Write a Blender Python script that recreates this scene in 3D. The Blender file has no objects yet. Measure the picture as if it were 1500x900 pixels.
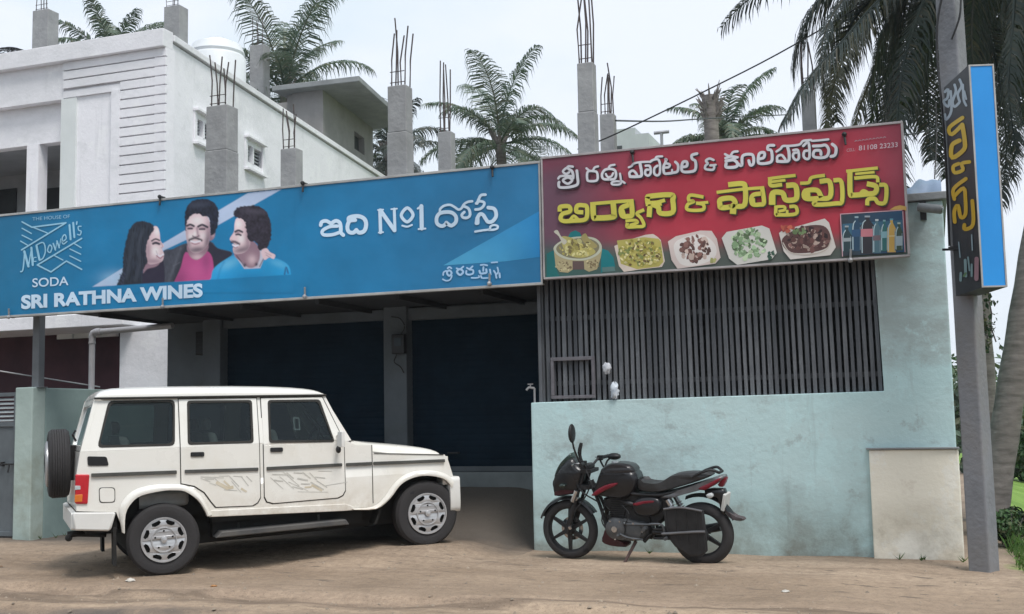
import bpy, bmesh, math, random
from mathutils import Vector, Matrix
from mathutils.geometry import tessellate_polygon
from mathutils import noise as mnoise
R = math.radians
rnd = random.Random(7)
SC = bpy.context.scene
COL = SC.collection

# ------------------------------------------------------------------ camera
EYE = Vector((0, 0, 1.4))
FPX = 1700.0
def _basis(p, r, y):
    cp, sp, cr, sr, c, s = math.cos(p), math.sin(p), math.cos(r), math.sin(r), math.cos(y), math.sin(y)
    B = Matrix(((1, 0, 0), (0, 0, 1), (0, 1, 0)))
    Rr = Matrix(((cr, -sr, 0), (sr, cr, 0), (0, 0, 1)))
    Rp = Matrix(((1, 0, 0), (0, cp, -sp), (0, sp, cp)))
    Ry = Matrix(((c, -s, 0), (s, c, 0), (0, 0, 1)))
    return Ry @ Rp @ B @ Rr
CAMB = _basis(R(5.626), R(-1.126), R(19.864))
cd = bpy.data.cameras.new("camera")
cam = bpy.data.objects.new("camera", cd)
COL.objects.link(cam)
mw = CAMB.to_4x4()
for i in range(3):
    mw[i][2] = -mw[i][2]
mw.translation = EYE
cam.matrix_world = mw
cd.sensor_width = 36
cd.lens = FPX / 1500 * 36
cd.clip_start = 0.1
cd.clip_end = 3000
SC.camera = cam

# ------------------------------------------------------------------ world, sun, exposure
SUN_EL, SUN_AZ = 60.0, 130.0          # azimuth: the way the light comes from, clockwise from +y
w = bpy.data.worlds.new("World")
SC.world = w
w.use_nodes = True
nt = w.node_tree
bg = nt.nodes["Background"]
sky = nt.nodes.new("ShaderNodeTexSky")
sky.sky_type = 'NISHITA'
sky.sun_disc = False
sky.sun_elevation = R(SUN_EL)
sky.sun_rotation = R(SUN_AZ)
sky.air_density = 1.2
sky.dust_density = 3.0
tc = nt.nodes.new("ShaderNodeTexCoord")
mp = nt.nodes.new("ShaderNodeMapping")
mp.inputs['Scale'].default_value = (1.0, 1.0, 2.2)
nz = nt.nodes.new("ShaderNodeTexNoise")
nz.inputs['Scale'].default_value = 1.6
nz.inputs['Detail'].default_value = 5
nz.inputs['Roughness'].default_value = 0.55
rp = nt.nodes.new("ShaderNodeValToRGB")
rp.color_ramp.elements[0].position = 0.40
rp.color_ramp.elements[0].color = (5.2, 6.35, 6.95, 1)
rp.color_ramp.elements[1].position = 0.60
rp.color_ramp.elements[1].color = (7.0, 7.4, 8.15, 1)
mx = nt.nodes.new("ShaderNodeMix")
mx.data_type = 'RGBA'
mx.inputs[0].default_value = 0.9
nt.links.new(tc.outputs['Generated'], mp.inputs['Vector'])
nt.links.new(mp.outputs['Vector'], nz.inputs['Vector'])
nt.links.new(nz.outputs['Fac'], rp.inputs['Fac'])
nt.links.new(sky.outputs['Color'], mx.inputs[6])
nt.links.new(rp.outputs['Color'], mx.inputs[7])
nt.links.new(mx.outputs[2], bg.inputs['Color'])
bg.inputs['Strength'].default_value = 0.078
sd = bpy.data.lights.new("sun", 'SUN')
sd.energy = 1.5
sd.angle = R(20)
sd.color = (1.0, 0.965, 0.93)
sun = bpy.data.objects.new("sun", sd)
COL.objects.link(sun)
_d = Vector((math.sin(R(SUN_AZ)) * math.cos(R(SUN_EL)), math.cos(R(SUN_AZ)) * math.cos(R(SUN_EL)), math.sin(R(SUN_EL))))
sun.rotation_euler = _d.to_track_quat('Z', 'Y').to_euler()
sun.location = _d * 60
vs = SC.view_settings
vs.view_transform = 'Standard'
vs.look = 'None'
vs.gamma = 1
vs.use_curve_mapping = False
vs.exposure = 0.86

# ------------------------------------------------------------------ measuring helpers (photo pixel -> point on a real plane)
def ray(u, v):
    return CAMB @ Vector((u - 750, -(v - 450), FPX))
def on_y(u, v, y):
    d = ray(u, v)
    return EYE + d * (y / d.y)
def on_z(u, v, z=0.0):
    d = ray(u, v)
    return EYE + d * ((z - EYE.z) / d.z)
def on_x(u, v, x):
    d = ray(u, v)
    return EYE + d * (x / d.x)
def on_plane(u, v, p, n):
    d = ray(u, v)
    return EYE + d * ((p - EYE).dot(n) / d.dot(n))
AXIS = CAMB @ Vector((0, 0, 1))
def at_depth(u, v, dep):
    d = ray(u, v)
    return EYE + d * (dep / d.dot(AXIS))

# ------------------------------------------------------------------ colour and material helpers
def lin1(c):
    c /= 255.0
    return c / 12.92 if c <= 0.04045 else ((c + 0.055) / 1.055) ** 2.4
def S3(r, g, b):
    return (lin1(r), lin1(g), lin1(b))
def mul(c, k):
    return tuple(min(0.92, x * k) for x in c)

MATS = {}
def mat(name, c1, c2=None, scale=4.0, rough=0.7, metal=0.0, bump=0.0, bscale=None, spec=0.4, lo=0.35, hi=0.68,
        detail=6, stretch=None, coat=0.0, local=True, c3=None, s3=0.6, trans=0.0, rvar=0.0, island=None, dirt=None):
    if name in MATS:
        return MATS[name]
    m = bpy.data.materials.new(name)
    m.use_nodes = True
    n = m.node_tree
    p = n.nodes["Principled BSDF"]
    p.inputs['Roughness'].default_value = rough
    p.inputs['Metallic'].default_value = metal
    p.inputs['Specular IOR Level'].default_value = spec
    p.inputs['Coat Weight'].default_value = coat
    p.inputs['Coat Roughness'].default_value = 0.08
    if trans:
        p.inputs['Subsurface Weight'].default_value = 0.0
    if c2 is None:
        c2 = mul(c1, 0.82)
    t = n.nodes.new("ShaderNodeTexCoord")
    src = t.outputs['Object'] if local else None
    if not local:
        g = n.nodes.new("ShaderNodeNewGeometry")
        src = g.outputs['Position']
    mpn = n.nodes.new("ShaderNodeMapping")
    if stretch:
        mpn.inputs['Scale'].default_value = stretch
    n.links.new(src, mpn.inputs['Vector'])
    no = n.nodes.new("ShaderNodeTexNoise")
    no.inputs['Scale'].default_value = scale
    no.inputs['Detail'].default_value = detail
    no.inputs['Roughness'].default_value = 0.6
    n.links.new(mpn.outputs['Vector'], no.inputs['Vector'])
    r = n.nodes.new("ShaderNodeValToRGB")
    r.color_ramp.elements[0].position = lo
    r.color_ramp.elements[0].color = (*c2, 1)
    r.color_ramp.elements[1].position = hi
    r.color_ramp.elements[1].color = (*c1, 1)
    n.links.new(no.outputs['Fac'], r.inputs['Fac'])
    out = r.outputs['Color']
    if c3 is not None:
        n2 = n.nodes.new("ShaderNodeTexNoise")
        n2.inputs['Scale'].default_value = s3
        n2.inputs['Detail'].default_value = 8
        n2.inputs['Roughness'].default_value = 0.65
        n.links.new(src, n2.inputs['Vector'])
        r2 = n.nodes.new("ShaderNodeValToRGB")
        r2.color_ramp.elements[0].position = 0.5
        r2.color_ramp.elements[0].color = (0, 0, 0, 1)
        r2.color_ramp.elements[1].position = 0.72
        r2.color_ramp.elements[1].color = (0.85, 0.85, 0.85, 1)
        n.links.new(n2.outputs['Fac'], r2.inputs['Fac'])
        mm = n.nodes.new("ShaderNodeMix")
        mm.data_type = 'RGBA'
        n.links.new(r2.outputs['Color'], mm.inputs[0])
        n.links.new(out, mm.inputs[6])
        mm.inputs[7].default_value = (*c3, 1)
        out = mm.outputs[2]
    if dirt is not None:
        # dust thrown up from the road: broken by noise, thinning out upwards
        sz = n.nodes.new("ShaderNodeSeparateXYZ")
        n.links.new(src, sz.inputs[0])
        mr_ = n.nodes.new("ShaderNodeMapRange")
        mr_.inputs[1].default_value, mr_.inputs[2].default_value = dirt[2], dirt[1]
        n.links.new(sz.outputs['Z'], mr_.inputs[0])
        nd = n.nodes.new("ShaderNodeTexNoise")
        nd.inputs['Scale'].default_value = 6.0
        nd.inputs['Detail'].default_value = 9
        nd.inputs['Roughness'].default_value = 0.72
        n.links.new(src, nd.inputs['Vector'])
        rd = n.nodes.new("ShaderNodeMapRange")
        rd.inputs[1].default_value, rd.inputs[2].default_value, rd.inputs[4].default_value = 0.35, 0.65, 0.9
        n.links.new(nd.outputs['Fac'], rd.inputs[0])
        mu = n.nodes.new("ShaderNodeMath")
        mu.operation = 'MULTIPLY'
        n.links.new(mr_.outputs[0], mu.inputs[0])
        n.links.new(rd.outputs[0], mu.inputs[1])
        md = n.nodes.new("ShaderNodeMix")
        md.data_type = 'RGBA'
        n.links.new(mu.outputs[0], md.inputs[0])
        n.links.new(out, md.inputs[6])
        md.inputs[7].default_value = (*dirt[0], 1)
        out = md.outputs[2]
    if island is not None:
        # every loose piece (leaflet, slat) gets its own mix with a second tone
        gi = n.nodes.new("ShaderNodeNewGeometry")
        ri = n.nodes.new("ShaderNodeMapRange")
        ri.inputs[1].default_value, ri.inputs[2].default_value, ri.inputs[3].default_value, ri.inputs[4].default_value = island[1], 1.0, 0.0, island[2]
        n.links.new(gi.outputs['Random Per Island'], ri.inputs[0])
        mi_ = n.nodes.new("ShaderNodeMix")
        mi_.data_type = 'RGBA'
        n.links.new(ri.outputs[0], mi_.inputs[0])
        n.links.new(out, mi_.inputs[6])
        mi_.inputs[7].default_value = (*island[0], 1)
        out = mi_.outputs[2]
    n.links.new(out, p.inputs['Base Color'])
    if rvar:
        mr = n.nodes.new("ShaderNodeMapRange")
        mr.inputs[3].default_value = max(0.02, rough - rvar)
        mr.inputs[4].default_value = min(1, rough + rvar)
        n.links.new(no.outputs['Fac'], mr.inputs[0])
        n.links.new(mr.outputs[0], p.inputs['Roughness'])
    if bump:
        nb = n.nodes.new("ShaderNodeTexNoise")
        nb.inputs['Scale'].default_value = bscale or scale * 8
        nb.inputs['Detail'].default_value = 5
        n.links.new(src, nb.inputs['Vector'])
        b = n.nodes.new("ShaderNodeBump")
        b.inputs['Strength'].default_value = bump
        b.inputs['Distance'].default_value = 0.02
        n.links.new(nb.outputs['Fac'], b.inputs['Height'])
        n.links.new(b.outputs['Normal'], p.inputs['Normal'])
    if trans:
        tr = n.nodes.new("ShaderNodeBsdfTranslucent")
        n.links.new(out, tr.inputs['Color'])
        ms = n.nodes.new("ShaderNodeMixShader")
        ms.inputs[0].default_value = trans
        n.links.new(p.outputs[0], ms.inputs[1])
        n.links.new(tr.outputs[0], ms.inputs[2])
        n.links.new(ms.outputs[0], n.nodes['Material Output'].inputs['Surface'])
    MATS[name] = m
    return m

def print_mat(name, rough=0.45):
    m = bpy.data.materials.new(name)
    m.use_nodes = True
    n = m.node_tree
    p = n.nodes["Principled BSDF"]
    a = n.nodes.new("ShaderNodeAttribute")
    a.attribute_name = "Col"
    g = n.nodes.new("ShaderNodeNewGeometry")
    no = n.nodes.new("ShaderNodeTexNoise")
    no.inputs['Scale'].default_value = 1.7
    no.inputs['Detail'].default_value = 7
    n.links.new(g.outputs['Position'], no.inputs['Vector'])
    mr = n.nodes.new("ShaderNodeMapRange")
    mr.inputs[1].default_value = 0.3
    mr.inputs[2].default_value = 0.7
    mr.inputs[3].default_value = 0.86
    mr.inputs[4].default_value = 1.1
    n.links.new(no.outputs['Fac'], mr.inputs[0])
    vm = n.nodes.new("ShaderNodeVectorMath")
    vm.operation = 'SCALE'
    n.links.new(a.outputs['Color'], vm.inputs[0])
    n.links.new(mr.outputs[0], vm.inputs['Scale'])
    n.links.new(vm.outputs[0], p.inputs['Base Color'])
    p.inputs['Roughness'].default_value = rough
    p.inputs['Specular IOR Level'].default_value = 0.35
    nb = n.nodes.new("ShaderNodeTexNoise")
    nb.inputs['Scale'].default_value = 3.5
    n.links.new(g.outputs['Position'], nb.inputs['Vector'])
    b = n.nodes.new("ShaderNodeBump")
    b.inputs['Strength'].default_value = 0.25
    b.inputs['Distance'].default_value = 0.03
    n.links.new(nb.outputs['Fac'], b.inputs['Height'])
    n.links.new(b.outputs['Normal'], p.inputs['Normal'])
    return m

# ------------------------------------------------------------------ mesh helpers
class MB:
    def __init__(s):
        s.v, s.f, s.c = [], [], []
    def add(s, vs, fs, col=None):
        o = len(s.v)
        s.v.extend(tuple(p) for p in vs)
        for f in fs:
            s.f.append(tuple(i + o for i in f))
            s.c.append(col)
    def box(s, x0, x1, y0, y1, z0, z1):
        s.add([(x0, y0, z0), (x1, y0, z0), (x1, y1, z0), (x0, y1, z0), (x0, y0, z1), (x1, y0, z1), (x1, y1, z1), (x0, y1, z1)],
              [(0, 3, 2, 1), (4, 5, 6, 7), (0, 1, 5, 4), (1, 2, 6, 5), (2, 3, 7, 6), (3, 0, 4, 7)])
    def hexa(s, p):
        s.add(p, [(0, 3, 2, 1), (4, 5, 6, 7), (0, 1, 5, 4), (1, 2, 6, 5), (2, 3, 7, 6), (3, 0, 4, 7)])
    def tube(s, pts, r, n=8, cap=True):
        pts = [Vector(p) for p in pts]
        rr = r if isinstance(r, (list, tuple)) else [r] * len(pts)
        rings = []
        for i, p in enumerate(pts):
            a = pts[max(i - 1, 0)]
            b = pts[min(i + 1, len(pts) - 1)]
            t = (b - a).normalized()
            u = t.cross(Vector((0, 0, 1)))
            if u.length < 0.05:
                u = t.cross(Vector((0, 1, 0)))
            u.normalize()
            q = t.cross(u)
            rings.append([p + (u * math.cos(2 * math.pi * k / n) + q * math.sin(2 * math.pi * k / n)) * rr[i] for k in range(n)])
        vs = [x for ring in rings for x in ring]
        fs = []
        for i in range(len(pts) - 1):
            for k in range(n):
                a, b = i * n + k, i * n + (k + 1) % n
                fs.append((a, b, b + n, a + n))
        if cap:
            fs.append(tuple(range(n - 1, -1, -1)))
            fs.append(tuple(range((len(pts) - 1) * n, len(pts) * n)))
        s.add(vs, fs)
    def lathe(s, prof, c, axis, n=32, closed=False):
        """prof: list of (radius, along-axis)"""
        axis = Vector(axis).normalized()
        u = axis.orthogonal().normalized()
        q = axis.cross(u)
        c = Vector(c)
        m = len(prof)
        vs = []
        for k in range(n):
            a = 2 * math.pi * k / n
            d = u * math.cos(a) + q * math.sin(a)
            for (r, h) in prof:
                vs.append(c + d * r + axis * h)
        fs = []
        for k in range(n):
            k2 = (k + 1) % n
            for j in range(m - 1 + (1 if closed else 0)):
                j2 = (j + 1) % m
                fs.append((k * m + j, k2 * m + j, k2 * m + j2, k * m + j2))
        s.add(vs, fs)
    def ball(s, c, r, nu=12, nv=8):
        c = Vector(c)
        r = r if isinstance(r, (tuple, list)) else (r, r, r)
        vs = [c + Vector((0, 0, r[2]))]
        for j in range(1, nv):
            t = math.pi * j / nv
            for k in range(nu):
                a = 2 * math.pi * k / nu
                vs.append(c + Vector((math.sin(t) * math.cos(a) * r[0], math.sin(t) * math.sin(a) * r[1], math.cos(t) * r[2])))
        vs.append(c - Vector((0, 0, r[2])))
        fs = [(0, 1 + k, 1 + (k + 1) % nu) for k in range(nu)]
        for j in range(nv - 2):
            for k in range(nu):
                a, b = 1 + j * nu + k, 1 + j * nu + (k + 1) % nu
                fs.append((a, a + nu, b + nu, b))
        l = len(vs) - 1
        fs += [(l, 1 + (nv - 2) * nu + (k + 1) % nu, 1 + (nv - 2) * nu + k) for k in range(nu)]
        s.add(vs, fs)
    def plate(s, outer, holes, fn, th, col=None):
        """outer, holes: 2D outlines; fn(a, b, t) -> 3D point, t = 0 front, 1 back (times th)"""
        loops = [outer] + list(holes)
        flat = [p for l in loops for p in l]
        tris = tessellate_polygon([[Vector((p[0], p[1], 0)) for p in l] for l in loops])
        n = len(flat)
        vs = [fn(a, b, 0.0) for a, b in flat]
        fs = [tuple(t) for t in tris]
        if th:
            vs += [fn(a, b, th) for a, b in flat]
            fs += [(t[2] + n, t[1] + n, t[0] + n) for t in tris]
            o = 0
            for l in loops:
                m = len(l)
                for i in range(m):
                    a, b = o + i, o + (i + 1) % m
                    fs.append((a, b, b + n, a + n))
                o += m
        s.add(vs, fs, col)
    def build(s, name, material, parent=None, smooth=None, bevel=0.0, sub=0, recalc=True, seg=2):
        me = bpy.data.meshes.new(name)
        me.from_pydata(s.v, [], s.f)
        if any(c is not None for c in s.c):
            at = me.color_attributes.new("Col", 'FLOAT_COLOR', 'CORNER')
            li = 0
            for pi, p in enumerate(me.polygons):
                c = s.c[pi] or (0.5, 0.5, 0.5)
                for k in range(p.loop_total):
                    cc = c[k] if isinstance(c[0], (tuple, list)) else c
                    at.data[p.loop_start + k].color = (cc[0], cc[1], cc[2], 1)
        if recalc:
            bm = bmesh.new()
            bm.from_mesh(me)
            bmesh.ops.recalc_face_normals(bm, faces=bm.faces)
            bm.to_mesh(me)
            bm.free()
        me.materials.append(material)
        o = bpy.data.objects.new(name, me)
        COL.objects.link(o)
        if smooth is not None:
            me.shade_smooth()
            me.set_sharp_from_angle(angle=R(smooth))
        if bevel:
            b = o.modifiers.new("bevel", 'BEVEL')
            b.width = bevel
            b.segments = seg
            b.limit_method = 'ANGLE'
            b.angle_limit = R(35)
        if sub:
            m = o.modifiers.new("sub", 'SUBSURF')
            m.levels = m.render_levels = sub
        if parent:
            o.parent = parent
        return o

def tag(o, label, cat, group=None, kind=None):
    if label:
        o['label'] = label
    if cat:
        o['category'] = cat
    if group:
        o['group'] = group
    if kind:
        o['kind'] = kind
    return o
def thing(name, label, cat, mat4=None, group=None):
    o = bpy.data.objects.new(name, None)
    o.empty_display_size = 0.2
    COL.objects.link(o)
    if mat4 is not None:
        o.matrix_world = mat4 if isinstance(mat4, Matrix) else Matrix.Translation(mat4)
    return tag(o, label, cat, group)
def structure(o):
    o['kind'] = 'structure'
    return o
def spline(p, n=6, closed=False):
    out = []
    m = len(p)
    rng = range(m if closed else m - 1)
    for i in rng:
        p0 = p[(i - 1) % m] if (closed or i > 0) else p[0]
        p1, p2 = p[i], p[(i + 1) % m]
        p3 = p[(i + 2) % m] if (closed or i + 2 < m) else p[-1]
        for k in range(n):
            t = k / n
            t2, t3 = t * t, t * t * t
            out.append(tuple(0.5 * (2 * p1[a] + (p2[a] - p0[a]) * t + (2 * p0[a] - 5 * p1[a] + 4 * p2[a] - p3[a]) * t2 + (3 * p1[a] - p0[a] - 3 * p2[a] + p3[a]) * t3) for a in range(len(p1))))
    if not closed:
        out.append(tuple(p[-1]))
    return out
def ss(a, b, x):
    t = min(1, max(0, (x - a) / (b - a)))
    return t * t * (3 - 2 * t)
# ================================================================== GROUND
def gz(x, y):
    z = 0.0
    z -= 0.045 * ss(-0.9, 0.2, x) * (1 - ss(11.9, 12.3, y))
    z += 0.105 * ss(10.2, 11.7, y) * (1 - ss(-5.0, -4.4, x)) * ss(-9.5, -8.5, x)
    z -= 0.024 * ss(-5.5, -7.0, x) * (1 - ss(10.0, 11.5, y))
    if -9.45 < x < -4.08:
        z += 0.50 * min(1.0, max(0.0, (y - 12.25) / 1.3))
    wob = 0.10 * math.sin(x * 1.3 + 0.6) + 0.06 * math.sin(x * 3.1) + 0.03 * math.sin(x * 7.7 + 1)
    e = 8.62 + wob - 0.05 * (x + 3)
    z -= 0.06 * (1 - ss(e - 0.08, e + 0.03, y))
    e2 = 8.02 + 0.7 * wob - 0.02 * (x + 3)
    z -= 0.06 * (1 - ss(e2 - 0.07, e2 + 0.03, y))
    z += 0.006 * math.sin(x * 2.1 + y * 1.7) + 0.004 * math.sin(x * 5.3 - y * 4.1)
    if -15 < x < 4 and 5 < y < 14:
        z += 0.010 * mnoise.noise(Vector((x * 2.2, y * 4.0, 1.3))) + 0.006 * mnoise.noise(Vector((x * 6.0, y * 9.0, 4.7)))
        # wheel ruts left by cars turning in
        for ox in (-7.20, -8.42):
            q = (x - ox) * 0.689 - (y - 9.72) * 0.724
            if y < 10.6:
                z -= 0.014 * math.exp(-(q / 0.11) ** 2)
    if y > 12.2 and x > 0.5:
        z -= 0.35 * ss(0.6, 2.5, x)
    if x > 0.6:
        z -= 0.12 * ss(0.5, 1.6, x) * ss(9.5, 11, y)
    return z
xs = [-900, -300, -120, -60, -35, -24, -18, -15] + [-14 + 0.09 * i for i in range(190)] + [3.2, 3.5, 4, 5, 7, 10, 16, 30, 60, 150, 400, 900]
ys = [-900, -300, -100, -40, -15, -5, 0, 3, 5] + [6 + 0.07 * i for i in range(115)] + [14.2, 14.6, 15.2, 16, 18, 22, 30, 45, 80, 150, 350, 900, 1500]
g = MB()
g.v = [(x, y, gz(x, y)) for y in ys for x in xs]
nx = len(xs)
g.f = [(j * nx + i, j * nx + i + 1, (j + 1) * nx + i + 1, (j + 1) * nx + i) for j in range(len(ys) - 1) for i in range(nx - 1)]
g.c = [None] * len(g.f)

def ground_material():
    m = bpy.data.materials.new("dusty ground")
    m.use_nodes = True
    n = m.node_tree
    L = n.links.new
    p = n.nodes["Principled BSDF"]
    p.inputs['Roughness'].default_value = 0.92
    p.inputs['Specular IOR Level'].default_value = 0.2
    ge = n.nodes.new("ShaderNodeNewGeometry")
    sx = n.nodes.new("ShaderNodeSeparateXYZ")
    L(ge.outputs['Position'], sx.inputs[0])
    def noise(sc, det=6, ro=0.6, vec=None):
        a = n.nodes.new("ShaderNodeTexNoise")
        a.inputs['Scale'].default_value = sc
        a.inputs['Detail'].default_value = det
        a.inputs['Roughness'].default_value = ro
        L(vec or ge.outputs['Position'], a.inputs['Vector'])
        return a.outputs['Fac']
    def math_(op, a, b=None, c=None):
        q = n.nodes.new("ShaderNodeMath")
        q.operation = op
        for i, x in enumerate((a, b, c)):
            if x is None:
                continue
            if isinstance(x, (int, float)):
                q.inputs[i].default_value = x
            else:
                L(x, q.inputs[i])
        return q.outputs[0]
    def ramp(f, els):
        r = n.nodes.new("ShaderNodeValToRGB")
        while len(r.color_ramp.elements) < len(els):
            r.color_ramp.elements.new(0.5)
        for e, (po, co) in zip(r.color_ramp.elements, els):
            e.position = po
            e.color = (*co, 1) if len(co) == 3 else co
        L(f, r.inputs['Fac'])
        return r.outputs['Color']
    def mix(f, a, b, mode='MIX'):
        q = n.nodes.new("ShaderNodeMix")
        q.data_type = 'RGBA'
        q.blend_type = mode
        for i, x in ((0, f), (6, a), (7, b)):
            if isinstance(x, (int, float)):
                q.inputs[i].default_value = x
            elif isinstance(x, tuple):
                q.inputs[i].default_value = (*x, 1)
            else:
                L(x, q.inputs[i])
        return q.outputs[2]
    st = n.nodes.new("ShaderNodeMapping")
    st.inputs['Scale'].default_value = (0.35, 1.5, 1)
    L(ge.outputs['Position'], st.inputs['Vector'])
    # bands of dust running along the road, their borders broken by noise
    yy = math_('ADD', sx.outputs['Y'], math_('MULTIPLY', math_('SUBTRACT', noise(0.9, 7, 0.62, st.outputs[0]), 0.5), 1.7))
    yn = math_('DIVIDE', math_('SUBTRACT', yy, 6.5), 7.5)
    band = ramp(yn, [(0.0, (0.25, 0.195, 0.15)), (0.14, (0.30, 0.225, 0.165)), (0.20, (0.46, 0.345, 0.25)), (0.265, (0.52, 0.40, 0.29)), (0.285, (0.20, 0.15, 0.11)), (0.305, (0.50, 0.38, 0.28)),
                     (0.36, (0.40, 0.305, 0.22)), (0.50, (0.42, 0.32, 0.23)), (0.58, (0.55, 0.43, 0.32)), (0.70, (0.54, 0.425, 0.32)), (0.86, (0.42, 0.335, 0.26))])
    fine = noise(14, 9, 0.7)
    c = mix(math_('MULTIPLY', math_('SUBTRACT', fine, 0.36), 1.9), band, (0.22, 0.165, 0.125), 'MIX')
    tr_ = n.nodes.new("ShaderNodeMapping")
    tr_.inputs['Scale'].default_value = (0.22, 4.2, 1)
    L(ge.outputs['Position'], tr_.inputs['Vector'])
    c = mix(math_('MULTIPLY', ramp(noise(1.6, 8, 0.7, tr_.outputs[0]), [(0.50, (0, 0, 0)), (0.66, (1, 1, 1))]), 0.55), c, (0.26, 0.195, 0.145))
    big = ramp(noise(0.55, 8, 0.6), [(0.40, (1.06, 1.06, 1.06)), (0.66, (0.62, 0.60, 0.58))])
    c = mix(0.8, c, big, 'MULTIPLY')
    pebb = ramp(noise(70, 3, 0.5), [(0.30, (0.62, 0.60, 0.58)), (0.44, (1, 1, 1)), (0.66, (1, 1, 1)), (0.76, (1.25, 1.22, 1.18))])
    c = mix(0.9, c, pebb, 'MULTIPLY')
    # asphalt showing through the dust on the near left
    am = math_('MULTIPLY', ramp(math_('SUBTRACT', 1.0, math_('DIVIDE', math_('SUBTRACT', yy, 7.1), 1.4)), [(0.15, (0, 0, 0)), (0.4, (1, 1, 1))]),
               ramp(noise(0.7, 6, 0.6), [(0.30, (0, 0, 0)), (0.45, (1, 1, 1))]))
    am = math_('MULTIPLY', am, math_('LESS_THAN', sx.outputs['X'], -3.2))
    c = mix(math_('MULTIPLY', am, 0.9), c, (0.115, 0.10, 0.092))
    # dark damp smears in front of the step
    sp = n.nodes.new("ShaderNodeMapping")
    sp.inputs['Scale'].default_value = (1.2, 3.6, 1)
    L(ge.outputs['Position'], sp.inputs['Vector'])
    dm = ramp(noise(2.0, 7, 0.62, sp.outputs[0]), [(0.60, (0, 0, 0)), (0.64, (1, 1, 1))])
    wx = math_('MULTIPLY', math_('GREATER_THAN', sx.outputs['Y'], 9.4), math_('LESS_THAN', sx.outputs['Y'], 11.3))
    c = mix(math_('MULTIPLY', math_('MULTIPLY', dm, wx), 0.75), c, (0.13, 0.105, 0.085))
    # concrete of the shop bay, darkened with the canopy's shade painted in
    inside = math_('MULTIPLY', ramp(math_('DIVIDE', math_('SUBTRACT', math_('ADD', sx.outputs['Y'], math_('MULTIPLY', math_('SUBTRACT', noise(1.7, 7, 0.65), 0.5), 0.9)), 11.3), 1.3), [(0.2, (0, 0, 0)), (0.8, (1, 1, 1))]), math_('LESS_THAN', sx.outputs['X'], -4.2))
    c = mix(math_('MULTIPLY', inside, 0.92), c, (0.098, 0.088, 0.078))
    # field beyond the pole
    gx = math_('ADD', sx.outputs['X'], math_('MULTIPLY', math_('SUBTRACT', noise(1.8, 5), 0.5), 0.9))
    gm = math_('MULTIPLY', ramp(math_('DIVIDE', math_('SUBTRACT', gx, 0.35), 1.0), [(0.25, (0, 0, 0)), (0.5, (1, 1, 1))]),
               ramp(math_('DIVIDE', math_('SUBTRACT', sx.outputs['Y'], 10.6), 1.5), [(0.2, (0, 0, 0)), (0.6, (1, 1, 1))]))
    gm = math_('MAXIMUM', gm, math_('GREATER_THAN', sx.outputs['Y'], 34.0))
    c = mix(0.05, c, (0.30, 0.28, 0.26))
    c = mix(1.0, c, (0.90, 0.885, 0.87), 'MULTIPLY')
    gcol = ramp(noise(0.8, 6), [(0.35, (0.12, 0.21, 0.04)), (0.65, (0.20, 0.32, 0.07))])
    c = mix(gm, c, gcol)
    L(c, p.inputs['Base Color'])
    b = n.nodes.new("ShaderNodeBump")
    b.inputs['Strength'].default_value = 0.9
    b.inputs['Distance'].default_value = 0.03
    hh = math_('ADD', math_('MULTIPLY', noise(5, 8, 0.65), 1.0), math_('MULTIPLY', noise(45, 4, 0.6), 0.3))
    L(hh, b.inputs['Height'])
    L(b.outputs['Normal'], p.inputs['Normal'])
    return m
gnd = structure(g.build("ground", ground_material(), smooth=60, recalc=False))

# ================================================================== SHOP BUILDING

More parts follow.
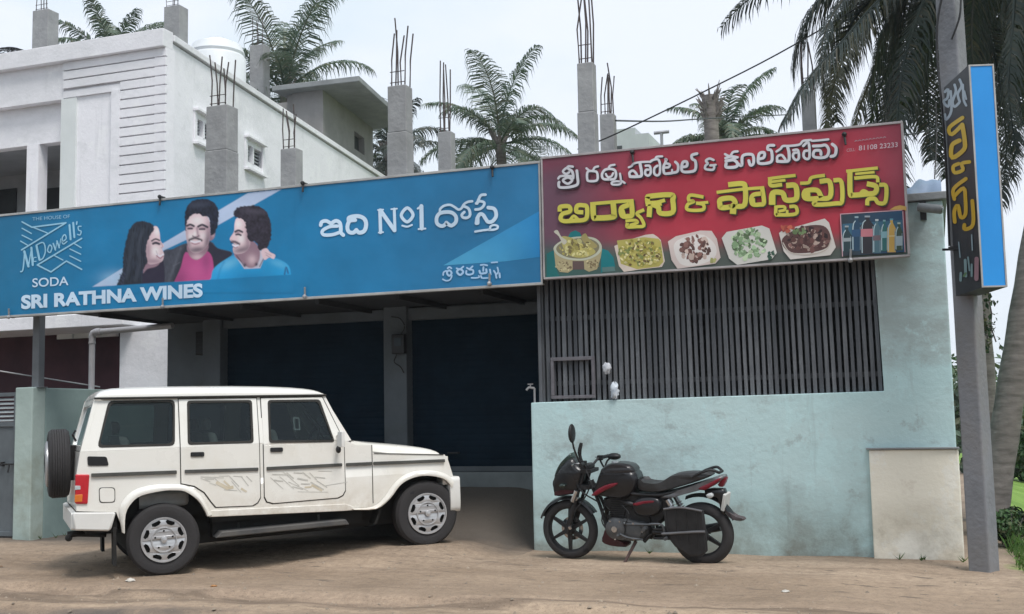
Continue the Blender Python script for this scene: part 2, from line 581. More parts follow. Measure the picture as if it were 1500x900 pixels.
def wall_material(name, c1, c2, grey, splash, zsplash=0.75):
    """limewashed wall: cloudy wash, grey worn patches, thin runs, dusty splash marks low down"""
    m = bpy.data.materials.new(name)
    m.use_nodes = True
    n = m.node_tree
    L = n.links.new
    p = n.nodes["Principled BSDF"]
    p.inputs['Roughness'].default_value = 0.9
    p.inputs['Specular IOR Level'].default_value = 0.2
    ge = n.nodes.new("ShaderNodeNewGeometry")
    sx = n.nodes.new("ShaderNodeSeparateXYZ")
    L(ge.outputs['Position'], sx.inputs[0])
    def noise(sc, det, ro, st=None):
        a = n.nodes.new("ShaderNodeTexNoise")
        a.inputs['Scale'].default_value = sc
        a.inputs['Detail'].default_value = det
        a.inputs['Roughness'].default_value = ro
        if st:
            mp_ = n.nodes.new("ShaderNodeMapping")
            mp_.inputs['Scale'].default_value = st
            L(ge.outputs['Position'], mp_.inputs['Vector'])
            L(mp_.outputs[0], a.inputs['Vector'])
        else:
            L(ge.outputs['Position'], a.inputs['Vector'])
        return a.outputs['Fac']
    def ramp(f, lo, hi, a=0.0, b=1.0):
        r = n.nodes.new("ShaderNodeMapRange")
        r.inputs[1].default_value, r.inputs[2].default_value, r.inputs[3].default_value, r.inputs[4].default_value = lo, hi, a, b
        L(f, r.inputs[0])
        return r.outputs[0]
    def mul_(a, b):
        q = n.nodes.new("ShaderNodeMath")
        q.operation = 'MULTIPLY'
        for i, x in enumerate((a, b)):
            if isinstance(x, float):
                q.inputs[i].default_value = x
            else:
                L(x, q.inputs[i])
        return q.outputs[0]
    def mix(f, a, b):
        q = n.nodes.new("ShaderNodeMix")
        q.data_type = 'RGBA'
        for i, x in ((0, f), (6, a), (7, b)):
            if isinstance(x, tuple):
                q.inputs[i].default_value = (*x, 1)
            else:
                L(x, q.inputs[i])
        return q.outputs[2]
    c = mix(ramp(noise(0.7, 6, 0.6, (0.6, 1, 1.6)), 0.35, 0.65), c1, c2)
    c = mix(mul_(ramp(noise(0.62, 9, 0.70, (0.7, 1, 1.3)), 0.47, 0.62), 0.85), c, grey)
    c = mix(mul_(ramp(noise(3.2, 8, 0.7), 0.57, 0.66), 0.6), c, grey)
    c = mix(mul_(ramp(noise(1.3, 10, 0.78, (1, 1, 0.8)), 0.55, 0.60), 0.45), c, tuple(min(.9, x * 1.18) for x in c1))
    c = mix(mul_(ramp(noise(2.4, 6, 0.65, (3.0, 1, 0.22)), 0.60, 0.74), 0.38), c, tuple(x * 0.8 for x in grey))
    c = mix(mul_(ramp(noise(9.0, 8, 0.75), 0.66, 0.72), 0.55), c, tuple(x * 0.62 for x in grey))
    low_ = mul_(ramp(sx.outputs['Z'], zsplash, 0.0), ramp(noise(1.6, 8, 0.68), 0.36, 0.62))
    c = mix(mul_(low_, 0.9), c, splash)
    c = mix(mul_(ramp(noise(22.0, 5, 0.7), 0.70, 0.74), 0.7), c, tuple(x * 0.4 for x in grey))
    L(c, p.inputs['Base Color'])
    b_ = n.nodes.new("ShaderNodeBump")
    b_.inputs['Strength'].default_value = 0.3
    b_.inputs['Distance'].default_value = 0.02
    L(noise(16, 6, 0.65), b_.inputs['Height'])
    L(b_.outputs[0], p.inputs['Normal'])
    return m
WY = 12.145
m_teal = wall_material("teal limewash", (0.46, 0.64, 0.655), (0.52, 0.67, 0.675), (0.34, 0.395, 0.39), (0.21, 0.215, 0.185))
m_grey = mat("cement plaster", (0.30, 0.31, 0.315), (0.22, 0.23, 0.235), 2.2, 0.9, bump=0.3, bscale=30, local=False)
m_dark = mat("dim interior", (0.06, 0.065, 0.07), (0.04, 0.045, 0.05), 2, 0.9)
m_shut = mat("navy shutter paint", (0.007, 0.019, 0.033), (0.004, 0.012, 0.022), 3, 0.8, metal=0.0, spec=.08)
m_slat = mat("grey slat paint", (0.175, 0.185, 0.20), (0.10, 0.107, 0.12), 5, 0.75, bump=0.3, local=False, stretch=(6, 1, 0.7), island=((0.05, 0.055, 0.065), 0.1, 0.75))
m_cream = wall_material("cream plaster", (0.88, 0.835, 0.72), (0.86, 0.81, 0.69), (0.70, 0.63, 0.53), (0.30, 0.27, 0.19), 0.62)
m_conc = mat("bare concrete", (0.36, 0.36, 0.36), (0.27, 0.27, 0.275), 2.6, 0.92, bump=0.5, bscale=14, local=False, c3=(0.23, 0.23, 0.225), s3=0.8)
m_rebar = mat("rusty rebar", (0.10, 0.075, 0.07), (0.06, 0.05, 0.05), 12, 0.8)
m_tin = mat("weathered tin", (0.035, 0.036, 0.04), (0.022, 0.023, 0.026), 2, 0.8)
m_steel = mat("galvanised steel", (0.42, 0.42, 0.43), (0.30, 0.30, 0.31), 6, 0.5, metal=0.5)
m_blackp = mat("black plastic", (0.02, 0.02, 0.022), (0.012, 0.012, 0.013), 8, 0.5)

shop = thing("shop_building", "low pale teal shop building with slatted window and dark shutters under the two signboards", "building", Vector((-4.5, WY, 0)))
def to_shop(o):
    o.parent = shop
    o.matrix_parent_inverse = Matrix.Translation((4.5, -WY, 0))
    return o
def sub_of(o, p):
    o.parent = p
    return o
b = MB()
ins = [(-4.19, 1.6), (-4.19, -0.3), (0.174, -0.3), (0.174, 3.50), (-4.19, 3.50), (-4.19, 3.3), (-0.505, 3.3), (-0.47, 1.628), (-4.05, 1.603)]
b.plate(ins, [], lambda a, c, t: (a, WY + t, c), 0.2)
front = to_shop(b.build("front_wall", m_teal, bevel=0.012))
b = MB()
b.box(-4.19, -4.0, WY + 0.2, 14.0, -0.3, 1.6)
to_shop(b.build("side_wall", m_teal))
b = MB()
b.box(-0.02, 0.174, WY + 0.2, 17, -0.3, 3.5)
b.box(-4.19, 0.174, 17.0, 17.2, -0.3, 3.5)
to_shop(b.build("side_wall", m_teal))
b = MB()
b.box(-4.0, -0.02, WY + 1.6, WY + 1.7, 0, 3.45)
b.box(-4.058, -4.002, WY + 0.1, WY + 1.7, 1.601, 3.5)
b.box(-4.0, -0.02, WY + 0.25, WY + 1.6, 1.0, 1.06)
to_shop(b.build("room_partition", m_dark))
b = MB()
b.box(-9.45, 0.215, 12.10, 17.3, 3.505, 3.585)
to_shop(b.build("roof_slab", m_grey, bevel=0.01))
# cream plastered block at the foot of the wall with its thin coping
b = MB()
b.box(-0.64, 0.19, WY - 0.06, WY - 0.002, -0.3, 1.05)
blk = to_shop(b.build("plaster_panel", m_cream, bevel=0.012))
b = MB()
b.box(-0.665, 0.20, WY - 0.085, WY - 0.001, 1.052, 1.068)
o = b.build("coping", m_grey, bevel=0.003)
sub_of(o, blk)
# slatted grille
gr = MB()
N = 57
for i in range(N):
    t = i / (N - 1)
    x0 = -4.06 + t * (3.555)
    tw = rnd.uniform(-0.006, 0.006)
    ww = 0.0195 + rnd.uniform(-0.003, 0.003)
    yo = WY + 0.06 + rnd.uniform(-0.006, 0.006)
    xb = x0 + 0.002
    xt = x0 + tw - 0.018 * t
    gr.hexa([(xb - ww, yo, 1.60), (xb + ww, yo, 1.60), (xb + ww, yo + 0.035, 1.60), (xb - ww, yo + 0.035, 1.60),
             (xt - ww, yo, 3.3), (xt + ww, yo, 3.3), (xt + ww, yo + 0.035, 3.3), (xt - ww, yo + 0.035, 3.3)])
for zz in (1.78, 2.5, 3.1):
    gr.box(-4.06, -0.48, WY + 0.11, WY + 0.14, zz, zz + 0.05)
grille = to_shop(gr.build("grille", m_slat))
fr = MB()
fx0, fx1, fz0, fz1 = -3.955, -3.455, 1.635, 2.09
for (a, c, d, e) in ((fx0, fx1, fz0, fz0 + 0.035), (fx0, fx1, fz1 - 0.04, fz1), (fx0, fx0 + 0.035, fz0 + 0.036, fz1 - 0.041), (fx1 - 0.035, fx1, fz0 + 0.036, fz1 - 0.041)):
    fr.box(a, c, WY + 0.008, WY + 0.05, d, e)
wk = fr.build("hatch_frame", mat("hatch paint", (0.17, 0.165, 0.18), (0.11, 0.105, 0.12), 6, 0.7), bevel=0.004)
sub_of(wk, grille)
b = MB()
b.box(-4.10, -4.062, WY + 0.03, WY + 0.09, 1.60, 3.3)
to_shop(b.build("corner_post", m_slat))
# recess with shutters
SY = 13.6
px = lambda u: on_y(u, 600, SY).x
pL0, pL1, pM0, pM1 = px(306), px(332), px(570.5), px(604)
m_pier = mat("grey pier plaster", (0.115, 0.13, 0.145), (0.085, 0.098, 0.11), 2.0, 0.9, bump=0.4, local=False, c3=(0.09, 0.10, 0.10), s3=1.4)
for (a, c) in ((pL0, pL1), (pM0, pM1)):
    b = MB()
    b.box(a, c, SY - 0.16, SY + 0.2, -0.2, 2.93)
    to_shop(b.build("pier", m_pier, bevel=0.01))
b = MB()
b.box(pL1, pM0, SY - 0.10, SY + 0.2, 2.74, 2.87)
b.box(pM1, -4.0, SY - 0.10, SY + 0.2, 2.72, 2.87)
to_shop(b.build("lintel", m_pier, bevel=0.008))
b = MB()
b.box(pL0 - 0.7, pL0, SY + 0.02, SY + 0.2, -0.2, 2.93)
b.box(pL1, pM0, SY - 0.02, SY + 0.2, 2.87, 2.93)
b.box(pM1, -4.0, SY - 0.02, SY + 0.2, 2.87, 2.93)
to_shop(b.build("back_wall", m_pier))
b = MB()
b.box(pL1, pM0, SY - 0.05, SY + 0.2, -0.2, 0.78)
b.box(pM1, -4.19, SY - 0.05, SY + 0.2, -0.2, 0.78)
to_shop(b.build("plinth", mat("plinth cement", (0.21, 0.235, 0.24), (0.15, 0.17, 0.175), 2.4, 0.9, local=False), bevel=0.01))
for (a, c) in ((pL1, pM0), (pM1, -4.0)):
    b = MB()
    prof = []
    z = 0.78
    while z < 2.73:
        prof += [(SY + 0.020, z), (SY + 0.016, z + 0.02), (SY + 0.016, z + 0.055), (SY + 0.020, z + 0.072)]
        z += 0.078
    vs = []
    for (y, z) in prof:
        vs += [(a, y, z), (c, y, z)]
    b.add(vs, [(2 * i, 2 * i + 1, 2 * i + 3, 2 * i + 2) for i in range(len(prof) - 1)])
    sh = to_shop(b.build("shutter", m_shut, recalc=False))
    b = MB()
    b.box(a + .02, c - .02, SY - .012, SY + .01, 0.785, 0.85)
    sub_of(b.build("bottom_bar", m_pier, bevel=.004), sh)
    for q_ in (.25, .75):
        b = MB()
        xm = a + (c - a) * q_
        b.tube([(xm - .07, SY - .01, 1.02), (xm - .07, SY - .05, 1.02), (xm + .07, SY - .05, 1.02), (xm + .07, SY - .01, 1.02)], .012, 6)
        sub_of(b.build("handle", m_tin), sh)
# canopy soffit
b = MB()
b.hexa([(-10.45, 12.02, 2.90), (-4.2, 12.02, 2.93), (-4.2, SY + 0.2, 2.90), (-10.05, SY + 0.2, 2.84), (-10.45, 12.02, 2.94), (-4.2, 12.02, 2.97), (-4.2, SY + 0.2, 2.94), (-10.05, SY + 0.2, 2.88)])
for k in range(6):
    x = -10.0 + k * 1.05
    b.box(x, x + 0.04, 12.1, SY, 2.83, 2.895)
to_shop(b.build("canopy", m_tin))
# unfinished columns on the roof, each with its starter bars
def column(u0, u1, vt, vb, Y, bars, h, parent, ptag, zb):
    a, c = on_y(u0, vt, Y), on_y(u1, vt, Y)
    wd = (c.x - a.x) * 0.92
    lx, ly = rnd.uniform(-.03, .03), rnd.uniform(-.03, .03)
    x0, x1 = a.x + 0.01, a.x + 0.01 + wd
    b = MB()
    lv_ = [zb, zb + (a.z - zb) * .38, zb + (a.z - zb) * .72, a.z]
    for i_, (z0_, z1_) in enumerate(zip(lv_, lv_[1:])):
        j_ = (0, .006, -.004)[i_]
        b.hexa([(x0 - j_ - lx * (1 - z0_ / a.z), Y - wd * .4 - j_, z0_ + .0005), (x1 + j_ - lx * (1 - z0_ / a.z), Y - wd * .4 - j_, z0_ + .0005), (x1 + j_, Y + wd * .4, z0_ + .0005), (x0 - j_, Y + wd * .4, z0_ + .0005),
                (x0 - j_ - lx * (1 - z1_ / a.z), Y - wd * .4 - j_, z1_), (x1 + j_ - lx * (1 - z1_ / a.z), Y - wd * .4 - j_, z1_), (x1 + j_, Y + wd * .4, z1_), (x0 - j_, Y + wd * .4, z1_)])
    o = parent(b.build("column", m_conc, bevel=0.012))
    rb = MB()
    for i in range(bars):
        fx = x0 + wd * (0.15 + 0.7 * (i % 3) / 2) + rnd.uniform(-.02, .02)
        fy = Y + wd * (-0.28 if i < 3 else 0.28)
        hh = h * rnd.uniform(0.72, 1.05)
        rb.tube([(fx, fy, a.z - 0.05), (fx + rnd.uniform(-.02, .02), fy, a.z + hh * 0.5), (fx + rnd.uniform(-.06, .06), fy, a.z + hh)], 0.0105, 5)
    for q in (0.12, 0.5):
        rb.tube([(x0 + wd * .12, Y - wd * .3, a.z + h * q * .4), (x0 + wd * .88, Y - wd * .3, a.z + h * q * .4)], 0.006, 4)
    r = rb.build("rebar", m_rebar)
    sub_of(r, o)
for (u0, u1, vt, bars, h) in ((309, 343, 160, 6, 0.75), (571, 601, 130, 6, 0.95), (846, 872, 96, 6, 1.15)):
    column(u0, u1, vt, 0, SY, bars, h, to_shop, None, 3.58)
for (u0, u1, vt, bars, h) in ((415, 440, 221, 5, 0.75), (643, 665, 196, 5, 1.1), (879, 902, 170, 6, 0.75), (1172, 1195, 136, 4, 0.9)):
    column(u0, u1, vt, 0, 16.1, bars, h, to_shop, None, 3.58)

# meter box and cable on the middle pier
mt = thing("electric_meter", "small dark meter box with loose cable high on the grey pier between the shutters", "meter box", Vector(on_y(585, 505, SY - 0.2)))
b = MB()
b.box(-0.09, 0.09, -0.05, 0.035, -0.12, 0.13)
b.build("case", m_blackp, mt, bevel=0.012)
b = MB()
b.box(-0.05, 0.05, -0.056, -0.051, -0.02, 0.08)
b.build("window", mat("meter glass", (0.05, 0.06, 0.07), None, 3, 0.15), mt)
b = MB()
b.tube(spline([(0.02, -0.01, 0.12), (0.09, -0.03, 0.22), (0.02, -0.02, 0.33), (-0.1, -0.02, 0.36)], 5), 0.008, 5)
b.build("cable", m_blackp, mt)
b = MB()
b.tube(spline([(-0.03, -0.01, -0.12), (-0.06, -0.03, -0.22), (0.02, -0.03, -0.28), (0.05, 0.02, -0.36)], 5), 0.008, 5)
b.build("cable", m_blackp, mt)
v = thing("ventilator_box", "small black louvred box on the wall left of the left pier", "ventilator", Vector(on_y(299, 503, SY)))
b = MB()
b.box(-0.1, 0.1, -0.06, 0.02, -0.16, 0.16)
b.build("case", m_blackp, v, bevel=0.008)
b = MB()
for k in range(5):
    b.box(-0.085, 0.085, -0.075, -0.061, -0.13 + k * .06, -0.1 + k * .06)
b.build("louvre", m_tin, v)

# ================================================================== WHITE HOUSE
HY = 15.5
m_white = wall_material("white house paint", (0.86, 0.85, 0.88), (0.81, 0.80, 0.83), (0.70, 0.70, 0.72), (0.5, 0.48, 0.44), 0.6)
m_mint = mat("pale mint paint", (0.74, 0.77, 0.76), (0.64, 0.67, 0.665), 0.9, 0.85, bump=0.12, local=False)
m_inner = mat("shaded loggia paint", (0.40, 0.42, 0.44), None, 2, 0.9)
m_maroon = mat("maroon wall paint", (0.085, 0.035, 0.045), (0.05, 0.022, 0.03), 1.5, 0.85, local=False)
house = thing("white_house", "two storey white house with grooved front and small side ventilators behind the blue signboard", "house", Vector((-11.5, HY, 0)))
INVH = Matrix.Translation((11.5, -HY, 0))
def to_house(o):
    o.parent = house
    o.matrix_parent_inverse = INVH.copy()
    return o
def under(o, p):
    o.parent = p
    return o
HX = -11.51
HD = Vector((-0.1500, 0.9887, 0))
HN = Vector((0.9887, 0.15, 0))
HC = Vector((HX, HY, 0))
def hs(t, z, off=0.0):
    return HC + HD * t + HN * off + Vector((0, 0, z))
def side_tz(u, v, off=0.0):
    P = on_plane(u, v, HC + HN * off, HN)
    return (P - HC).dot(HD), P.z
def side_box(b, t0, t1, z0, z1, o0, o1):
    b.hexa([hs(t0, z0, o1), hs(t0, z0, o0), hs(t1, z0, o0), hs(t1, z0, o1), hs(t0, z1, o1), hs(t0, z1, o0), hs(t1, z1, o0), hs(t1, z1, o1)])
ZT = 7.72
fw = lambda u, v: on_y(u, v, HY)
VT = [side_tz(283, 164) + side_tz(310, 214), side_tz(358, 203) + side_tz(386, 253)]
b = MB()
holes = [[(t0 + .1, z1 + .06), (t1 - .05, z1 + .06), (t1 - .05, z0 - .08), (t0 + .1, z0 - .08)] for (t0, z0, t1, z1) in VT]
b.plate([(0, 0), (17, 0), (17, ZT), (0, ZT)], holes, lambda a, c, t: hs(a, c, -t), 0.22)
to_house(b.build("side_wall", m_white))
for (t0, z0, t1, z1) in VT:
    b = MB()
    for q in ((t0, t1, z0 + .03, z0 + .07), (t0, t1, z1 - .12, z1 - .08)):
        side_box(b, q[0], q[1], q[2], q[3], 0.002, 0.10)
    side_box(b, t0 + .02, t0 + .1, z1 - .08, z0 + .03, 0.002, 0.03)
    side_box(b, t1 - .1, t1 - .02, z1 - .08, z0 + .03, 0.002, 0.03)
    side_box(b, t0 + .36, t0 + .42, z1 + .06, z0 - .08, -0.1, 0.01)
    vv = to_house(b.build("ventilator", m_white))
    b = MB()
    side_box(b, t0 + .1, t1 - .05, z1 + .06, z0 - .08, -0.16, -0.14)
    under(b.build("opening", m_dark), vv)
    b = MB()
    for k in range(5):
        zz = z1 + .06 + (z0 - z1 - .14) * (k + .5) / 5
        side_box(b, t0 + .1, t1 - .05, zz - .012, zz + .012, -0.12, -0.06)
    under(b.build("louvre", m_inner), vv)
# front: grooved panel, cap, loggia
xg1 = HX
xg0 = fw(95, 90).x
xp = fw(178, 160).x
xr = fw(165, 200).x
xb = fw(89, 212).x
b = MB()
XL = -22.0
b.box(XL, HX, HY - 0.12, HY + 0.15, 7.60, 7.90)
cap = to_house(b.build("parapet_cap", m_white, bevel=0.01))
b = MB()
side_box(b, 0.152, 17, 7.75, 7.86, -0.24, 0.05)
under(b.build("coping", m_white, bevel=0.01), cap)
b = MB()
lines = [7.597, 7.437] + [7.437 - 0.158 * k for k in range(1, 17)]
for k in range(len(lines) - 1):
    z1, z0 = lines[k], lines[k + 1] + 0.022
    left = xg0 if k < 3 else xp
    b.box(left, HX, HY - 0.045, HY + 0.01, z0, z1)
to_house(b.build("grooved_cladding", m_white, bevel=0.004))
b = MB()
b.box(xg0, HX + 0.001, HY + 0.01, HY + 0.2, 3.18, 7.6)
b.box(xr, xp, HY - 0.05, HY + 0.009, 2.9, fw(165, 134).z)
b.box(XL, xg0 - .001, HY - 0.002, HY + 0.2, fw(90, 146).z, 7.599)
b.box(xg0 - .001, xr + .3, HY - 0.022, HY + 0.009, fw(120, 141).z, 7.1)
to_house(b.build("front_wall", m_white))
b = MB()
b.box(xb, xr - 0.001, HY + 0.0105, HY + 0.013, 2.9, fw(120, 141).z)
b.box(xb + .02, xb + .33, HY - 0.03, HY + 0.0104, 2.9, fw(120, 141).z - .02)
to_house(b.build("bay_panel", m_mint))
HI = HY + 0.16
fi = lambda u, v: on_y(u, v, HI)
zl = fi(20, 216).z
b = MB()
b.box(XL, xb - .001, HI, HI + 0.2, zl, 7.3)
b.box(fi(40, 250).x, fi(57, 250).x, HI - .02, HI + 0.2, 3.4, zl)
b.box(fi(-95, 250).x, fi(-70, 250).x, HI - .02, HI + 0.2, 3.4, zl)
b.box(xb - .03, xb, HI, HI + 2.2, 3.4, zl)
b.box(XL, xb, HI, HI + 0.15, 3.4, 4.2)
to_house(b.build("loggia_wall", m_white))
b = MB()
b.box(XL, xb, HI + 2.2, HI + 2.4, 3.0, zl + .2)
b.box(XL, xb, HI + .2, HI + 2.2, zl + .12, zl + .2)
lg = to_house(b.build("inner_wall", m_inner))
b = MB()
P0, P1 = on_y(-30, 282, HI + 2.2), on_y(25, 282, HI + 2.2)
b.box(P0.x, P1.x, HI + 2.17, HI + 2.199, 3.5, P0.z)
P0, P1 = on_y(69, 277, HI + 2.2), on_y(92, 277, HI + 2.2)
b.box(P0.x, P1.x, HI + 2.17, HI + 2.199, 3.5, P0.z)
under(b.build("window", m_dark), lg)
b = MB()
b.box(XL, HX - .02, HY - 1.0, HY + .3, 2.98, 3.18)
to_house(b.build("balcony_slab", m_white, bevel=0.01))
b = MB()
b.box(XL, on_y(174, 500, HY).x, HY + 0.02, HY + 0.2, 0, 2.98)
to_house(b.build("ground_floor_wall", m_maroon))
b = MB()
xa, xc = on_y(175, 520, HY - .7).x, on_y(272, 520, HY - .7).x
b.box(xa, xc, HY - 0.7, HY + 0.3, 0, 2.95)
to_house(b.build("porch_pier", m_white, bevel=0.01))
b = MB()
b.hexa([(XL, HY + .25, 7.0), (HX - .3, HY + .25, 7.0), (HX - 2.85, HY + 16.7, 7.0), (XL, HY + 16.7, 7.0), (XL, HY + .25, 7.1), (HX - .3, HY + .25, 7.1), (HX - 2.85, HY + 16.7, 7.1), (XL, HY + 16.7, 7.1)])
b.box(XL, XL + .2, HY + .2, HY + 17, 0, 7.7)
b.box(XL, HX - 2.6, HY + 16.8, HY + 17, 0, 7.7)
to_house(b.build("roof_terrace", m_grey))
# rooftop room with its overhanging slab
t0, zr = side_tz(473, 132, -0.5)
t1 = side_tz(546, 170, -0.5)[0]
m_room = mat("bare grey plaster", (0.33, 0.315, 0.31), (0.25, 0.24, 0.235), 1.6, 0.9, bump=0.3, local=False)
wn0 = side_tz(519, 192, -0.5)
wn1 = side_tz(534, 228, -0.5)
b = MB()
b.plate([(t0, 7.0), (t1, 7.0), (t1, zr), (t0, zr)], [[(wn0[0], wn1[1]), (wn1[0], wn1[1]), (wn1[0], wn0[1]), (wn0[0], wn0[1])]], lambda a, c, t: hs(a, c, -0.5 - t), 0.2)
c0 = hs(t0, 0, -0.7)
xl2 = on_y(400, 160, c0.y + 0.6).x - .6
b.box(c0.x - 0.62, c0.x, c0.y, c0.y + 0.2, 7.0, zr)
b.box(xl2, c0.x - 0.62, c0.y + 0.6, c0.y + 0.8, 7.0, zr)
b.box(c0.x - 0.82, c0.x - .62, c0.y + .1, c0.y + 0.8, 7.0, zr)
room = to_house(b.build("rooftop_room", m_room))
b = MB()
side_box(b, wn0[0], wn1[0], wn1[1], wn0[1], -0.69, -0.66)
under(b.build("window", m_dark), room)
A, B2 = on_z(526, 119, zr), on_z(573, 163, zr)
Cn = on_z(398, 134, zr)
b = MB()
th = 0.13
pts = [A, B2 + HD * 1.4, Cn + Vector((0, 4.4, 0)), Cn]
b.hexa([p for p in pts] + [p + Vector((0, 0, th)) for p in pts])
under(b.build("roof_slab", m_grey, bevel=0.015), room)
# columns standing on the terrace behind the parapet
def house_col(u0, u1, vt, Y, h):
    column(u0, u1, vt, 0, Y, 4, h, to_house, None, 7.05)
house_col(370, 392, 70, HY + 9.5, 1.0)
house_col(55, 80, 20, HY + 3, 0.6)
house_col(246, 271, 14, HY + 6, 0.6)
# water tank on the terrace
tk = on_y(318, 60, HY + 5.5)
tank = thing("water_tank", "round white water tank behind the parapet of the white house", "water tank", Vector((tk.x, tk.y, 7.1)))
zt = tk.z - 7.1
m_tank = mat("white tank plastic", (0.74, 0.76, 0.78), (0.66, 0.68, 0.70), 2, 0.5)
b = MB()
b.lathe([(0, 0), (0.58, 0), (0.62, 0.05), (0.62, zt - .42), (0.58, zt - .36), (0.6, zt - .3), (0.52, zt - .12), (0.3, zt - .02), (0.0, zt - .02)], (0, 0, 0), (0, 0, 1), 32)
b.build("shell", m_tank, tank, smooth=40)
b = MB()
b.lathe([(0, zt - .02), (0.22, zt - .02), (0.22, zt + .03), (0.0, zt + .05)], (0, 0, 0), (0, 0, 1), 24)
b.build("lid", m_tank, tank, smooth=40)
# mesh dish antenna
dp = on_y(18, 80, HY + 4)
dish = thing("dish_antenna", "dark mesh dish antenna showing above the parapet of the white house", "dish antenna", Vector((dp.x, dp.y, 7.1)))
b = MB()
rim = dp.z + 0.13 - 7.1
for k in range(20):
    a = 2 * math.pi * k / 20
    pts = [(0.62 * q * math.cos(a), 0.62 * q * math.sin(a), rim - 0.30 * q * q) for q in (0, .25, .5, .75, 1)]
    b.tube(pts, 0.008, 4)
for q in (.3, .5, .7, .85, 1):
    b.tube([(0.62 * q * math.cos(2 * math.pi * k / 32), 0.62 * q * math.sin(2 * math.pi * k / 32), rim - 0.30 * q * q) for k in range(33)], 0.008, 4)
b.build("reflector", m_blackp, dish)
b = MB()
b.tube([(0, 0, 0), (0, 0, rim)], 0.03, 8)
b.build("mast", m_rebar, dish)
# ================================================================== SIGNBOARDS
KP = 1.0      # daylight reaching a vertical face, used to turn the colours seen in print into base colours
def pc(r, g, b_):
    return tuple(min(0.88, x / KP) for x in S3(r, g, b_))
m_print_b = print_mat("printed blue flex", 0.42)
m_print_r = print_mat("printed red flex", 0.42)
m_frame = mat("pale aluminium frame", (0.50, 0.49, 0.47), (0.36, 0.35, 0.34), 5, 0.5, metal=0.3, local=False)
m_frdark = mat("dark sign box side", (0.12, 0.11, 0.11), None, 4, 0.6)

class Art:
    """flat printed artwork: layers of ink on one plane, each layer a hair above the one before"""
    def __init__(s, mapper, off=0.0012, step=0.00005):
        s.mb, s.map, s.off, s.step, s.n = MB(), mapper, off, step, 0
        s.o = (0, 0, 1.0)
        s.flat = False
        s.fat = 1.0
    def frame(s, x, y, sc):
        s.o = (x, y, sc)
    def px(s, p):
        return (s.o[0] + p[0] / s.o[2], s.o[1] + p[1] / s.o[2])
    def lift(s):
        s.n += 1
        return s.off + s.n * s.step
    def poly(s, pts, col, smooth=0, grad=None):
        if smooth:
            pts = spline(pts, smooth, True)
        pts = [s.px(p) for p in pts]
        d = s.lift()
        tris = tessellate_polygon([[Vector((p[0], p[1], 0)) for p in pts]])
        base = len(s.mb.v)
        s.mb.v += [tuple(s.map(p[0], p[1], d)) for p in pts]
        for t in tris:
            s.mb.f.append(tuple(i + base for i in t))
            s.mb.c.append([grad(*pts[i]) for i in t] if grad else col)
    def ribbon(s, pts, wd, col, closed=False, n=5, cap=True):
        cap = cap and not s.flat
        P = [s.px(p) for p in (spline(pts, n, closed) if len(pts) > 2 else pts)]
        wd = wd / s.o[2] * 0.5 * s.fat
        d = s.lift()
        if s.flat and not closed:
            for e_, f_ in ((0, 1), (-1, -2)):
                dx, dy = P[e_][0] - P[f_][0], P[e_][1] - P[f_][1]
                l = math.hypot(dx, dy) or 1
                P[e_] = (P[e_][0] + dx / l * wd * .8, P[e_][1] + dy / l * wd * .8)
        m = len(P)
        vs, fs = [], []
        for i in range(m):
            a = P[(i - 1) % m] if closed else P[max(i - 1, 0)]
            b = P[(i + 1) % m] if closed else P[min(i + 1, m - 1)]
            dx, dy = b[0] - a[0], b[1] - a[1]
            l = math.hypot(dx, dy) or 1
            nx_, ny_ = -dy / l * wd, dx / l * wd
            vs += [(P[i][0] + nx_, P[i][1] + ny_), (P[i][0] - nx_, P[i][1] - ny_)]
        for i in range(m if closed else m - 1):
            j = (i + 1) % m
            fs.append((2 * i, 2 * i + 1, 2 * j + 1, 2 * j))
        if cap and not closed:
            for e in (0, m - 1):
                o = len(vs)
                vs += [(P[e][0] + wd * math.cos(2 * math.pi * k / 10), P[e][1] + wd * math.sin(2 * math.pi * k / 10)) for k in range(10)]
                fs.append(tuple(range(o, o + 10)))
        base = len(s.mb.v)
        # caps lie a hair lower so that no two faces share a plane
        nr = 2 * m
        s.mb.v += [tuple(s.map(p[0], p[1], d - (0.000025 if i >= nr else 0))) for i, p in enumerate(vs)]
        for f in fs:
            s.mb.f.append(tuple(i + base for i in f))
            s.mb.c.append(col)
    def strokes(s, lst, col, n=5, dx=0, dy=0):
        for it in lst:
            pts, wd = it[0], it[1]
            closed = len(it) > 2 and it[2]
            s.ribbon([(p[0] + dx, p[1] + dy) for p in pts], wd, col, closed, n)
    def text(s, string, p0, p1, h, col, bold=0.0, slant=0.0):
        """string with its baseline from p0 to p1 and capitals h high, all in frame units"""
        cu = bpy.data.curves.new("lettering", 'FONT')
        cu.body = string
        cu.offset = bold
        ob = bpy.data.objects.new("lettering", cu)
        COL.objects.link(ob)
        bpy.context.view_layer.update()
        me = bpy.data.meshes.new_from_object(ob)
        bpy.data.objects.remove(ob)
        X = [v.co.x for v in me.vertices]
        x0, x1 = min(X), max(X)
        Y = max(v.co.y for v in me.vertices)
        d = s.lift()
        base = len(s.mb.v)
        for v in me.vertices:
            t = (v.co.x - x0) / (x1 - x0)
            q = v.co.y / Y
            p = (p0[0] + (p1[0] - p0[0]) * t + slant * q, p0[1] + (p1[1] - p0[1]) * t - h * q)
            p = s.px(p)
            s.mb.v.append(tuple(s.map(p[0], p[1], d)))
        for f in me.polygons:
            s.mb.f.append(tuple(i + base for i in f.vertices))
            s.mb.c.append(col)
        bpy.data.meshes.remove(me)
    def build(s, name, material, parent):
        o = s.mb.build(name, material, parent, recalc=False)
        s.mb = MB()
        return o

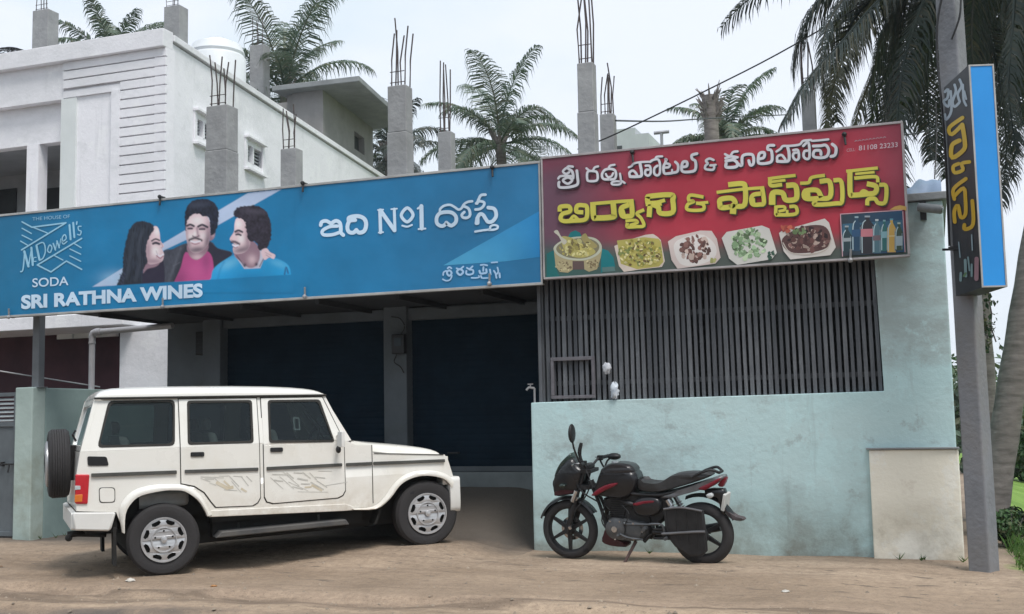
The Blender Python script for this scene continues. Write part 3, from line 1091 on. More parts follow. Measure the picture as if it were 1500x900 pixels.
def sign_art(Y, parent):
    inv = Vector(parent.location)
    return Art(lambda u, v, d: on_y(u, v, Y - d) - inv)
def sign_rect(b, x0, x1, z0, z1, y0, y1, o):
    b.box(x0 - o.x, x1 - o.x, y0 - o.y, y1 - o.y, z0 - o.z, z1 - o.z)

# ---- blue banner
YB = 11.95
BX0, BX1, BZ0, BZ1 = -12.35, -3.953, 2.895, 4.238
ob = Vector((-8, YB, 2.9))
blue = thing("blue_signboard", "long blue signboard with three smiling friends and white lettering above the shutters", "signboard", ob)
b = MB()
NXC, NZC = 40, 8
def bluecol(x, z):
    t = (x - BX0) / (BX1 - BX0)
    q = (z - BZ0) / (BZ1 - BZ0)
    c0, c1, c2 = pc(24, 108, 148), pc(20, 122, 172), pc(42, 116, 162)
    c = [a + (bb - a) * ss(0.05, 0.35, t) for a, bb in zip(c0, c1)]
    c = [a + (bb - a) * ss(0.5, 1.0, t) for a, bb in zip(c, c2)]
    return tuple(c)
for i in range(NXC):
    for j in range(NZC):
        xa, xc_ = BX0 + (BX1 - BX0) * i / NXC, BX0 + (BX1 - BX0) * (i + 1) / NXC
        za, zc = BZ0 + (BZ1 - BZ0) * j / NZC, BZ0 + (BZ1 - BZ0) * (j + 1) / NZC
        q = [(xa, za), (xc_, za), (xc_, zc), (xa, zc)]
        b.add([(x - ob.x, 0, z - ob.z) for x, z in q], [(0, 1, 2, 3)], [bluecol(x, z) for x, z in q])
b.build("panel", m_print_b, blue, recalc=False)
b = MB()
sign_rect(b, BX0, BX1, BZ0, BZ1, YB + 0.003, YB + 0.05, ob)
b.build("backing", m_frdark, blue)
b = MB()
sign_rect(b, BX0 - .02, BX1 + .0, BZ1 - 0.012, BZ1 + .016, YB - 0.012, YB + 0.055, ob)
sign_rect(b, BX0 - .02, BX1 + .0, BZ0 - 0.018, BZ0 + .010, YB - 0.012, YB + 0.055, ob)
sign_rect(b, BX1 - .022, BX1 + .0, BZ0 + .0105, BZ1 - .0125, YB - 0.010, YB + 0.055, ob)
b.build("frame", m_frame, blue, bevel=0.003)
def hook(parent, o, u, v, Y, down):
    P = on_y(u, v, Y) - o
    b = MB()
    b.tube([(P.x, -0.02, P.z), (P.x + .01, -0.04, P.z + (-.11 if down else .11))], 0.012, 6)
    b.ball((P.x, -0.03, P.z), 0.026, 8, 6)
    b.box(P.x - .02, P.x + .02, -0.025, 0.06, P.z - .01, P.z + .01)
    b.build("hook", m_blackp if down else m_steel, parent)
for (u, v) in ((236, 289), (445, 269), (722, 246)):
    hook(blue, ob, u, v, YB, True)
for (u, v) in ((15, 465), (240, 450), (448, 435), (718, 416)):
    hook(blue, ob, u, v, YB, False)

A1 = sign_art(YB, blue)
W1 = pc(200, 222, 245)
# pale band and light beam behind the people
A1.frame(160, 280, 5.357)
A1.frame(420, 220, 3.75)
A1.poly([(860, 634), (1389, 335), (1391, 588), (1200, 612)], None, grad=lambda u, v: tuple(a + (c - a) * ss(700, 790, u) for a, c in zip(pc(80, 165, 205), pc(35, 130, 190))))
A1.build("printed_bands", m_print_b, blue)
import numpy as np
class Picture:
    """soft printed picture: shapes blended with feathered edges into a fine grid of coloured cells"""
    def __init__(s, x0, x1, y0, y1, nx, ny):
        s.x = np.linspace(x0, x1, nx + 1)
        s.y = np.linspace(y0, y1, ny + 1)
        s.X, s.Y = np.meshgrid(s.x, s.y)
        s.c = np.zeros(s.X.shape + (3,))
        s.rs = np.random.RandomState(4)
    def dist(s, pts):
        P = np.array(pts, float)
        d = np.full(s.X.shape, 1e9)
        inside = np.zeros(s.X.shape, bool)
        for a, b_ in zip(P, np.roll(P, -1, 0)):
            e = b_ - a
            tt = np.clip(((s.X - a[0]) * e[0] + (s.Y - a[1]) * e[1]) / max(1e-9, e @ e), 0, 1)
            d = np.minimum(d, np.hypot(s.X - a[0] - tt * e[0], s.Y - a[1] - tt * e[1]))
            cr_ = (a[1] > s.Y) != (b_[1] > s.Y)
            with np.errstate(divide='ignore', invalid='ignore'):
                xx = a[0] + (s.Y - a[1]) * e[0] / (e[1] if abs(e[1]) > 1e-9 else 1e-9)
            inside ^= cr_ & (s.X < xx)
        return np.where(inside, d, -d)
    def mix(s, m, col):
        s.c += m[..., None] * (np.array(col) - s.c)
    def poly(s, pts, col, soft=6, smooth=4, al=1.0, rough=0):
        soft *= .6
        P = spline(pts, smooth, True) if smooth else pts
        d_ = s.dist(P)
        if rough:
            n = s.rs.randn(*s.X.shape)
            for ax_ in (0, 1, 0, 1):
                n = (n + np.roll(n, 1, ax_) + np.roll(n, -1, ax_)) / 3
            d_ = d_ + n / n.std() * rough
        m = np.clip(d_ / soft * .5 + .5, 0, 1) * al
        s.mix(m, col)
        return m
    def blob(s, cx, cy, rx, ry, col, al=.6, rot=0.0, within=None):
        c_, n_ = math.cos(R(rot)), math.sin(R(rot))
        a, b_ = ((s.X - cx) * c_ + (s.Y - cy) * n_) / rx, (-(s.X - cx) * n_ + (s.Y - cy) * c_) / ry
        m = np.exp(-(a * a + b_ * b_)) * al
        s.mix(m * within if within is not None else m, col)
    def line(s, pts, wd, col, al=.9, soft=4):
        P = np.array(spline(pts, 5) if len(pts) > 2 else pts, float)
        d = np.full(s.X.shape, 1e9)
        for a, b_ in zip(P[:-1], P[1:]):
            e = b_ - a
            tt = np.clip(((s.X - a[0]) * e[0] + (s.Y - a[1]) * e[1]) / max(1e-9, e @ e), 0, 1)
            d = np.minimum(d, np.hypot(s.X - a[0] - tt * e[0], s.Y - a[1] - tt * e[1]))
        s.mix(np.clip((wd / 2 - d) / soft * .5 + .5, 0, 1) * al, col)
    def grain(s, m, amp, sx, sy):
        """streaky tone inside a mask"""
        n = s.rs.rand(*s.X.shape)
        for ax_, k in ((0, sy), (1, sx)):
            for _ in range(k):
                n = (n + np.roll(n, 1, ax_) + np.roll(n, -1, ax_)) / 3
        n = (n - n.mean()) / (n.std() + 1e-9)
        s.c *= (1 + (m * amp * n))[..., None]
    def build(s, fx, fy, sc, Y, parent, name, material, off, zmax, zmin):
        inv = Vector(parent.location)
        b = MB()
        ny, nx = s.X.shape
        ok = np.zeros(s.X.shape, bool)
        for r_ in range(ny):
            for q_ in range(nx):
                p = on_y(fx + s.X[r_, q_] / sc, fy + s.Y[r_, q_] / sc, Y - off)
                ok[r_, q_] = zmin < p.z < zmax
                b.v.append(tuple(p - inv))
        C_ = np.clip(s.c, 0, .88)
        for r_ in range(ny - 1):
            for q_ in range(nx - 1):
                if ok[r_, q_] and ok[r_ + 1, q_] and ok[r_, q_ + 1] and ok[r_ + 1, q_ + 1]:
                    i0 = r_ * nx + q_
                    b.f.append((i0, i0 + nx, i0 + nx + 1, i0 + 1))
                    b.c.append([tuple(C_[r_, q_]), tuple(C_[r_ + 1, q_]), tuple(C_[r_ + 1, q_ + 1]), tuple(C_[r_, q_ + 1])])
        return b.build(name, material, parent, recalc=False)
PIC = Picture(-205, 1450, -12, 800, 350, 176)
_b0 = on_y(160, 300, YB).x
BG = np.zeros_like(PIC.c)
for r_ in range(PIC.X.shape[0]):
    for q_ in range(PIC.X.shape[1]):
        pw = on_y(160 + PIC.X[r_, q_] / 5.357, 280 + PIC.Y[r_, q_] / 5.357, YB)
        BG[r_, q_] = bluecol(pw.x, max(pw.z, BZ0 + .3))
PIC.c[:] = BG
PIC.poly([(-230, 840), (-230, 812), (420, 412), (1085, 18), (1400, -40), (860, 265), (420, 470), (95, 742)], pc(186, 200, 226), 6, 0, .95)
PIC.blob(60, 690, 120, 60, pc(165, 200, 228), .6)
SKN, SKD, SKL = pc(226, 198, 204), pc(150, 120, 134), pc(255, 238, 238)
HR, HRL = pc(34, 36, 52), pc(70, 74, 92)
# jacket, shirt and head of the man in the middle
m = PIC.poly([(385, 800), (415, 495), (500, 455), (605, 410), (790, 396), (850, 450), (965, 488), (890, 560), (810, 650), (790, 800)], pc(74, 76, 88), 8)
PIC.grain(m, .10, 1, 6)
PIC.poly([(780, 395), (850, 450), (965, 488), (880, 570), (800, 650), (775, 520)], pc(46, 44, 60), 10)
PIC.line([(605, 440), (560, 560), (500, 730)], 34, pc(44, 46, 58), .8, 14)
PIC.line([(560, 450), (520, 560), (470, 700)], 12, pc(104, 106, 118), .6, 10)
PIC.line([(500, 590), (555, 560)], 8, pc(110, 110, 122), .5)
m = PIC.poly([(600, 480), (680, 525), (765, 472), (815, 560), (796, 800), (505, 800), (562, 600)], pc(186, 78, 136), 8)
PIC.blob(560, 690, 60, 90, pc(140, 62, 112), .6, 20, m)
PIC.blob(760, 560, 40, 90, pc(140, 62, 112), .6, 0, m)
PIC.blob(670, 640, 70, 60, pc(204, 96, 152), .5, 0, m)
m = PIC.poly([(618, 415), (768, 410), (764, 480), (690, 540), (628, 505)], SKD, 8)
PIC.blob(690, 520, 50, 25, SKN, .7, 0, m)
m = PIC.poly([(606, 240), (650, 175), (720, 170), (780, 215), (792, 330), (775, 420), (715, 478), (655, 484), (618, 425), (600, 330)], SKN, 6)
PIC.blob(690, 235, 60, 35, SKL, .7, 0, m)
PIC.blob(640, 360, 28, 30, SKL, .6, 0, m)
PIC.blob(738, 352, 32, 30, SKL, .5, 0, m)
PIC.blob(782, 330, 30, 110, SKD, .75, 0, m)
PIC.blob(606, 330, 16, 80, SKD, .5, 0, m)
PIC.blob(690, 462, 95, 28, pc(92, 78, 92), .85, -6, m)
PIC.blob(768, 400, 22, 60, pc(104, 88, 102), .7, 10, m)
PIC.blob(622, 420, 22, 40, pc(110, 94, 108), .6, 0, m)
PIC.blob(636, 288, 26, 14, SKD, .7, 0, m)
PIC.blob(732, 290, 32, 14, SKD, .7, 0, m)
PIC.line([(610, 274), (636, 264), (664, 276)], 16, HR, .95)
PIC.line([(698, 280), (730, 266), (770, 284)], 17, HR, .95)
PIC.line([(620, 296), (650, 295)], 14, HR, .9)
PIC.line([(710, 300), (748, 299)], 14, HR, .9)
PIC.line([(690, 292), (694, 335), (704, 352)], 14, SKD, .8, 8)
PIC.line([(655, 354), (676, 361), (702, 354)], 10, pc(110, 84, 98), .9)
PIC.blob(672, 335, 12, 22, SKL, .7)
PIC.line([(630, 386), (662, 371), (690, 372), (724, 388)], 18, pc(62, 52, 64), .92, 6)
PIC.line([(642, 394), (674, 402), (712, 393)], 13, pc(232, 226, 236), .95, 4)
PIC.line([(648, 410), (676, 418), (706, 409)], 9, pc(160, 110, 124), .8)
PIC.poly([(793, 330), (818, 298), (832, 330), (820, 372), (790, 390)], SKD, 6)
PIC.blob(815, 335, 10, 24, SKN, .7)
m = PIC.poly([(598, 310), (594, 170), (630, 98), (690, 66), (790, 72), (852, 130), (858, 220), (838, 310), (798, 345), (788, 235), (772, 205), (735, 196), (700, 178), (650, 190), (618, 228), (606, 262)], HR, 7, 4, 1.0, 1.8)
PIC.grain(m, .22, 1, 3)
PIC.blob(700, 110, 70, 24, HRL, .6, -5, m)
# woman
m = PIC.poly([(205, 800), (270, 620), (330, 565), (425, 545), (412, 800)], pc(46, 40, 60), 8)
PIC.poly([(285, 555), (390, 558), (370, 592), (300, 612), (265, 645)], SKD, 7)
m = PIC.poly([(345, 283), (378, 282), (396, 330), (402, 388), (431, 432), (414, 452), (428, 490), (420, 545), (380, 567), (312, 574), (286, 520), (282, 440), (310, 360)], SKN, 5)
PIC.blob(375, 320, 24, 34, SKL, .7, 0, m)
PIC.blob(362, 470, 34, 40, SKL, .75, 0, m)
PIC.blob(305, 470, 26, 100, SKD, .7, 0, m)
PIC.blob(350, 552, 70, 24, SKD, .75, 0, m)
PIC.blob(372, 408, 30, 13, SKD, .8, 10, m)
PIC.line([(334, 392), (364, 377), (394, 388)], 12, HR, .95)
PIC.line([(344, 414), (366, 407), (392, 416)], 17, HR, .95)
PIC.line([(402, 400), (420, 436), (408, 446)], 6, SKD, .6)
PIC.line([(374, 498), (398, 512), (423, 498)], 14, pc(234, 226, 236), .95, 4)
PIC.line([(372, 508), (400, 528), (422, 512)], 8, pc(150, 82, 104), .85)
PIC.line([(368, 470), (378, 500), (372, 524)], 5, SKD, .6)
m = PIC.poly([(55, 800), (108, 610), (110, 500), (148, 330), (190, 258), (262, 234), (335, 260), (352, 300), (308, 380), (288, 470), (300, 560), (266, 625), (232, 800)], pc(40, 45, 58), 7, 4, 1.0, 2)
PIC.grain(m, .25, 0, 14)
PIC.line([(270, 300), (230, 430), (240, 560), (205, 700)], 16, pc(78, 84, 98), .5, 14)
PIC.line([(190, 330), (165, 500), (140, 680)], 14, pc(72, 80, 94), .45, 14)
for (x, y) in ((85, 655), (98, 690), (72, 700), (95, 722), (112, 640), (104, 670)):
    PIC.line([(x, y), (x + 12, y + 16)], 9, pc(62, 66, 92), .8)
# man in blue
m = PIC.poly([(788, 800), (800, 680), (820, 610), (900, 545), (1000, 500), (1080, 560), (1200, 520), (1320, 532), (1410, 590), (1428, 700), (1430, 800)], pc(34, 152, 208), 7)
PIC.blob(940, 570, 90, 40, pc(110, 186, 222), .75, -25, m)
PIC.blob(1330, 570, 80, 30, pc(100, 180, 218), .6, 20, m)
PIC.blob(1120, 680, 200, 40, pc(24, 128, 186), .7, 0, m)
PIC.line([(900, 560), (870, 620), (850, 700)], 10, pc(24, 120, 176), .6, 10)
PIC.poly([(985, 505), (1060, 612), (1185, 606), (1225, 510), (1180, 460), (1100, 570)], pc(202, 198, 214), 6, 0)
m = PIC.poly([(980, 490), (1100, 390), (1172, 440), (1182, 520), (1150, 590), (1095, 602), (1040, 560)], SKD, 8)
PIC.blob(1120, 540, 36, 40, SKN, .7, 0, m)
m = PIC.poly([(1002, 213), (1065, 223), (1090, 330), (1105, 420), (1062, 482), (985, 492), (970, 450), (985, 425), (960, 398), (946, 374), (978, 320), (984, 258)], SKN, 5)
PIC.blob(1015, 262, 30, 34, SKL, .7, 0, m)
PIC.blob(1038, 375, 30, 34, SKL, .7, 0, m)
PIC.blob(1088, 380, 26, 110, SKD, .75, 0, m)
PIC.blob(1040, 462, 80, 28, pc(100, 84, 98), .8, -14, m)
PIC.blob(1008, 325, 24, 12, SKD, .8, 0, m)
PIC.line([(990, 320), (1014, 309), (1044, 322)], 15, HR, .95)
PIC.line([(996, 343), (1014, 340), (1032, 347)], 14, HR, .95)
PIC.line([(955, 385), (975, 392)], 6, SKD, .7)
PIC.line([(960, 402), (988, 400), (1018, 416)], 19, pc(64, 54, 70), .9, 6)
PIC.line([(972, 424), (990, 433), (1010, 427)], 14, pc(232, 226, 238), .95, 4)
PIC.line([(975, 440), (992, 447), (1006, 440)], 7, pc(150, 100, 116), .8)
m = PIC.poly([(976, 175), (1000, 138), (1060, 118), (1160, 118), (1234, 166), (1270, 260), (1264, 380), (1232, 454), (1180, 467), (1150, 402), (1096, 392), (1072, 300), (1062, 235), (1010, 212), (985, 212)], pc(48, 42, 54), 7, 4, 1.0, 2.5)
PIC.grain(m, .22, 2, 2)
PIC.blob(1130, 160, 90, 24, pc(84, 78, 92), .55, 8, m)
PIC.line([(1000, 508), (1062, 592)], 8, pc(70, 60, 80), .8)
PIC.line([(1217, 520), (1180, 592)], 8, pc(70, 60, 80), .8)
PIC.blob(1064, 582, 12, 14, pc(44, 38, 60), .9)
PIC.blob(1155, 576, 12, 14, pc(44, 38, 60), .9)
m = PIC.poly([(1195, 465), (1235, 450), (1262, 480), (1302, 502), (1290, 534), (1255, 522), (1220, 542), (1198, 505)], SKN, 6)
PIC.line([(1232, 502), (1264, 524)], 6, SKD, .7)
PIC.line([(1225, 482), (1272, 508)], 5, SKD, .6)
PIC.line([(1376, 655), (1388, 600), (1404, 645)], 12, pc(44, 80, 124), .8)
# plain strip along the foot of the print, its upper border slanting
k_ = np.interp(PIC.X, [-205, 40, 1450], [756, 742, 655])
mm = np.clip((PIC.Y - k_) / 8 + .5, 0, 1)
PIC.c += mm[..., None] * (BG - PIC.c)
PIC.build(160, 280, 5.357, YB, blue, "printed_people", m_print_b, 0.0022, BZ1 - .014, BZ0 + .03)
A1 = sign_art(YB, blue)
A1.off = 0.0062
A1.step = 0.00004
A1.frame(0, 260, 3.409)
A1.text("SRI RATHNA WINES", (106, 655), (1012, 594), 66, W1, bold=0.045)
A1.build("lettering", m_print_b, blue)
A1.frame(20, 305, 6.923)
A1.text("SODA", (190, 802), (556, 780), 88, W1, bold=0.012)
A1.build("lettering", m_print_b, blue)
A1.text("THE HOUSE OF", (190, 128), (570, 100), 34, pc(150, 190, 215))
A1.build("lettering", m_print_b, blue)
W2 = pc(150, 200, 225)
for l, wd in (([(85, 140), (185, 195), (530, 150), (80, 425)], 15), ([(195, 195), (340, 252)], 12), ([(85, 205), (180, 258)], 12), ([(85, 275), (185, 325)], 12), ([(70, 335), (150, 382)], 12),
              ([(690, 308), (240, 578), (378, 648), (535, 538), (690, 622)], 15), ([(410, 480), (500, 528)], 12), ([(605, 355), (685, 402)], 12), ([(570, 415), (680, 468)], 12), ([(570, 485), (680, 540)], 12)):
    for a, c in zip(l, l[1:]):
        A1.ribbon([a, c], wd, W2)
A1.strokes([([(72, 645), (95, 620), (112, 440)], 14), ([(108, 440), (150, 592)], 24), ([(150, 592), (182, 402)], 12), ([(180, 402), (194, 578)], 22), ([(228, 500), (205, 505), (203, 540), (228, 540)], 9),
            ([(232, 385), (262, 525)], 22), ([(228, 378), (300, 350), (322, 430), (300, 505), (262, 530)], 13), ([(345, 420), (365, 375), (388, 400), (372, 450), (348, 440)], 13, True),
            ([(402, 360), (424, 425)], 16), ([(424, 425), (440, 335)], 8), ([(440, 335), (462, 402)], 16), ([(462, 402), (478, 312)], 8), ([(490, 345), (532, 312), (520, 270), (494, 300), (500, 365), (540, 340)], 13),
            ([(566, 172), (578, 318)], 20), ([(604, 150), (616, 296)], 20), ([(642, 140), (638, 165)], 14), ([(684, 185), (655, 190), (660, 225), (684, 235), (675, 272), (648, 268)], 12)], W2, 4)
A1.build("lettering", m_print_b, blue)
# Telugu line: idi No1 dosti
A1.frame(460, 280, 9.375)
A1.strokes([([(92, 470), (108, 425), (170, 412), (238, 452)], 50), ([(238, 446), (300, 410), (355, 440), (368, 520), (368, 570), (402, 606)], 52),
            ([(320, 482), (210, 492), (118, 545), (124, 596), (190, 606), (275, 595), (345, 570)], 46),
            ([(582, 535), (540, 572), (478, 560), (458, 490), (490, 412), (565, 400)], 54), ([(582, 540), (622, 572), (690, 548), (716, 460), (692, 385), (622, 348), (540, 350), (478, 372), (482, 420)], 56)], W1)
A1.build("lettering", m_print_b, blue)
A1.strokes([([(905, 265), (914, 570)], 46), ([(912, 268), (1105, 540)], 56), ([(1102, 248), (1112, 545)], 40), ([(878, 262), (950, 256)], 22), ([(888, 572), (950, 566)], 22), ([(1060, 250), (1140, 243)], 22),
            ([(1360, 330), (1280, 425), (1198, 335), (1280, 232)], 44, True), ([(1212, 476), (1280, 490), (1345, 466)], 26), ([(1474, 208), (1480, 515)], 56), ([(1425, 242), (1470, 210)], 28), ([(1436, 524), (1530, 516)], 26)], W1, 6)
A1.build("lettering", m_print_b, blue)
A1.frame(620, 275, 10.714)
A1.strokes([([(365, 560), (300, 605), (222, 570), (210, 480), (255, 408), (350, 385), (450, 395), (512, 455), (512, 540), (450, 595), (400, 582), (362, 550)], 58),
            ([(262, 395), (268, 335), (330, 285), (420, 272), (490, 305), (550, 345), (600, 325), (640, 262), (700, 225), (768, 215)], 38),
            ([(625, 290), (710, 330), (735, 420), (700, 470), (630, 472), (605, 430), (645, 385)], 44),
            ([(975, 112), (905, 122), (868, 190), (845, 250)], 44), ([(830, 250), (882, 215), (955, 235), (945, 290), (890, 335), (820, 345)], 42),
            ([(835, 560), (850, 480), (890, 418), (940, 430), (985, 500), (1020, 540), (1085, 530), (1140, 460), (1140, 385), (1105, 330), (1020, 315)], 58), ([(850, 480), (850, 555)], 66),
            ([(815, 692), (930, 672), (1040, 655), (1055, 610), (1110, 588), (1168, 605), (1160, 642), (1100, 662), (1030, 665)], 34)], W1)
A1.build("lettering", m_print_b, blue)
A1.frame(640, 375, 13.64)
W3 = pc(165, 200, 232)
A1.strokes([([(215, 250), (250, 225), (290, 250)], 34), ([(200, 340), (245, 290), (295, 345), (245, 400)], 40, True), ([(125, 385), (135, 330), (185, 300)], 32), ([(118, 468), (185, 498), (262, 478), (300, 400)], 30),
            ([(400, 320), (460, 265), (525, 320), (465, 382)], 42, True), ([(395, 250), (460, 268), (528, 215)], 34),
            ([(590, 300), (588, 360), (655, 375), (722, 350), (720, 285), (650, 275)], 36), ([(600, 240), (650, 262), (712, 210)], 34), ([(690, 440), (780, 442), (850, 425), (835, 400)], 28),
            ([(850, 300), (872, 352), (940, 348), (990, 335), (985, 270)], 40), ([(875, 185), (940, 178), (1005, 192)], 34), ([(930, 225), (925, 300)], 36), ([(880, 400), (895, 440)], 34), ([(915, 446), (1032, 442)], 28),
            ([(1060, 275), (1075, 372)], 34), ([(1090, 135), (1208, 126)], 30), ([(1140, 300), (1170, 350), (1190, 440)], 36), ([(1210, 235), (1225, 320), (1180, 380)], 32), ([(1250, 350), (1258, 430)], 38)], W3, 4)
A1.build("lettering", m_print_b, blue)

# ---- red board
YR = 11.93
RX0, RX1, RZ0, RZ1 = -3.935, -0.168, 2.944, 4.272
orr = Vector((-2, YR, 2.95))
red = thing("red_signboard", "red food signboard with yellow lettering and printed dishes above the slatted window", "signboard", orr)
def redcol(x, z):
    t = (x - RX0) / (RX1 - RX0)
    q = (z - RZ0) / (RZ1 - RZ0)
    hot, edge, green = Vector(pc(176, 54, 70)), Vector(pc(104, 72, 88)), Vector(pc(46, 96, 88))
    f = ss(0.02, 0.42, t) * (1 - 0.45 * ss(0.86, 1.0, t))
    c = edge.lerp(hot, f)
    c = c.lerp(Vector(pc(140, 52, 70)), 0.5 * ss(0.8, 1.0, q))
    lim = 0.30 - 0.12 * t
    c = c.lerp(green, 0.85 * (1 - ss(lim - 0.13, lim + 0.05, q)))
    return tuple(c)
b = MB()
NXC, NZC = 36, 14
for i in range(NXC):
    for j in range(NZC):
        xa, xc_ = RX0 + (RX1 - RX0) * i / NXC, RX0 + (RX1 - RX0) * (i + 1) / NXC
        za, zc = RZ0 + (RZ1 - RZ0) * j / NZC, RZ0 + (RZ1 - RZ0) * (j + 1) / NZC
        q = [(xa, za), (xc_, za), (xc_, zc), (xa, zc)]
        b.add([(x - orr.x, 0, z - orr.z) for x, z in q], [(0, 1, 2, 3)], [redcol(x, z) for x, z in q])
b.build("panel", m_print_r, red, recalc=False)
b = MB()
sign_rect(b, RX0, RX1, RZ0, RZ1, YR + 0.003, YR + 0.07, orr)
b.build("backing", m_frdark, red)
b = MB()
for (a, c, d, e) in ((RX0, RX1 + .012, RZ1 - .010, RZ1 + .014), (RX0, RX1 + .012, RZ0 - .014, RZ0 + .008), (RX0 - .003, RX0 + .016, RZ0 + .0085, RZ1 - .0105), (RX1 - .008, RX1 + .016, RZ0 + .0085, RZ1 - .0105)):
    sign_rect(b, a, c, d, e, YR - .012, YR + .075, orr)
b.build("frame", mat("pinkish aluminium frame", (0.46, 0.42, 0.42), (0.33, 0.30, 0.30), 5, 0.5, metal=0.3), red, bevel=0.003)
for (u, v) in ((927, 224), (1237, 198)):
    hook(red, orr, u, v, YR, True)
hook(red, orr, 1246, 382, YR, False)
# thin scaffold pegs above the sign
def red_art(off):
    a = sign_art(YR, red)
    a.off = off
    return a
A2 = red_art(0.0012)
blob = random.Random(3)
def blobs(A, cx, cy, rx, ry, n, cols, r0, r1):
    for _ in range(n):
        a, q = blob.uniform(0, 6.283), math.sqrt(blob.random())
        x, y = cx + rx * q * math.cos(a), cy + ry * q * math.sin(a)
        r = blob.uniform(r0, r1)
        k = blob.uniform(0, 3.14)
        e = blob.uniform(0.4, 0.9)
        pts = []
        for i in range(7):
            t = 2 * math.pi * i / 7
            px_, py_ = r * math.cos(t) * blob.uniform(.75, 1.2), r * e * math.sin(t) * blob.uniform(.75, 1.2)
            pts.append((x + px_ * math.cos(k) - py_ * math.sin(k), y + px_ * math.sin(k) + py_ * math.cos(k)))
        c = blob.choice(cols)
        g_ = blob.uniform(0.8, 1.2)
        A.poly(pts, tuple(z * g_ for z in c))
A2.step = 0.00002
A2.frame(800, 320, 7.5)
TE = pc(28, 118, 122)
A2.poly([(240, 205), (268, 155), (320, 132), (372, 158), (405, 235)], TE)
A2.poly([(6, 390), (85, 350), (110, 560), (150, 640), (6, 660)], pc(32, 105, 105))
A2.poly([(605, 330), (680, 355), (740, 430), (760, 540), (600, 600)], pc(25, 118, 125))
A2.poly([(612, 540), (750, 530), (760, 580), (620, 590)], pc(90, 120, 118))
A2.poly([(85, 345), (105, 530), (150, 590), (240, 598), (290, 565), (420, 562), (470, 588), (560, 560), (600, 430), (615, 335)], pc(170, 158, 122))
A2.poly([(290, 470), (290, 565), (420, 562), (415, 470)], pc(95, 78, 76))
blobs(A2, 190, 520, 90, 60, 26, [pc(190, 180, 140), pc(120, 105, 80)], 8, 18)
blobs(A2, 510, 500, 80, 60, 26, [pc(195, 182, 140), pc(130, 115, 85)], 8, 18)
A2.poly([(80, 335), (130, 270), (250, 215), (420, 200), (550, 225), (612, 310), (570, 400), (430, 460), (250, 455), (130, 410)], pc(186, 188, 168), 4)
A2.poly([(110, 335), (150, 280), (260, 235), (420, 215), (540, 250), (585, 315), (540, 390), (420, 440), (260, 435), (150, 390)], pc(128, 122, 96), 4)
A2.poly([(165, 210), (250, 205), (330, 240), (400, 280), (500, 320), (540, 380), (420, 430), (290, 420), (200, 350)], pc(176, 166, 100), 4)
A2.poly([(385, 210), (430, 165), (470, 220), (560, 300), (520, 330), (430, 280)], pc(160, 148, 96), 4)
A2.poly([(85, 150), (125, 130), (165, 200), (230, 250), (190, 290), (140, 200)], pc(190, 186, 170), 3)
blobs(A2, 330, 330, 190, 90, 70, [pc(188, 176, 104), pc(160, 150, 84), pc(205, 198, 140), pc(120, 108, 70)], 10, 34)
A2.build("printed_dish", m_print_r, red)
A2.poly([(748, 305), (900, 240), (1090, 182), (1175, 172), (1225, 205), (1260, 240), (1305, 470), (1272, 535), (1050, 560), (855, 590), (800, 525)], pc(206, 192, 180))
A2.poly([(778, 245), (1080, 208), (1235, 225), (1262, 260), (1288, 480), (1240, 530), (1000, 560), (820, 500)], pc(178, 168, 92))
blobs(A2, 1035, 380, 235, 150, 210, [pc(200, 190, 110), pc(160, 150, 70), pc(130, 140, 80), pc(215, 205, 150), pc(110, 92, 60)], 8, 26)
A2.build("printed_dish", m_print_r, red)
A2.frame(790, 300, 5)
A2.poly([(942, 270), (1000, 232), (1180, 190), (1262, 192), (1300, 250), (1328, 388), (1290, 432), (1012, 470), (968, 405)], pc(205, 190, 185))
A2.poly([(985, 300), (1060, 240), (1200, 222), (1290, 300), (1280, 390), (1150, 445), (1030, 430)], pc(216, 210, 206), 5)
blobs(A2, 1140, 325, 105, 95, 70, [pc(110, 78, 72), pc(130, 95, 88), pc(85, 62, 58), pc(190, 170, 160)], 10, 28)
blobs(A2, 1280, 410, 30, 14, 8, [pc(170, 170, 110)], 10, 16)
A2.build("printed_dish", m_print_r, red)
A2.frame(1050, 290, 5)
A2.poly([(36, 295), (72, 250), (330, 203), (385, 225), (440, 402), (402, 450), (150, 492), (90, 445)], pc(208, 206, 200))
blobs(A2, 235, 340, 128, 108, 130, [pc(160, 186, 150), pc(130, 158, 120), pc(186, 205, 170), pc(90, 110, 80)], 9, 26)
blobs(A2, 395, 420, 30, 25, 10, [pc(60, 90, 75)], 8, 18)
A2.build("printed_dish", m_print_r, red)
A2.poly([(455, 258), (480, 240), (790, 152), (822, 182), (872, 362), (832, 420), (540, 452), (490, 392)], pc(206, 200, 194))
A2.poly([(480, 300), (620, 215), (780, 205), (835, 290), (800, 370), (650, 405), (520, 390)], pc(92, 66, 64), 5)
blobs(A2, 655, 305, 160, 85, 120, [pc(78, 52, 52), pc(105, 72, 68), pc(130, 95, 90), pc(55, 40, 42), pc(170, 150, 140)], 8, 24)
blobs(A2, 520, 228, 45, 20, 10, [pc(190, 100, 80), pc(170, 80, 70)], 12, 22)
blobs(A2, 600, 245, 50, 20, 10, [pc(110, 130, 90)], 10, 18)
A2.ribbon([(485, 330), (540, 400), (680, 415), (800, 380), (840, 300)], 8, pc(190, 180, 170))
A2.build("printed_dish", m_print_r, red)
A2 = red_art(0.016)
A2.step = 0.00005
A2.frame(1220, 300, 10.59)
A2.poly([(118, 148), (1075, 85), (1118, 735), (300, 790), (150, 800)], None, grad=lambda u, v: tuple(a + (c - a) * ss(1255, 1320, u) for a, c in zip(pc(52, 62, 70), pc(38, 78, 110))))
A2.poly([(150, 300), (1080, 240), (1085, 430), (140, 480)], pc(56, 98, 122))
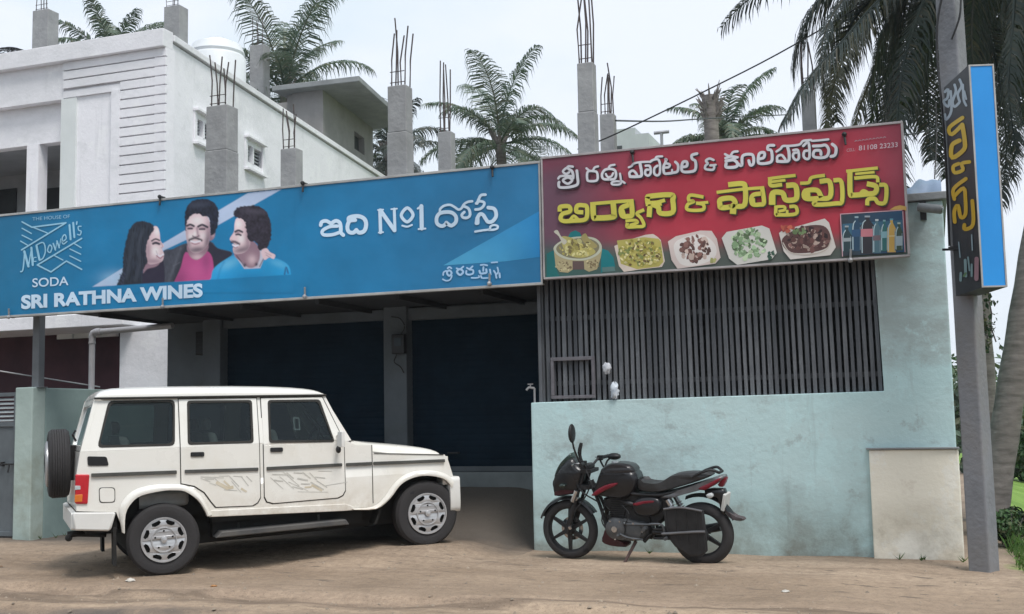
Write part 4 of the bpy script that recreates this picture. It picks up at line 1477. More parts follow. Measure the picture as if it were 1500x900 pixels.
def bottle(x0, x1, top, bot, body, cap_, label=None, lab=None):
    wd = x1 - x0
    xm = (x0 + x1) / 2
    A2.poly([(x0, bot), (x0, top + 150), (xm - wd * .16, top + 60), (xm - wd * .16, top), (xm + wd * .16, top), (xm + wd * .16, top + 60), (x1, top + 150), (x1, bot)], body)
    A2.poly([(xm - wd * .2, top - 4), (xm + wd * .2, top - 4), (xm + wd * .2, top + 22), (xm - wd * .2, top + 22)], cap_)
    A2.ribbon([(x0 + wd * .12, bot - 20), (x0 + wd * .12, top + 160), (xm - wd * .14, top + 70)], 16, tuple(z * 1.0 for z in pc(170, 190, 198)), n=3)
    A2.ribbon([(x1 - wd * .10, bot - 20), (x1 - wd * .10, top + 165)], 10, pc(130, 150, 160), n=3)
    if label:
        A2.poly([(x0 + 4, label[0]), (x1 - 4, label[0] - 6), (x1 - 4, label[1] - 6), (x0 + 4, label[1])], lab)
bottle(140, 290, 330, 735, pc(48, 68, 74), pc(150, 160, 165), (520, 575), pc(150, 160, 165))
bottle(295, 440, 185, 720, pc(44, 72, 96), pc(150, 170, 180), (390, 500), pc(52, 84, 118))
bottle(430, 640, 175, 765, pc(52, 50, 56), pc(150, 160, 170), (380, 500), pc(190, 120, 130))
bottle(620, 745, 230, 750, pc(80, 112, 124), pc(190, 200, 205), (480, 560), pc(112, 96, 104))
bottle(745, 850, 240, 720, pc(50, 105, 105), pc(120, 160, 170), (420, 520), pc(130, 170, 180))
bottle(845, 975, 220, 740, pc(196, 160, 84), pc(90, 150, 170), (480, 500), pc(210, 190, 140))
bottle(965, 1085, 280, 710, pc(60, 80, 66), pc(170, 185, 180), (490, 640), pc(160, 178, 186))
for l in ([(118, 148), (1075, 85)], [(118, 148), (150, 800)], [(1085, 110), (1120, 735)]):
    A2.ribbon(l, 14, pc(196, 160, 170))
A2.poly([(880, 80), (960, 30), (1040, 10), (1140, 30), (1140, 95), (1100, 80)], pc(205, 165, 90))
A2.build("printed_bottles", m_print_r, red)
A2 = red_art(0.0195)
A2.step = 0.00004
SH = pc(58, 44, 52)
C1 = [([(425, 368), (350, 362), (312, 398)], 42), ([(300, 395), (245, 455), (300, 500), (360, 470)], 40), ([(350, 410), (410, 450), (432, 520), (430, 580)], 46), ([(160, 585), (195, 545), (300, 535), (400, 540)], 40),
      ([(245, 620), (335, 565), (415, 615), (335, 680)], 44, True), ([(500, 440), (512, 560), (520, 660), (480, 712), (335, 745), (190, 745), (165, 690), (175, 650)], 48),
      ([(700, 460), (690, 600), (730, 632), (850, 625), (882, 570), (870, 480), (830, 452)], 42, True), ([(675, 398), (725, 440)], 38), ([(800, 425), (830, 380), (890, 362)], 38),
      ([(1100, 600), (985, 590), (960, 510), (1010, 430), (1100, 408), (1190, 430), (1218, 510), (1190, 590), (1090, 602)], 44), ([(1030, 500), (1065, 555), (1130, 545), (1165, 485)], 36), ([(1080, 395), (1110, 350), (1190, 333)], 38),
      ([(1290, 495), (1305, 600), (1296, 685), (1160, 695), (1140, 655), (1220, 635), (1300, 640)], 36), ([(1330, 635), (1375, 665)], 38)]
C2 = [([(65, 325), (110, 305), (140, 268), (240, 245), (388, 238)], 32), ([(85, 470), (75, 410), (130, 378), (180, 420), (195, 460)], 38), ([(85, 472), (180, 472), (260, 458), (262, 380), (240, 260)], 44),
      ([(330, 300), (395, 308), (408, 410), (370, 455), (325, 430), (330, 370), (372, 362)], 36), ([(398, 240), (450, 208), (520, 200), (552, 260), (552, 410), (510, 452), (465, 420), (468, 340), (515, 300)], 36), ([(480, 195), (505, 160), (590, 153)], 32),
      ([(650, 200), (640, 250), (612, 310), (615, 400), (650, 425), (760, 410), (830, 385), (838, 290), (795, 240)], 40), ([(650, 262), (708, 282), (690, 322), (635, 330)], 36), ([(742, 405), (745, 365)], 30), ([(645, 200), (655, 206)], 42),
      ([(920, 320), (975, 305), (975, 240), (915, 245), (892, 340), (925, 396), (1070, 388), (1115, 340), (1110, 230), (1062, 195), (1055, 135), (1135, 110)], 42),
      ([(1395, 210), (1330, 188), (1275, 222), (1305, 265), (1268, 300), (1272, 352), (1385, 362), (1402, 300), (1345, 295)], 36), ([(1345, 296), (1430, 284)], 30)]
C3 = [([(95, 245), (150, 268), (188, 222), (240, 213)], 26), ([(100, 292), (165, 272), (240, 282)], 28), ([(240, 282), (170, 305), (105, 322)], 24), ([(105, 325), (190, 312), (238, 350), (218, 392), (112, 396), (108, 352)], 34), ([(240, 352), (288, 375), (300, 265), (398, 247), (425, 285), (422, 355), (388, 372), (370, 320)], 32),
      ([(500, 300), (545, 282), (548, 228), (492, 240), (478, 330), (510, 355), (612, 342), (640, 300), (630, 205), (590, 190), (598, 148), (660, 143)], 32),
      ([(690, 215), (738, 182), (765, 152), (840, 150), (955, 134), (1000, 92), (1090, 82)], 26), ([(700, 325), (700, 275), (750, 256), (792, 305)], 28), ([(700, 328), (780, 330), (832, 315), (835, 230), (818, 160)], 34),
      ([(885, 200), (938, 200), (948, 290), (912, 312), (882, 275), (890, 235), (920, 228)], 28), ([(1000, 150), (1060, 112), (1072, 270), (1040, 302), (1005, 272), (1012, 215), (1045, 205)], 29),
      ([(1100, 92), (1190, 85), (1290, 74)], 24), ([(1115, 152), (1200, 148), (1260, 142), (1295, 200), (1268, 272), (1180, 287), (1118, 268), (1130, 208), (1195, 205), (1205, 250)], 32), ([(1320, 272), (1368, 252), (1378, 172), (1335, 130)], 34)]
D1 = [([(78, 258), (88, 222), (185, 218), (195, 275), (110, 305), (88, 362), (130, 388), (240, 383), (355, 374), (392, 335), (392, 225), (350, 205), (282, 210), (270, 275), (330, 285)], 44), ([(200, 370), (240, 328), (285, 362)], 30),
      ([(462, 195), (470, 340), (505, 352), (690, 340), (705, 300), (695, 175)], 56), ([(445, 188), (680, 168), (915, 152)], 34), ([(905, 160), (915, 310), (870, 332), (800, 325), (790, 240), (860, 205)], 50), ([(800, 270), (815, 320)], 50),
      ([(1040, 262), (970, 300), (1020, 355), (1050, 440), (960, 452), (862, 455), (858, 425)], 34), ([(852, 385), (950, 378), (975, 405), (900, 432)], 30),
      ([(1100, 190), (1092, 120), (1120, 100), (1370, 84), (1385, 150), (1382, 285), (1240, 295), (1215, 225), (1130, 205), (1112, 318)], 52), ([(1100, 175), (1200, 170), (1280, 150)], 36), ([(1180, 195), (1240, 190)], 36)]
D2 = [([(335, 235), (160, 212), (140, 290), (215, 302), (125, 345), (125, 425), (340, 425), (352, 350), (265, 330)], 44), ([(265, 330), (408, 316)], 36),
      ([(565, 168), (850, 132), (1000, 118), (1225, 102)], 40), ([(745, 55), (925, 42), (965, 100), (955, 350), (800, 375), (620, 395), (595, 350), (605, 275), (760, 255), (820, 320), (770, 375)], 66),
      ([(1215, 112), (1240, 320), (1180, 348), (1075, 345), (1055, 260), (1090, 205), (1180, 190)], 56), ([(1080, 280), (1085, 330)], 50), ([(775, 445), (800, 447)], 74)]
D3 = [([(125, 165), (260, 146), (402, 130)], 30), ([(135, 170), (142, 240), (250, 232)], 36), ([(150, 200), (292, 182)], 26), ([(335, 238), (415, 245), (428, 365), (390, 398), (305, 395), (270, 322), (165, 322), (150, 428)], 52), ([(165, 340), (165, 430)], 50),
      ([(200, 475), (198, 552), (220, 562), (415, 552), (420, 475), (362, 470)], 34), ([(195, 475), (290, 472), (292, 508), (240, 522)], 28), ([(322, 550), (322, 520)], 26),
      ([(480, 215), (560, 206), (592, 152), (722, 130)], 32), ([(700, 192), (790, 200), (792, 365), (660, 382), (530, 382), (508, 330), (540, 295), (650, 292), (690, 350)], 48), ([(540, 300), (545, 375)], 60),
      ([(850, 182), (918, 200), (925, 410), (860, 436), (632, 450), (628, 415)], 42),
      ([(985, 82), (1140, 66), (1305, 48)], 30), ([(1012, 90), (1015, 325), (1050, 345), (1180, 335), (1285, 320), (1300, 250), (1220, 225)], 50), ([(1082, 112), (1272, 94)], 24), ([(1075, 158), (1290, 142), (1318, 190)], 34), ([(1120, 340), (1160, 298), (1215, 325)], 34),
      ([(1202, 440), (1212, 392), (1285, 385), (1325, 432), (1400, 418), (1410, 250), (1352, 232)], 40)]
LW, LY = pc(206, 206, 212), pc(204, 196, 84)
for (ox, oy, sc, lst, col) in ((805, 215, 12.5, C1, LW), (915, 215, 10.714, C2, LW), (1050, 195, 7.895, C3, LW), (810, 275, 7.895, D1, LY), (995, 265, 10, D2, LY), (1110, 240, 7.5, D3, LY)):
    A2.frame(ox, oy, sc)
    A2.flat, A2.fat = (col is LY), (1.16 if col is LY else 1.05)
    A2.strokes(lst, SH, 4, 2.2 * sc, 2.0 * sc)
    if col is LY:
        A2.strokes(lst, pc(92, 96, 30), 4, 1.0 * sc, 0.9 * sc)
    A2.build("letter_shadow", m_print_r, red)
A3 = red_art(0.0235)
A3.step = 0.00004
for (ox, oy, sc, lst, col) in ((805, 215, 12.5, C1, LW), (915, 215, 10.714, C2, LW), (1050, 195, 7.895, C3, LW), (810, 275, 7.895, D1, LY), (995, 265, 10, D2, LY), (1110, 240, 7.5, D3, LY)):
    A3.frame(ox, oy, sc)
    A3.flat, A3.fat = (col is LY), (1.12 if col is LY else 1.05)
    A3.strokes(lst, col, 5)
    A3.build("lettering", m_print_r, red)
A3.flat, A3.fat = False, 1.0
A3.frame(1230, 190, 15)
A3.build("lettering", m_print_r, red)
A3.text("CELL:", (155, 490), (345, 468), 66, pc(170, 150, 156))
A3.build("lettering", m_print_r, red)
A3.text("81108 23233", (420, 460), (1275, 380), 105, pc(190, 170, 178), bold=0.01)
A3.build("lettering", m_print_r, red)
for k in range(9):
    x = 335 + k * 78
    A3.ribbon([(x, 262 - k * 10), (x + 26, 238 - k * 10), (x + 50, 252 - k * 10)], 20, pc(150, 118, 126), n=3)
A3.build("lettering", m_print_r, red)

# ---- concrete pole and the lit box sign fixed on it
m_pole = mat("pole concrete", (0.25, 0.255, 0.275), (0.185, 0.19, 0.205), 2.2, 0.92, bump=0.4, bscale=20, local=False, c3=(0.17, 0.16, 0.15), s3=1.1)
PB = Vector((0.345, 11.60, -0.25))
pole = thing("concrete_pole", "tall square grey concrete pole at the right end of the shop wall", "pole", PB)
b = MB()
ang = R(27)
def ring(wd, z, ox=0.0):
    o = []
    for (a, c) in ((-1, -1), (1, -1), (1, 1), (-1, 1)):
        x, y = a * wd / 2, c * wd / 2
        o.append((ox + x * math.cos(ang) + y * math.sin(ang), -x * math.sin(ang) + y * math.cos(ang), z))
    return o
b.hexa(ring(0.205, 0) + ring(0.19, 7.2, -0.02))
b.build("shaft", m_pole, pole, bevel=0.016)
b = MB()
b.tube(spline([(-0.14, -.1, 3.2), (-0.13, -.12, 4.2), (-0.15, -.1, 5.2), (-0.05, -.12, 5.7)], 6), 0.012, 5)
b.build("cable", m_blackp, pole)
b = MB()
b.tube(spline([(-0.02, -.16, 5.15), (0.06, -.18, 5.35), (0.09, -.16, 5.6)], 6), 0.01, 5)
b.build("cable", m_blackp, pole)
nz1 = Vector((0.432, 10.80, 0))
nz2 = Vector((0.640, 10.86, 0))
farL = Vector((0.235, 11.47, 0))
zb_, zt_ = 2.475, 4.455
psign = thing("pole_box_sign", "tall narrow box sign with plain blue end and dark lettered side on the pole", "box sign", Vector((0.4, 11.0, zb_)))
po = Vector((0.4, 11.0, zb_))
farR = farL + (nz2 - nz1)
foot = [nz1 - po, nz2 - po, farR - po, farL - po]
def lvl(z):
    return [(p.x, p.y, z) for p in foot]
b = MB()
b.hexa(lvl(0.0) + lvl(zt_ - zb_))
b.build("box", mat("black box sign paint", (0.032, 0.034, 0.042), (0.022, 0.024, 0.03), 4, 0.5), psign)
# end face
nE = (nz2 - nz1).normalized()
oE = Vector((nE.y, -nE.x, 0))
P1_ = Vector((nz1.x - po.x, nz1.y - po.y, 0))
def endq(b, t0, t1, z0, z1, off):
    for tt, bb in ((off, off - .004),):
        q = [P1_ + nE * t0 + oE * off + Vector((0, 0, z0)), P1_ + nE * t1 + oE * off + Vector((0, 0, z0)), P1_ + nE * t1 + oE * 0.001 + Vector((0, 0, z0)), P1_ + nE * t0 + oE * 0.001 + Vector((0, 0, z0))]
        b.hexa(q + [p + Vector((0, 0, z1 - z0)) for p in q])
we = (nz2 - nz1).length
he = zt_ - zb_
b = MB()
endq(b, 0.012, we - .012, 0.012, he - .012, 0.006)
b.build("blue_face", mat("plain blue face", tuple(x / 0.72 for x in S3(40, 132, 200)), tuple(x / 0.76 for x in S3(36, 126, 194)), 1.0, 0.4), psign)
b = MB()
endq(b, 0, 0.014, 0, he, 0.012)
endq(b, we - .014, we, 0, he, 0.012)
endq(b, .0145, we - .0145, 0, 0.014, 0.012)
endq(b, .0145, we - .0145, he - .014, he, 0.012)
b.build("edge_trim", m_frame, psign)
# lettered side face
sn = (nz1 - farL).normalized()
so = Vector((-sn.y, sn.x, 0))
if so.dot(EYE - nz1) < 0:
    so = -so
A4 = Art(lambda u, v, d: on_plane(u, v, nz1 + so * d, so) - po, 0.002, 0.0003)
A4.frame(1370, 100, 5.3)
A4.strokes([([(75, 185), (100, 165), (95, 230), (65, 260), (100, 300), (110, 250)], 20), ([(120, 180), (125, 330), (85, 400), (75, 360)], 20), ([(150, 130), (160, 180), (135, 260), (150, 300), (185, 270)], 20),
            ([(190, 90), (205, 140), (175, 200), (190, 260)], 20), ([(215, 130), (220, 240), (240, 290)], 18), ([(225, 180), (240, 240)], 16)], pc(165, 178, 190), 4)
A4m = print_mat("printed black flex")
A4.build("lettering", A4m, psign)
A4.strokes([([(212, 385), (110, 462), (128, 515), (205, 445)], 30), ([(210, 440), (228, 560), (222, 632), (132, 695), (130, 600), (188, 562)], 34), ([(265, 728), (205, 742), (215, 790), (152, 812), (140, 765), (182, 742)], 28)], pc(205, 172, 50), 4)
A4.frame(1380, 240, 4.737)
A4.build("lettering", A4m, psign)
A4.strokes([([(165, 105), (80, 175), (85, 245)], 26), ([(85, 225), (150, 170), (162, 250), (162, 350), (130, 372), (110, 290), (85, 330), (88, 405)], 26), ([(210, 258), (215, 420), (158, 455), (155, 425)], 26)], pc(200, 162, 45), 4)
A4.build("lettering", A4m, psign)
A4.strokes([([(115, 545), (125, 650)], 8), ([(205, 495), (210, 600)], 9)], pc(140, 160, 170))
A4.strokes([([(130, 760), (128, 810)], 18), ([(160, 670), (165, 780)], 20), ([(180, 650), (190, 740)], 12), ([(205, 700), (205, 780)], 14)], pc(120, 145, 150))
A4.strokes([([(240, 660), (238, 800)], 30)], pc(150, 115, 125))
A4.strokes([([(150, 780), (165, 760)], 14)], pc(90, 120, 80))
A4.build("printed_bottles", A4m, psign)
b = MB()
b.box(-0.21, -0.12, 0.35, 0.40, 0.42, 0.45)
b.tube([(-0.26, .38, .43), (-0.1, .44, .43)], 0.012, 6)
b.build("bracket", m_blackp, psign)
# ================================================================== WHITE JEEP
m_car = mat("warm white car paint", (0.84, 0.82, 0.77), (0.80, 0.78, 0.725), 1.2, 0.28, spec=0.5, coat=0.6, c3=(0.74, 0.70, 0.62), s3=1.7, rvar=0.08, dirt=((0.48, 0.41, 0.32), 0.40, 0.74))
m_carb = mat("white bumper plastic", (0.76, 0.75, 0.72), (0.66, 0.65, 0.62), 2.2, 0.5)
m_seam = mat("dark panel gap", (0.035, 0.033, 0.03), None, 6, 0.8)
m_trim = mat("dark grey moulding", (0.085, 0.085, 0.078), (0.06, 0.06, 0.055), 6, 0.55)
m_rub = mat("tyre rubber", (0.018, 0.018, 0.022), (0.034, 0.032, 0.033), 5, 0.85, bump=0.2, lo=0.65, hi=0.3)
m_cap = mat("silver hubcap", (0.56, 0.56, 0.57), (0.46, 0.46, 0.47), 6, 0.35, metal=0.55)
m_under = mat("underbody black", (0.018, 0.017, 0.016), None, 4, 0.9)
m_red = mat("red lamp lens", (0.55, 0.02, 0.03), (0.42, 0.015, 0.025), 5, 0.2, spec=0.6)
m_orange = mat("orange lamp lens", (0.75, 0.20, 0.03), None, 5, 0.2, spec=0.6)
m_clear = mat("pale lamp glass", (0.55, 0.57, 0.58), (0.42, 0.44, 0.45), 20, 0.12, spec=0.7)
m_seat = mat("grey seat cloth", (0.42, 0.42, 0.41), None, 14, 0.9)
def glass_mat():
    m = bpy.data.materials.new("tinted window glass")
    m.use_nodes = True
    n = m.node_tree
    n.nodes.remove(n.nodes["Principled BSDF"])
    tr = n.nodes.new("ShaderNodeBsdfTransparent")
    tr.inputs[0].default_value = (0.30, 0.35, 0.34, 1)
    gl = n.nodes.new("ShaderNodeBsdfGlossy")
    gl.inputs['Roughness'].default_value = 0.03
    gl.inputs[0].default_value = (0.9, 0.95, 1, 1)
    fr = n.nodes.new("ShaderNodeFresnel")
    fr.inputs[0].default_value = 1.33
    tcn = n.nodes.new("ShaderNodeTexCoord")
    no = n.nodes.new("ShaderNodeTexNoise")
    no.inputs['Scale'].default_value = 2.5
    n.links.new(tcn.outputs['Object'], no.inputs['Vector'])
    bp = n.nodes.new("ShaderNodeBump")
    bp.inputs['Strength'].default_value = 0.05
    n.links.new(no.outputs['Fac'], bp.inputs['Height'])
    n.links.new(bp.outputs['Normal'], gl.inputs['Normal'])
    ad = n.nodes.new("ShaderNodeMath")
    ad.inputs[1].default_value = 0.015
    n.links.new(fr.outputs[0], ad.inputs[0])
    ms = n.nodes.new("ShaderNodeMixShader")
    n.links.new(ad.outputs[0], ms.inputs[0])
    n.links.new(tr.outputs[0], ms.inputs[1])
    n.links.new(gl.outputs[0], ms.inputs[2])
    n.links.new(ms.outputs[0], n.nodes['Material Output'].inputs['Surface'])
    return m
m_glass = glass_mat()

W = 0.85
RH, FH = Vector((-7.196, 9.694, 0.316)), Vector((-5.222, 11.569, 0.436))
ex = (FH - RH).normalized()
ey = Vector((0, 0, 1)).cross(ex).normalized()
ez = ex.cross(ey)
org = RH + ey * (W - 0.08)
JM = Matrix(((ex.x, ey.x, ez.x, org.x), (ex.y, ey.y, ez.y, org.y), (ex.z, ey.z, ez.z, org.z), (0, 0, 0, 1)))
WB = 2.726
base = JM @ Matrix.Translation((WB / 2, 0, -0.345))
jeep = thing("parked_jeep", "boxy white four door jeep with spare wheel, parked nose first before the shutters", "car", base)
JO = (WB / 2, 0, -0.345)
HJ = ((0.95803, 0.020339, 0.015247), (0.000124, 0.999204, -0.000537), (0.016208, -0.000403, 1.0))
def split_sides(s, cls):
    """the islands of a mesh that lie wholly left and wholly right of the middle, as two meshes"""
    if not s.v or min(abs(v[1]) for v in s.v) < 0.03 or not (min(v[1] for v in s.v) < 0 < max(v[1] for v in s.v)):
        return [s]
    out = []
    for sg in (-1, 1):
        n = cls()
        idx = {}
        for f, c in zip(s.f, s.c):
            if s.v[f[0]][1] * sg > 0:
                q = []
                for i in f:
                    if i not in idx:
                        idx[i] = len(n.v)
                        n.v.append(s.v[i])
                    q.append(idx[i])
                n.f.append(tuple(q))
                n.c.append(c)
        out.append(n)
    return out
class JB(MB):
    raw = False
    def build(s, name, m, parent=jeep, **k):
        if not s.raw:
            s.v = [((HJ[0][0] * x + HJ[0][1] * z + HJ[0][2]) / (HJ[2][0] * x + HJ[2][1] * z + 1), y, (HJ[1][0] * x + HJ[1][1] * z + HJ[1][2]) / (HJ[2][0] * x + HJ[2][1] * z + 1)) for x, y, z in s.v]
        s.v = [(x - JO[0], y - JO[1], z - JO[2]) for x, y, z in s.v]
        for q in split_sides(s, MB):
            o = MB.build(q, name, m, parent, **k)
        return o
def yside(z):
    if z < 0.88:
        return W - 0.010 * ((0.5 - z) / 0.6) ** 2
    return W - (z - 0.88) * 0.20
def skin(sgn, off=0.0):
    return lambda a, c, t: (a, sgn * (yside(c) + off - t), c)
def arc(cx, cz, r, a0, a1, n=14, sx=1.0):
    return [(cx + sx * r * math.cos(R(a0 + (a1 - a0) * i / n)), cz + r * math.sin(R(a0 + (a1 - a0) * i / n))) for i in range(n + 1)]
def rrect(pts, r=0.03, n=3):
    """round the corners of a polygon"""
    out = []
    m = len(pts)
    for i in range(m):
        p, a, c = Vector(pts[i]), Vector(pts[i - 1]), Vector(pts[(i + 1) % m])
        da, dc = (a - p), (c - p)
        ra = min(r, da.length * .45)
        rc = min(r, dc.length * .45)
        A_, C_ = p + da.normalized() * ra, p + dc.normalized() * rc
        for k in range(n + 1):
            t = k / n
            q = A_ * (1 - t) ** 2 + p * 2 * t * (1 - t) + C_ * t * t
            out.append((q.x, q.y))
    return out
def grow(pts, d):
    cx = sum(p[0] for p in pts) / len(pts)
    cz = sum(p[1] for p in pts) / len(pts)
    return [(p[0] + d * (1 if p[0] > cx else -1), p[1] + d * (1 if p[1] > cz else -1)) for p in pts]
RO = spline([(-.42, .11), (-.445, .285), (-.43, .375), (-.32, .492), (-.155, .535), (.01, .537), (.20, .515), (.345, .42), (.44, .265), (.475, .205)], 3)
RI = spline([(-.395, .10), (-.385, .28), (-.325, .385), (-.23, .447), (-.035, .475), (.09, .473), (.20, .452), (.325, .36), (.395, .25), (.42, .19)], 3)
FO = spline([(2.02, .135), (2.28, .135), (2.42, .22), (2.55, .365), (2.70, .455), (2.89, .484), (3.10, .465), (3.25, .41), (3.325, .345)], 3)
FI = spline([(2.05, .118), (2.31, .105), (2.48, .20), (2.61, .335), (2.74, .40), (2.90, .425), (3.08, .405), (3.22, .35), (3.285, .26)], 3)
ra_, fa_ = RI, FI[3:]
low = [(-0.80, 0.895), (-0.835, 0.69), (-0.84, 0.345), (-0.47, 0.30)] + ra_ + [(0.47, 0.19), (1.95, 0.125)] + fa_ + [(3.33, 0.36), (3.30, 0.46), (3.26, 0.58), (3.215, 0.645), (2.30, 0.715), (2.29, 0.80), (2.11, 0.81), (2.0, 0.855), (1.95, 0.86)]
QW = rrect([(-0.505, 1.355), (0.11, 1.345), (0.09, 0.925), (-0.625, 0.945)], 0.05)
RW = rrect([(0.262, 1.336), (0.922, 1.322), (0.913, 0.905), (0.25, 0.922)], 0.035)
FW = rrect([(1.122, 1.316), (1.690, 1.305), (1.83, 0.868), (1.108, 0.898)], 0.035)
upp = [(-0.80, 0.8955), (1.95, 0.8605), (2.02, 0.8555), (1.765, 1.37), (-0.655, 1.405)]
b = JB()
for sg in (-1, 1):
    b.plate(low, [], skin(sg), 0.05)
    b.plate(upp, [QW, grow(RW, .012), grow(FW, .012)], skin(sg), 0.04)
# tail panel, front panel, cowl and floor
b.plate([(-0.845, 0.345), (0.845, 0.345), (0.845, 0.89), (-0.845, 0.89)], [], lambda a, c, t: (-0.835 + (c - .345) * .06 + t, a * (yside(c) - .004) / W, c), 0.05)
b.plate([(-0.845, 0.9), (0.845, 0.9), (0.75, 1.40), (-0.75, 1.40)], [rrect([(-0.70, .95), (0.70, .95), (.63, 1.34), (-.63, 1.34)], .05)], lambda a, c, t: (-0.80 + (c - .895) * .29 + t, a, c), 0.04)
b.box(3.20, 3.28, -0.80, 0.80, 0.30, 0.62)
b.hexa([(2.0, -.80, .70), (2.32, -.80, .70), (2.32, .80, .70), (2.0, .80, .70), (2.06, -.80, .852), (2.31, -.80, .805), (2.31, .80, .805), (2.06, .80, .852)])
# windscreen frame
b.plate([(-.80, .86), (.80, .86), (.735, 1.37), (-.735, 1.37)], [rrect([(-.73, .90), (.73, .90), (.67, 1.32), (-.67, 1.32)], .05)], lambda a, c, t: (2.085 - (c - .82) * .60 - t, a, c), 0.04)
body = b.build("body", m_car, bevel=0.007, smooth=30)
# wheel-arch flares
def flare(out_, ins_):
    for sg in (-1, 1):
        b = JB()
        vs, fs = [], []
        for (p, q) in zip(ins_, out_):
            vs += [(p[0], sg * (W - .06), p[1]), (p[0], sg * (W + .035), p[1]), (q[0] * .3 + p[0] * .7, sg * (W + .042), q[1] * .3 + p[1] * .7), (q[0] * .8 + p[0] * .2, sg * (W + .030), q[1] * .8 + p[1] * .2), (q[0], sg * (W + .002), q[1])]
        for i in range(len(ins_) - 1):
            for k in range(4):
                fs.append((5 * i + k, 5 * i + k + 1, 5 * i + k + 6, 5 * i + k + 5))
        b.add(vs, fs)
        b.build("wheel_arch_flare", m_car, smooth=45)
flare(RO, RI)
flare(FO, FI)
b = JB()
for sg in (-1, 1):
    b.plate([(0.44, 0.18), (1.95, 0.115), (2.05, 0.115), (2.05, 0.15), (1.95, 0.19), (0.46, 0.245)], [], skin(sg, .012), .04)
b.build("sill", m_car, bevel=0.006)
# roof
b = JB()
secs = [(-0.655, 0.0, .90), (-0.64, .45, .97), (-0.56, .82, 1.0), (-0.40, 1.0, 1.0), (0.4, 1.06, 1.0), (1.2, .98, 1.0), (1.60, .72, 1.0), (1.72, .45, .98), (1.80, 0.0, .93)]
prof = [(-1, 0), (-1.0, .35), (-.965, .62), (-.90, .80), (-.75, .93), (-.4, 1.0), (0, 1.02), (.4, 1.0), (.75, .93), (.90, .80), (.965, .62), (1, .35), (1, 0)]
vs = []
for (x, h, ws) in secs:
    zb = 1.405 - (x + .655) * .0145
    for (q, k) in prof:
        vs.append((x, q * 0.772 * ws, zb - 0.004 + 0.118 * h * k))
m_ = len(prof)
fs = [(i * m_ + k, i * m_ + k + 1, (i + 1) * m_ + k + 1, (i + 1) * m_ + k) for i in range(len(secs) - 1) for k in range(m_ - 1)]
b.add(vs, fs)
b.build("roof", m_car, smooth=50, sub=1)
b = JB()
for sg in (-1, 1):
    b.tube([(-.66, sg * .775, 1.398), (0.4, sg * .775, 1.383), (1.78, sg * .77, 1.362)], 0.012, 6)
b.build("roof_gutter", m_seam)
# bonnet
b = JB()
vs, fs = [], []
hs_ = [(2.10, .865, .80), (2.30, .832, .80), (2.7, .79, .77), (3.05, .735, .73), (3.19, .69, .71), (3.225, .645, .70), (3.23, .58, .70)]
hp = [(-1, 0), (-.985, .6), (-.93, .9), (-.6, 1.0), (-.3, 1.03), (0, 1.06), (.3, 1.03), (.6, 1.0), (.93, .9), (.985, .6), (1, 0)]
for (x, z, wd) in hs_:
    lo_ = 0.715 - (x - 2.3) * .075 if x > 2.2 else .80
    for (q, k) in hp:
        vs.append((x, q * wd, lo_ + (z - lo_) * k if z > lo_ else z))
m_ = len(hp)
fs = [(i * m_ + k, i * m_ + k + 1, (i + 1) * m_ + k + 1, (i + 1) * m_ + k) for i in range(len(hs_) - 1) for k in range(m_ - 1)]
b.add(vs, fs)
b.build("bonnet", m_car, smooth=45, sub=1)
# front fender top, bumper, lamps, grille
b = JB()
for sg in (-1, 1):
    b.hexa([(2.30, sg * .70, .60), (3.24, sg * .62, .55), (3.24, sg * .845, .55), (2.30, sg * .845, .60), (2.30, sg * .70, .722), (3.20, sg * .62, .652), (3.20, sg * .825, .645), (2.30, sg * .835, .715)])
b.build("front_wing", m_car, bevel=0.02, smooth=40)
b = JB()
b.plate(rrect([(-.86, -.01), (.86, -.01), (.88, .10), (.88, .385), (-.88, .385), (-.88, .10)], .05), [], lambda a, c, t: (3.43 - .035 * abs(a / .88) ** 4 - t, a, c), 0.13)
b.build("front_bumper", m_carb, bevel=0.02, smooth=40)
b = JB()
b.box(3.282, 3.30, -.5, .5, .36, .60)
for k in range(7):
    b.box(3.301, 3.312, -.48 + k * .15, -.42 + k * .15, .37, .59)
b.build("radiator_grille", m_trim)
for sg in (-1, 1):
    b = JB()
    b.hexa([(3.20, sg * .60, .42), (3.315, sg * .60, .42), (3.30, sg * .845, .44), (3.20, sg * .85, .44), (3.20, sg * .60, .60), (3.285, sg * .60, .60), (3.26, sg * .842, .575), (3.20, sg * .845, .58)])
    b.build("headlamp", m_clear, bevel=0.012)
# glass
b = JB()
for sg in (-1, 1):
    b.plate(grow(QW, .004), [], skin(sg, -.018), 0)
b.plate([(-.72, .945), (.72, .945), (.645, 1.345), (-.645, 1.345)], [], lambda a, c, t: (-0.78 + (c - .895) * .29, a, c), 0)
b.build("rear_glass", m_glass, recalc=False)
b = JB()
b.plate([(-.735, .895), (.735, .895), (.675, 1.325), (-.675, 1.325)], [], lambda a, c, t: (2.07 - (c - .82) * .60, a, c), 0)
b.build("windscreen", m_glass, recalc=False)
b = JB()
for sg in (-1, 1):
    b.plate(grow(QW, .018), [grow(QW, -.004)], skin(sg, .004), .01)
b.build("window_rubber", m_seam)
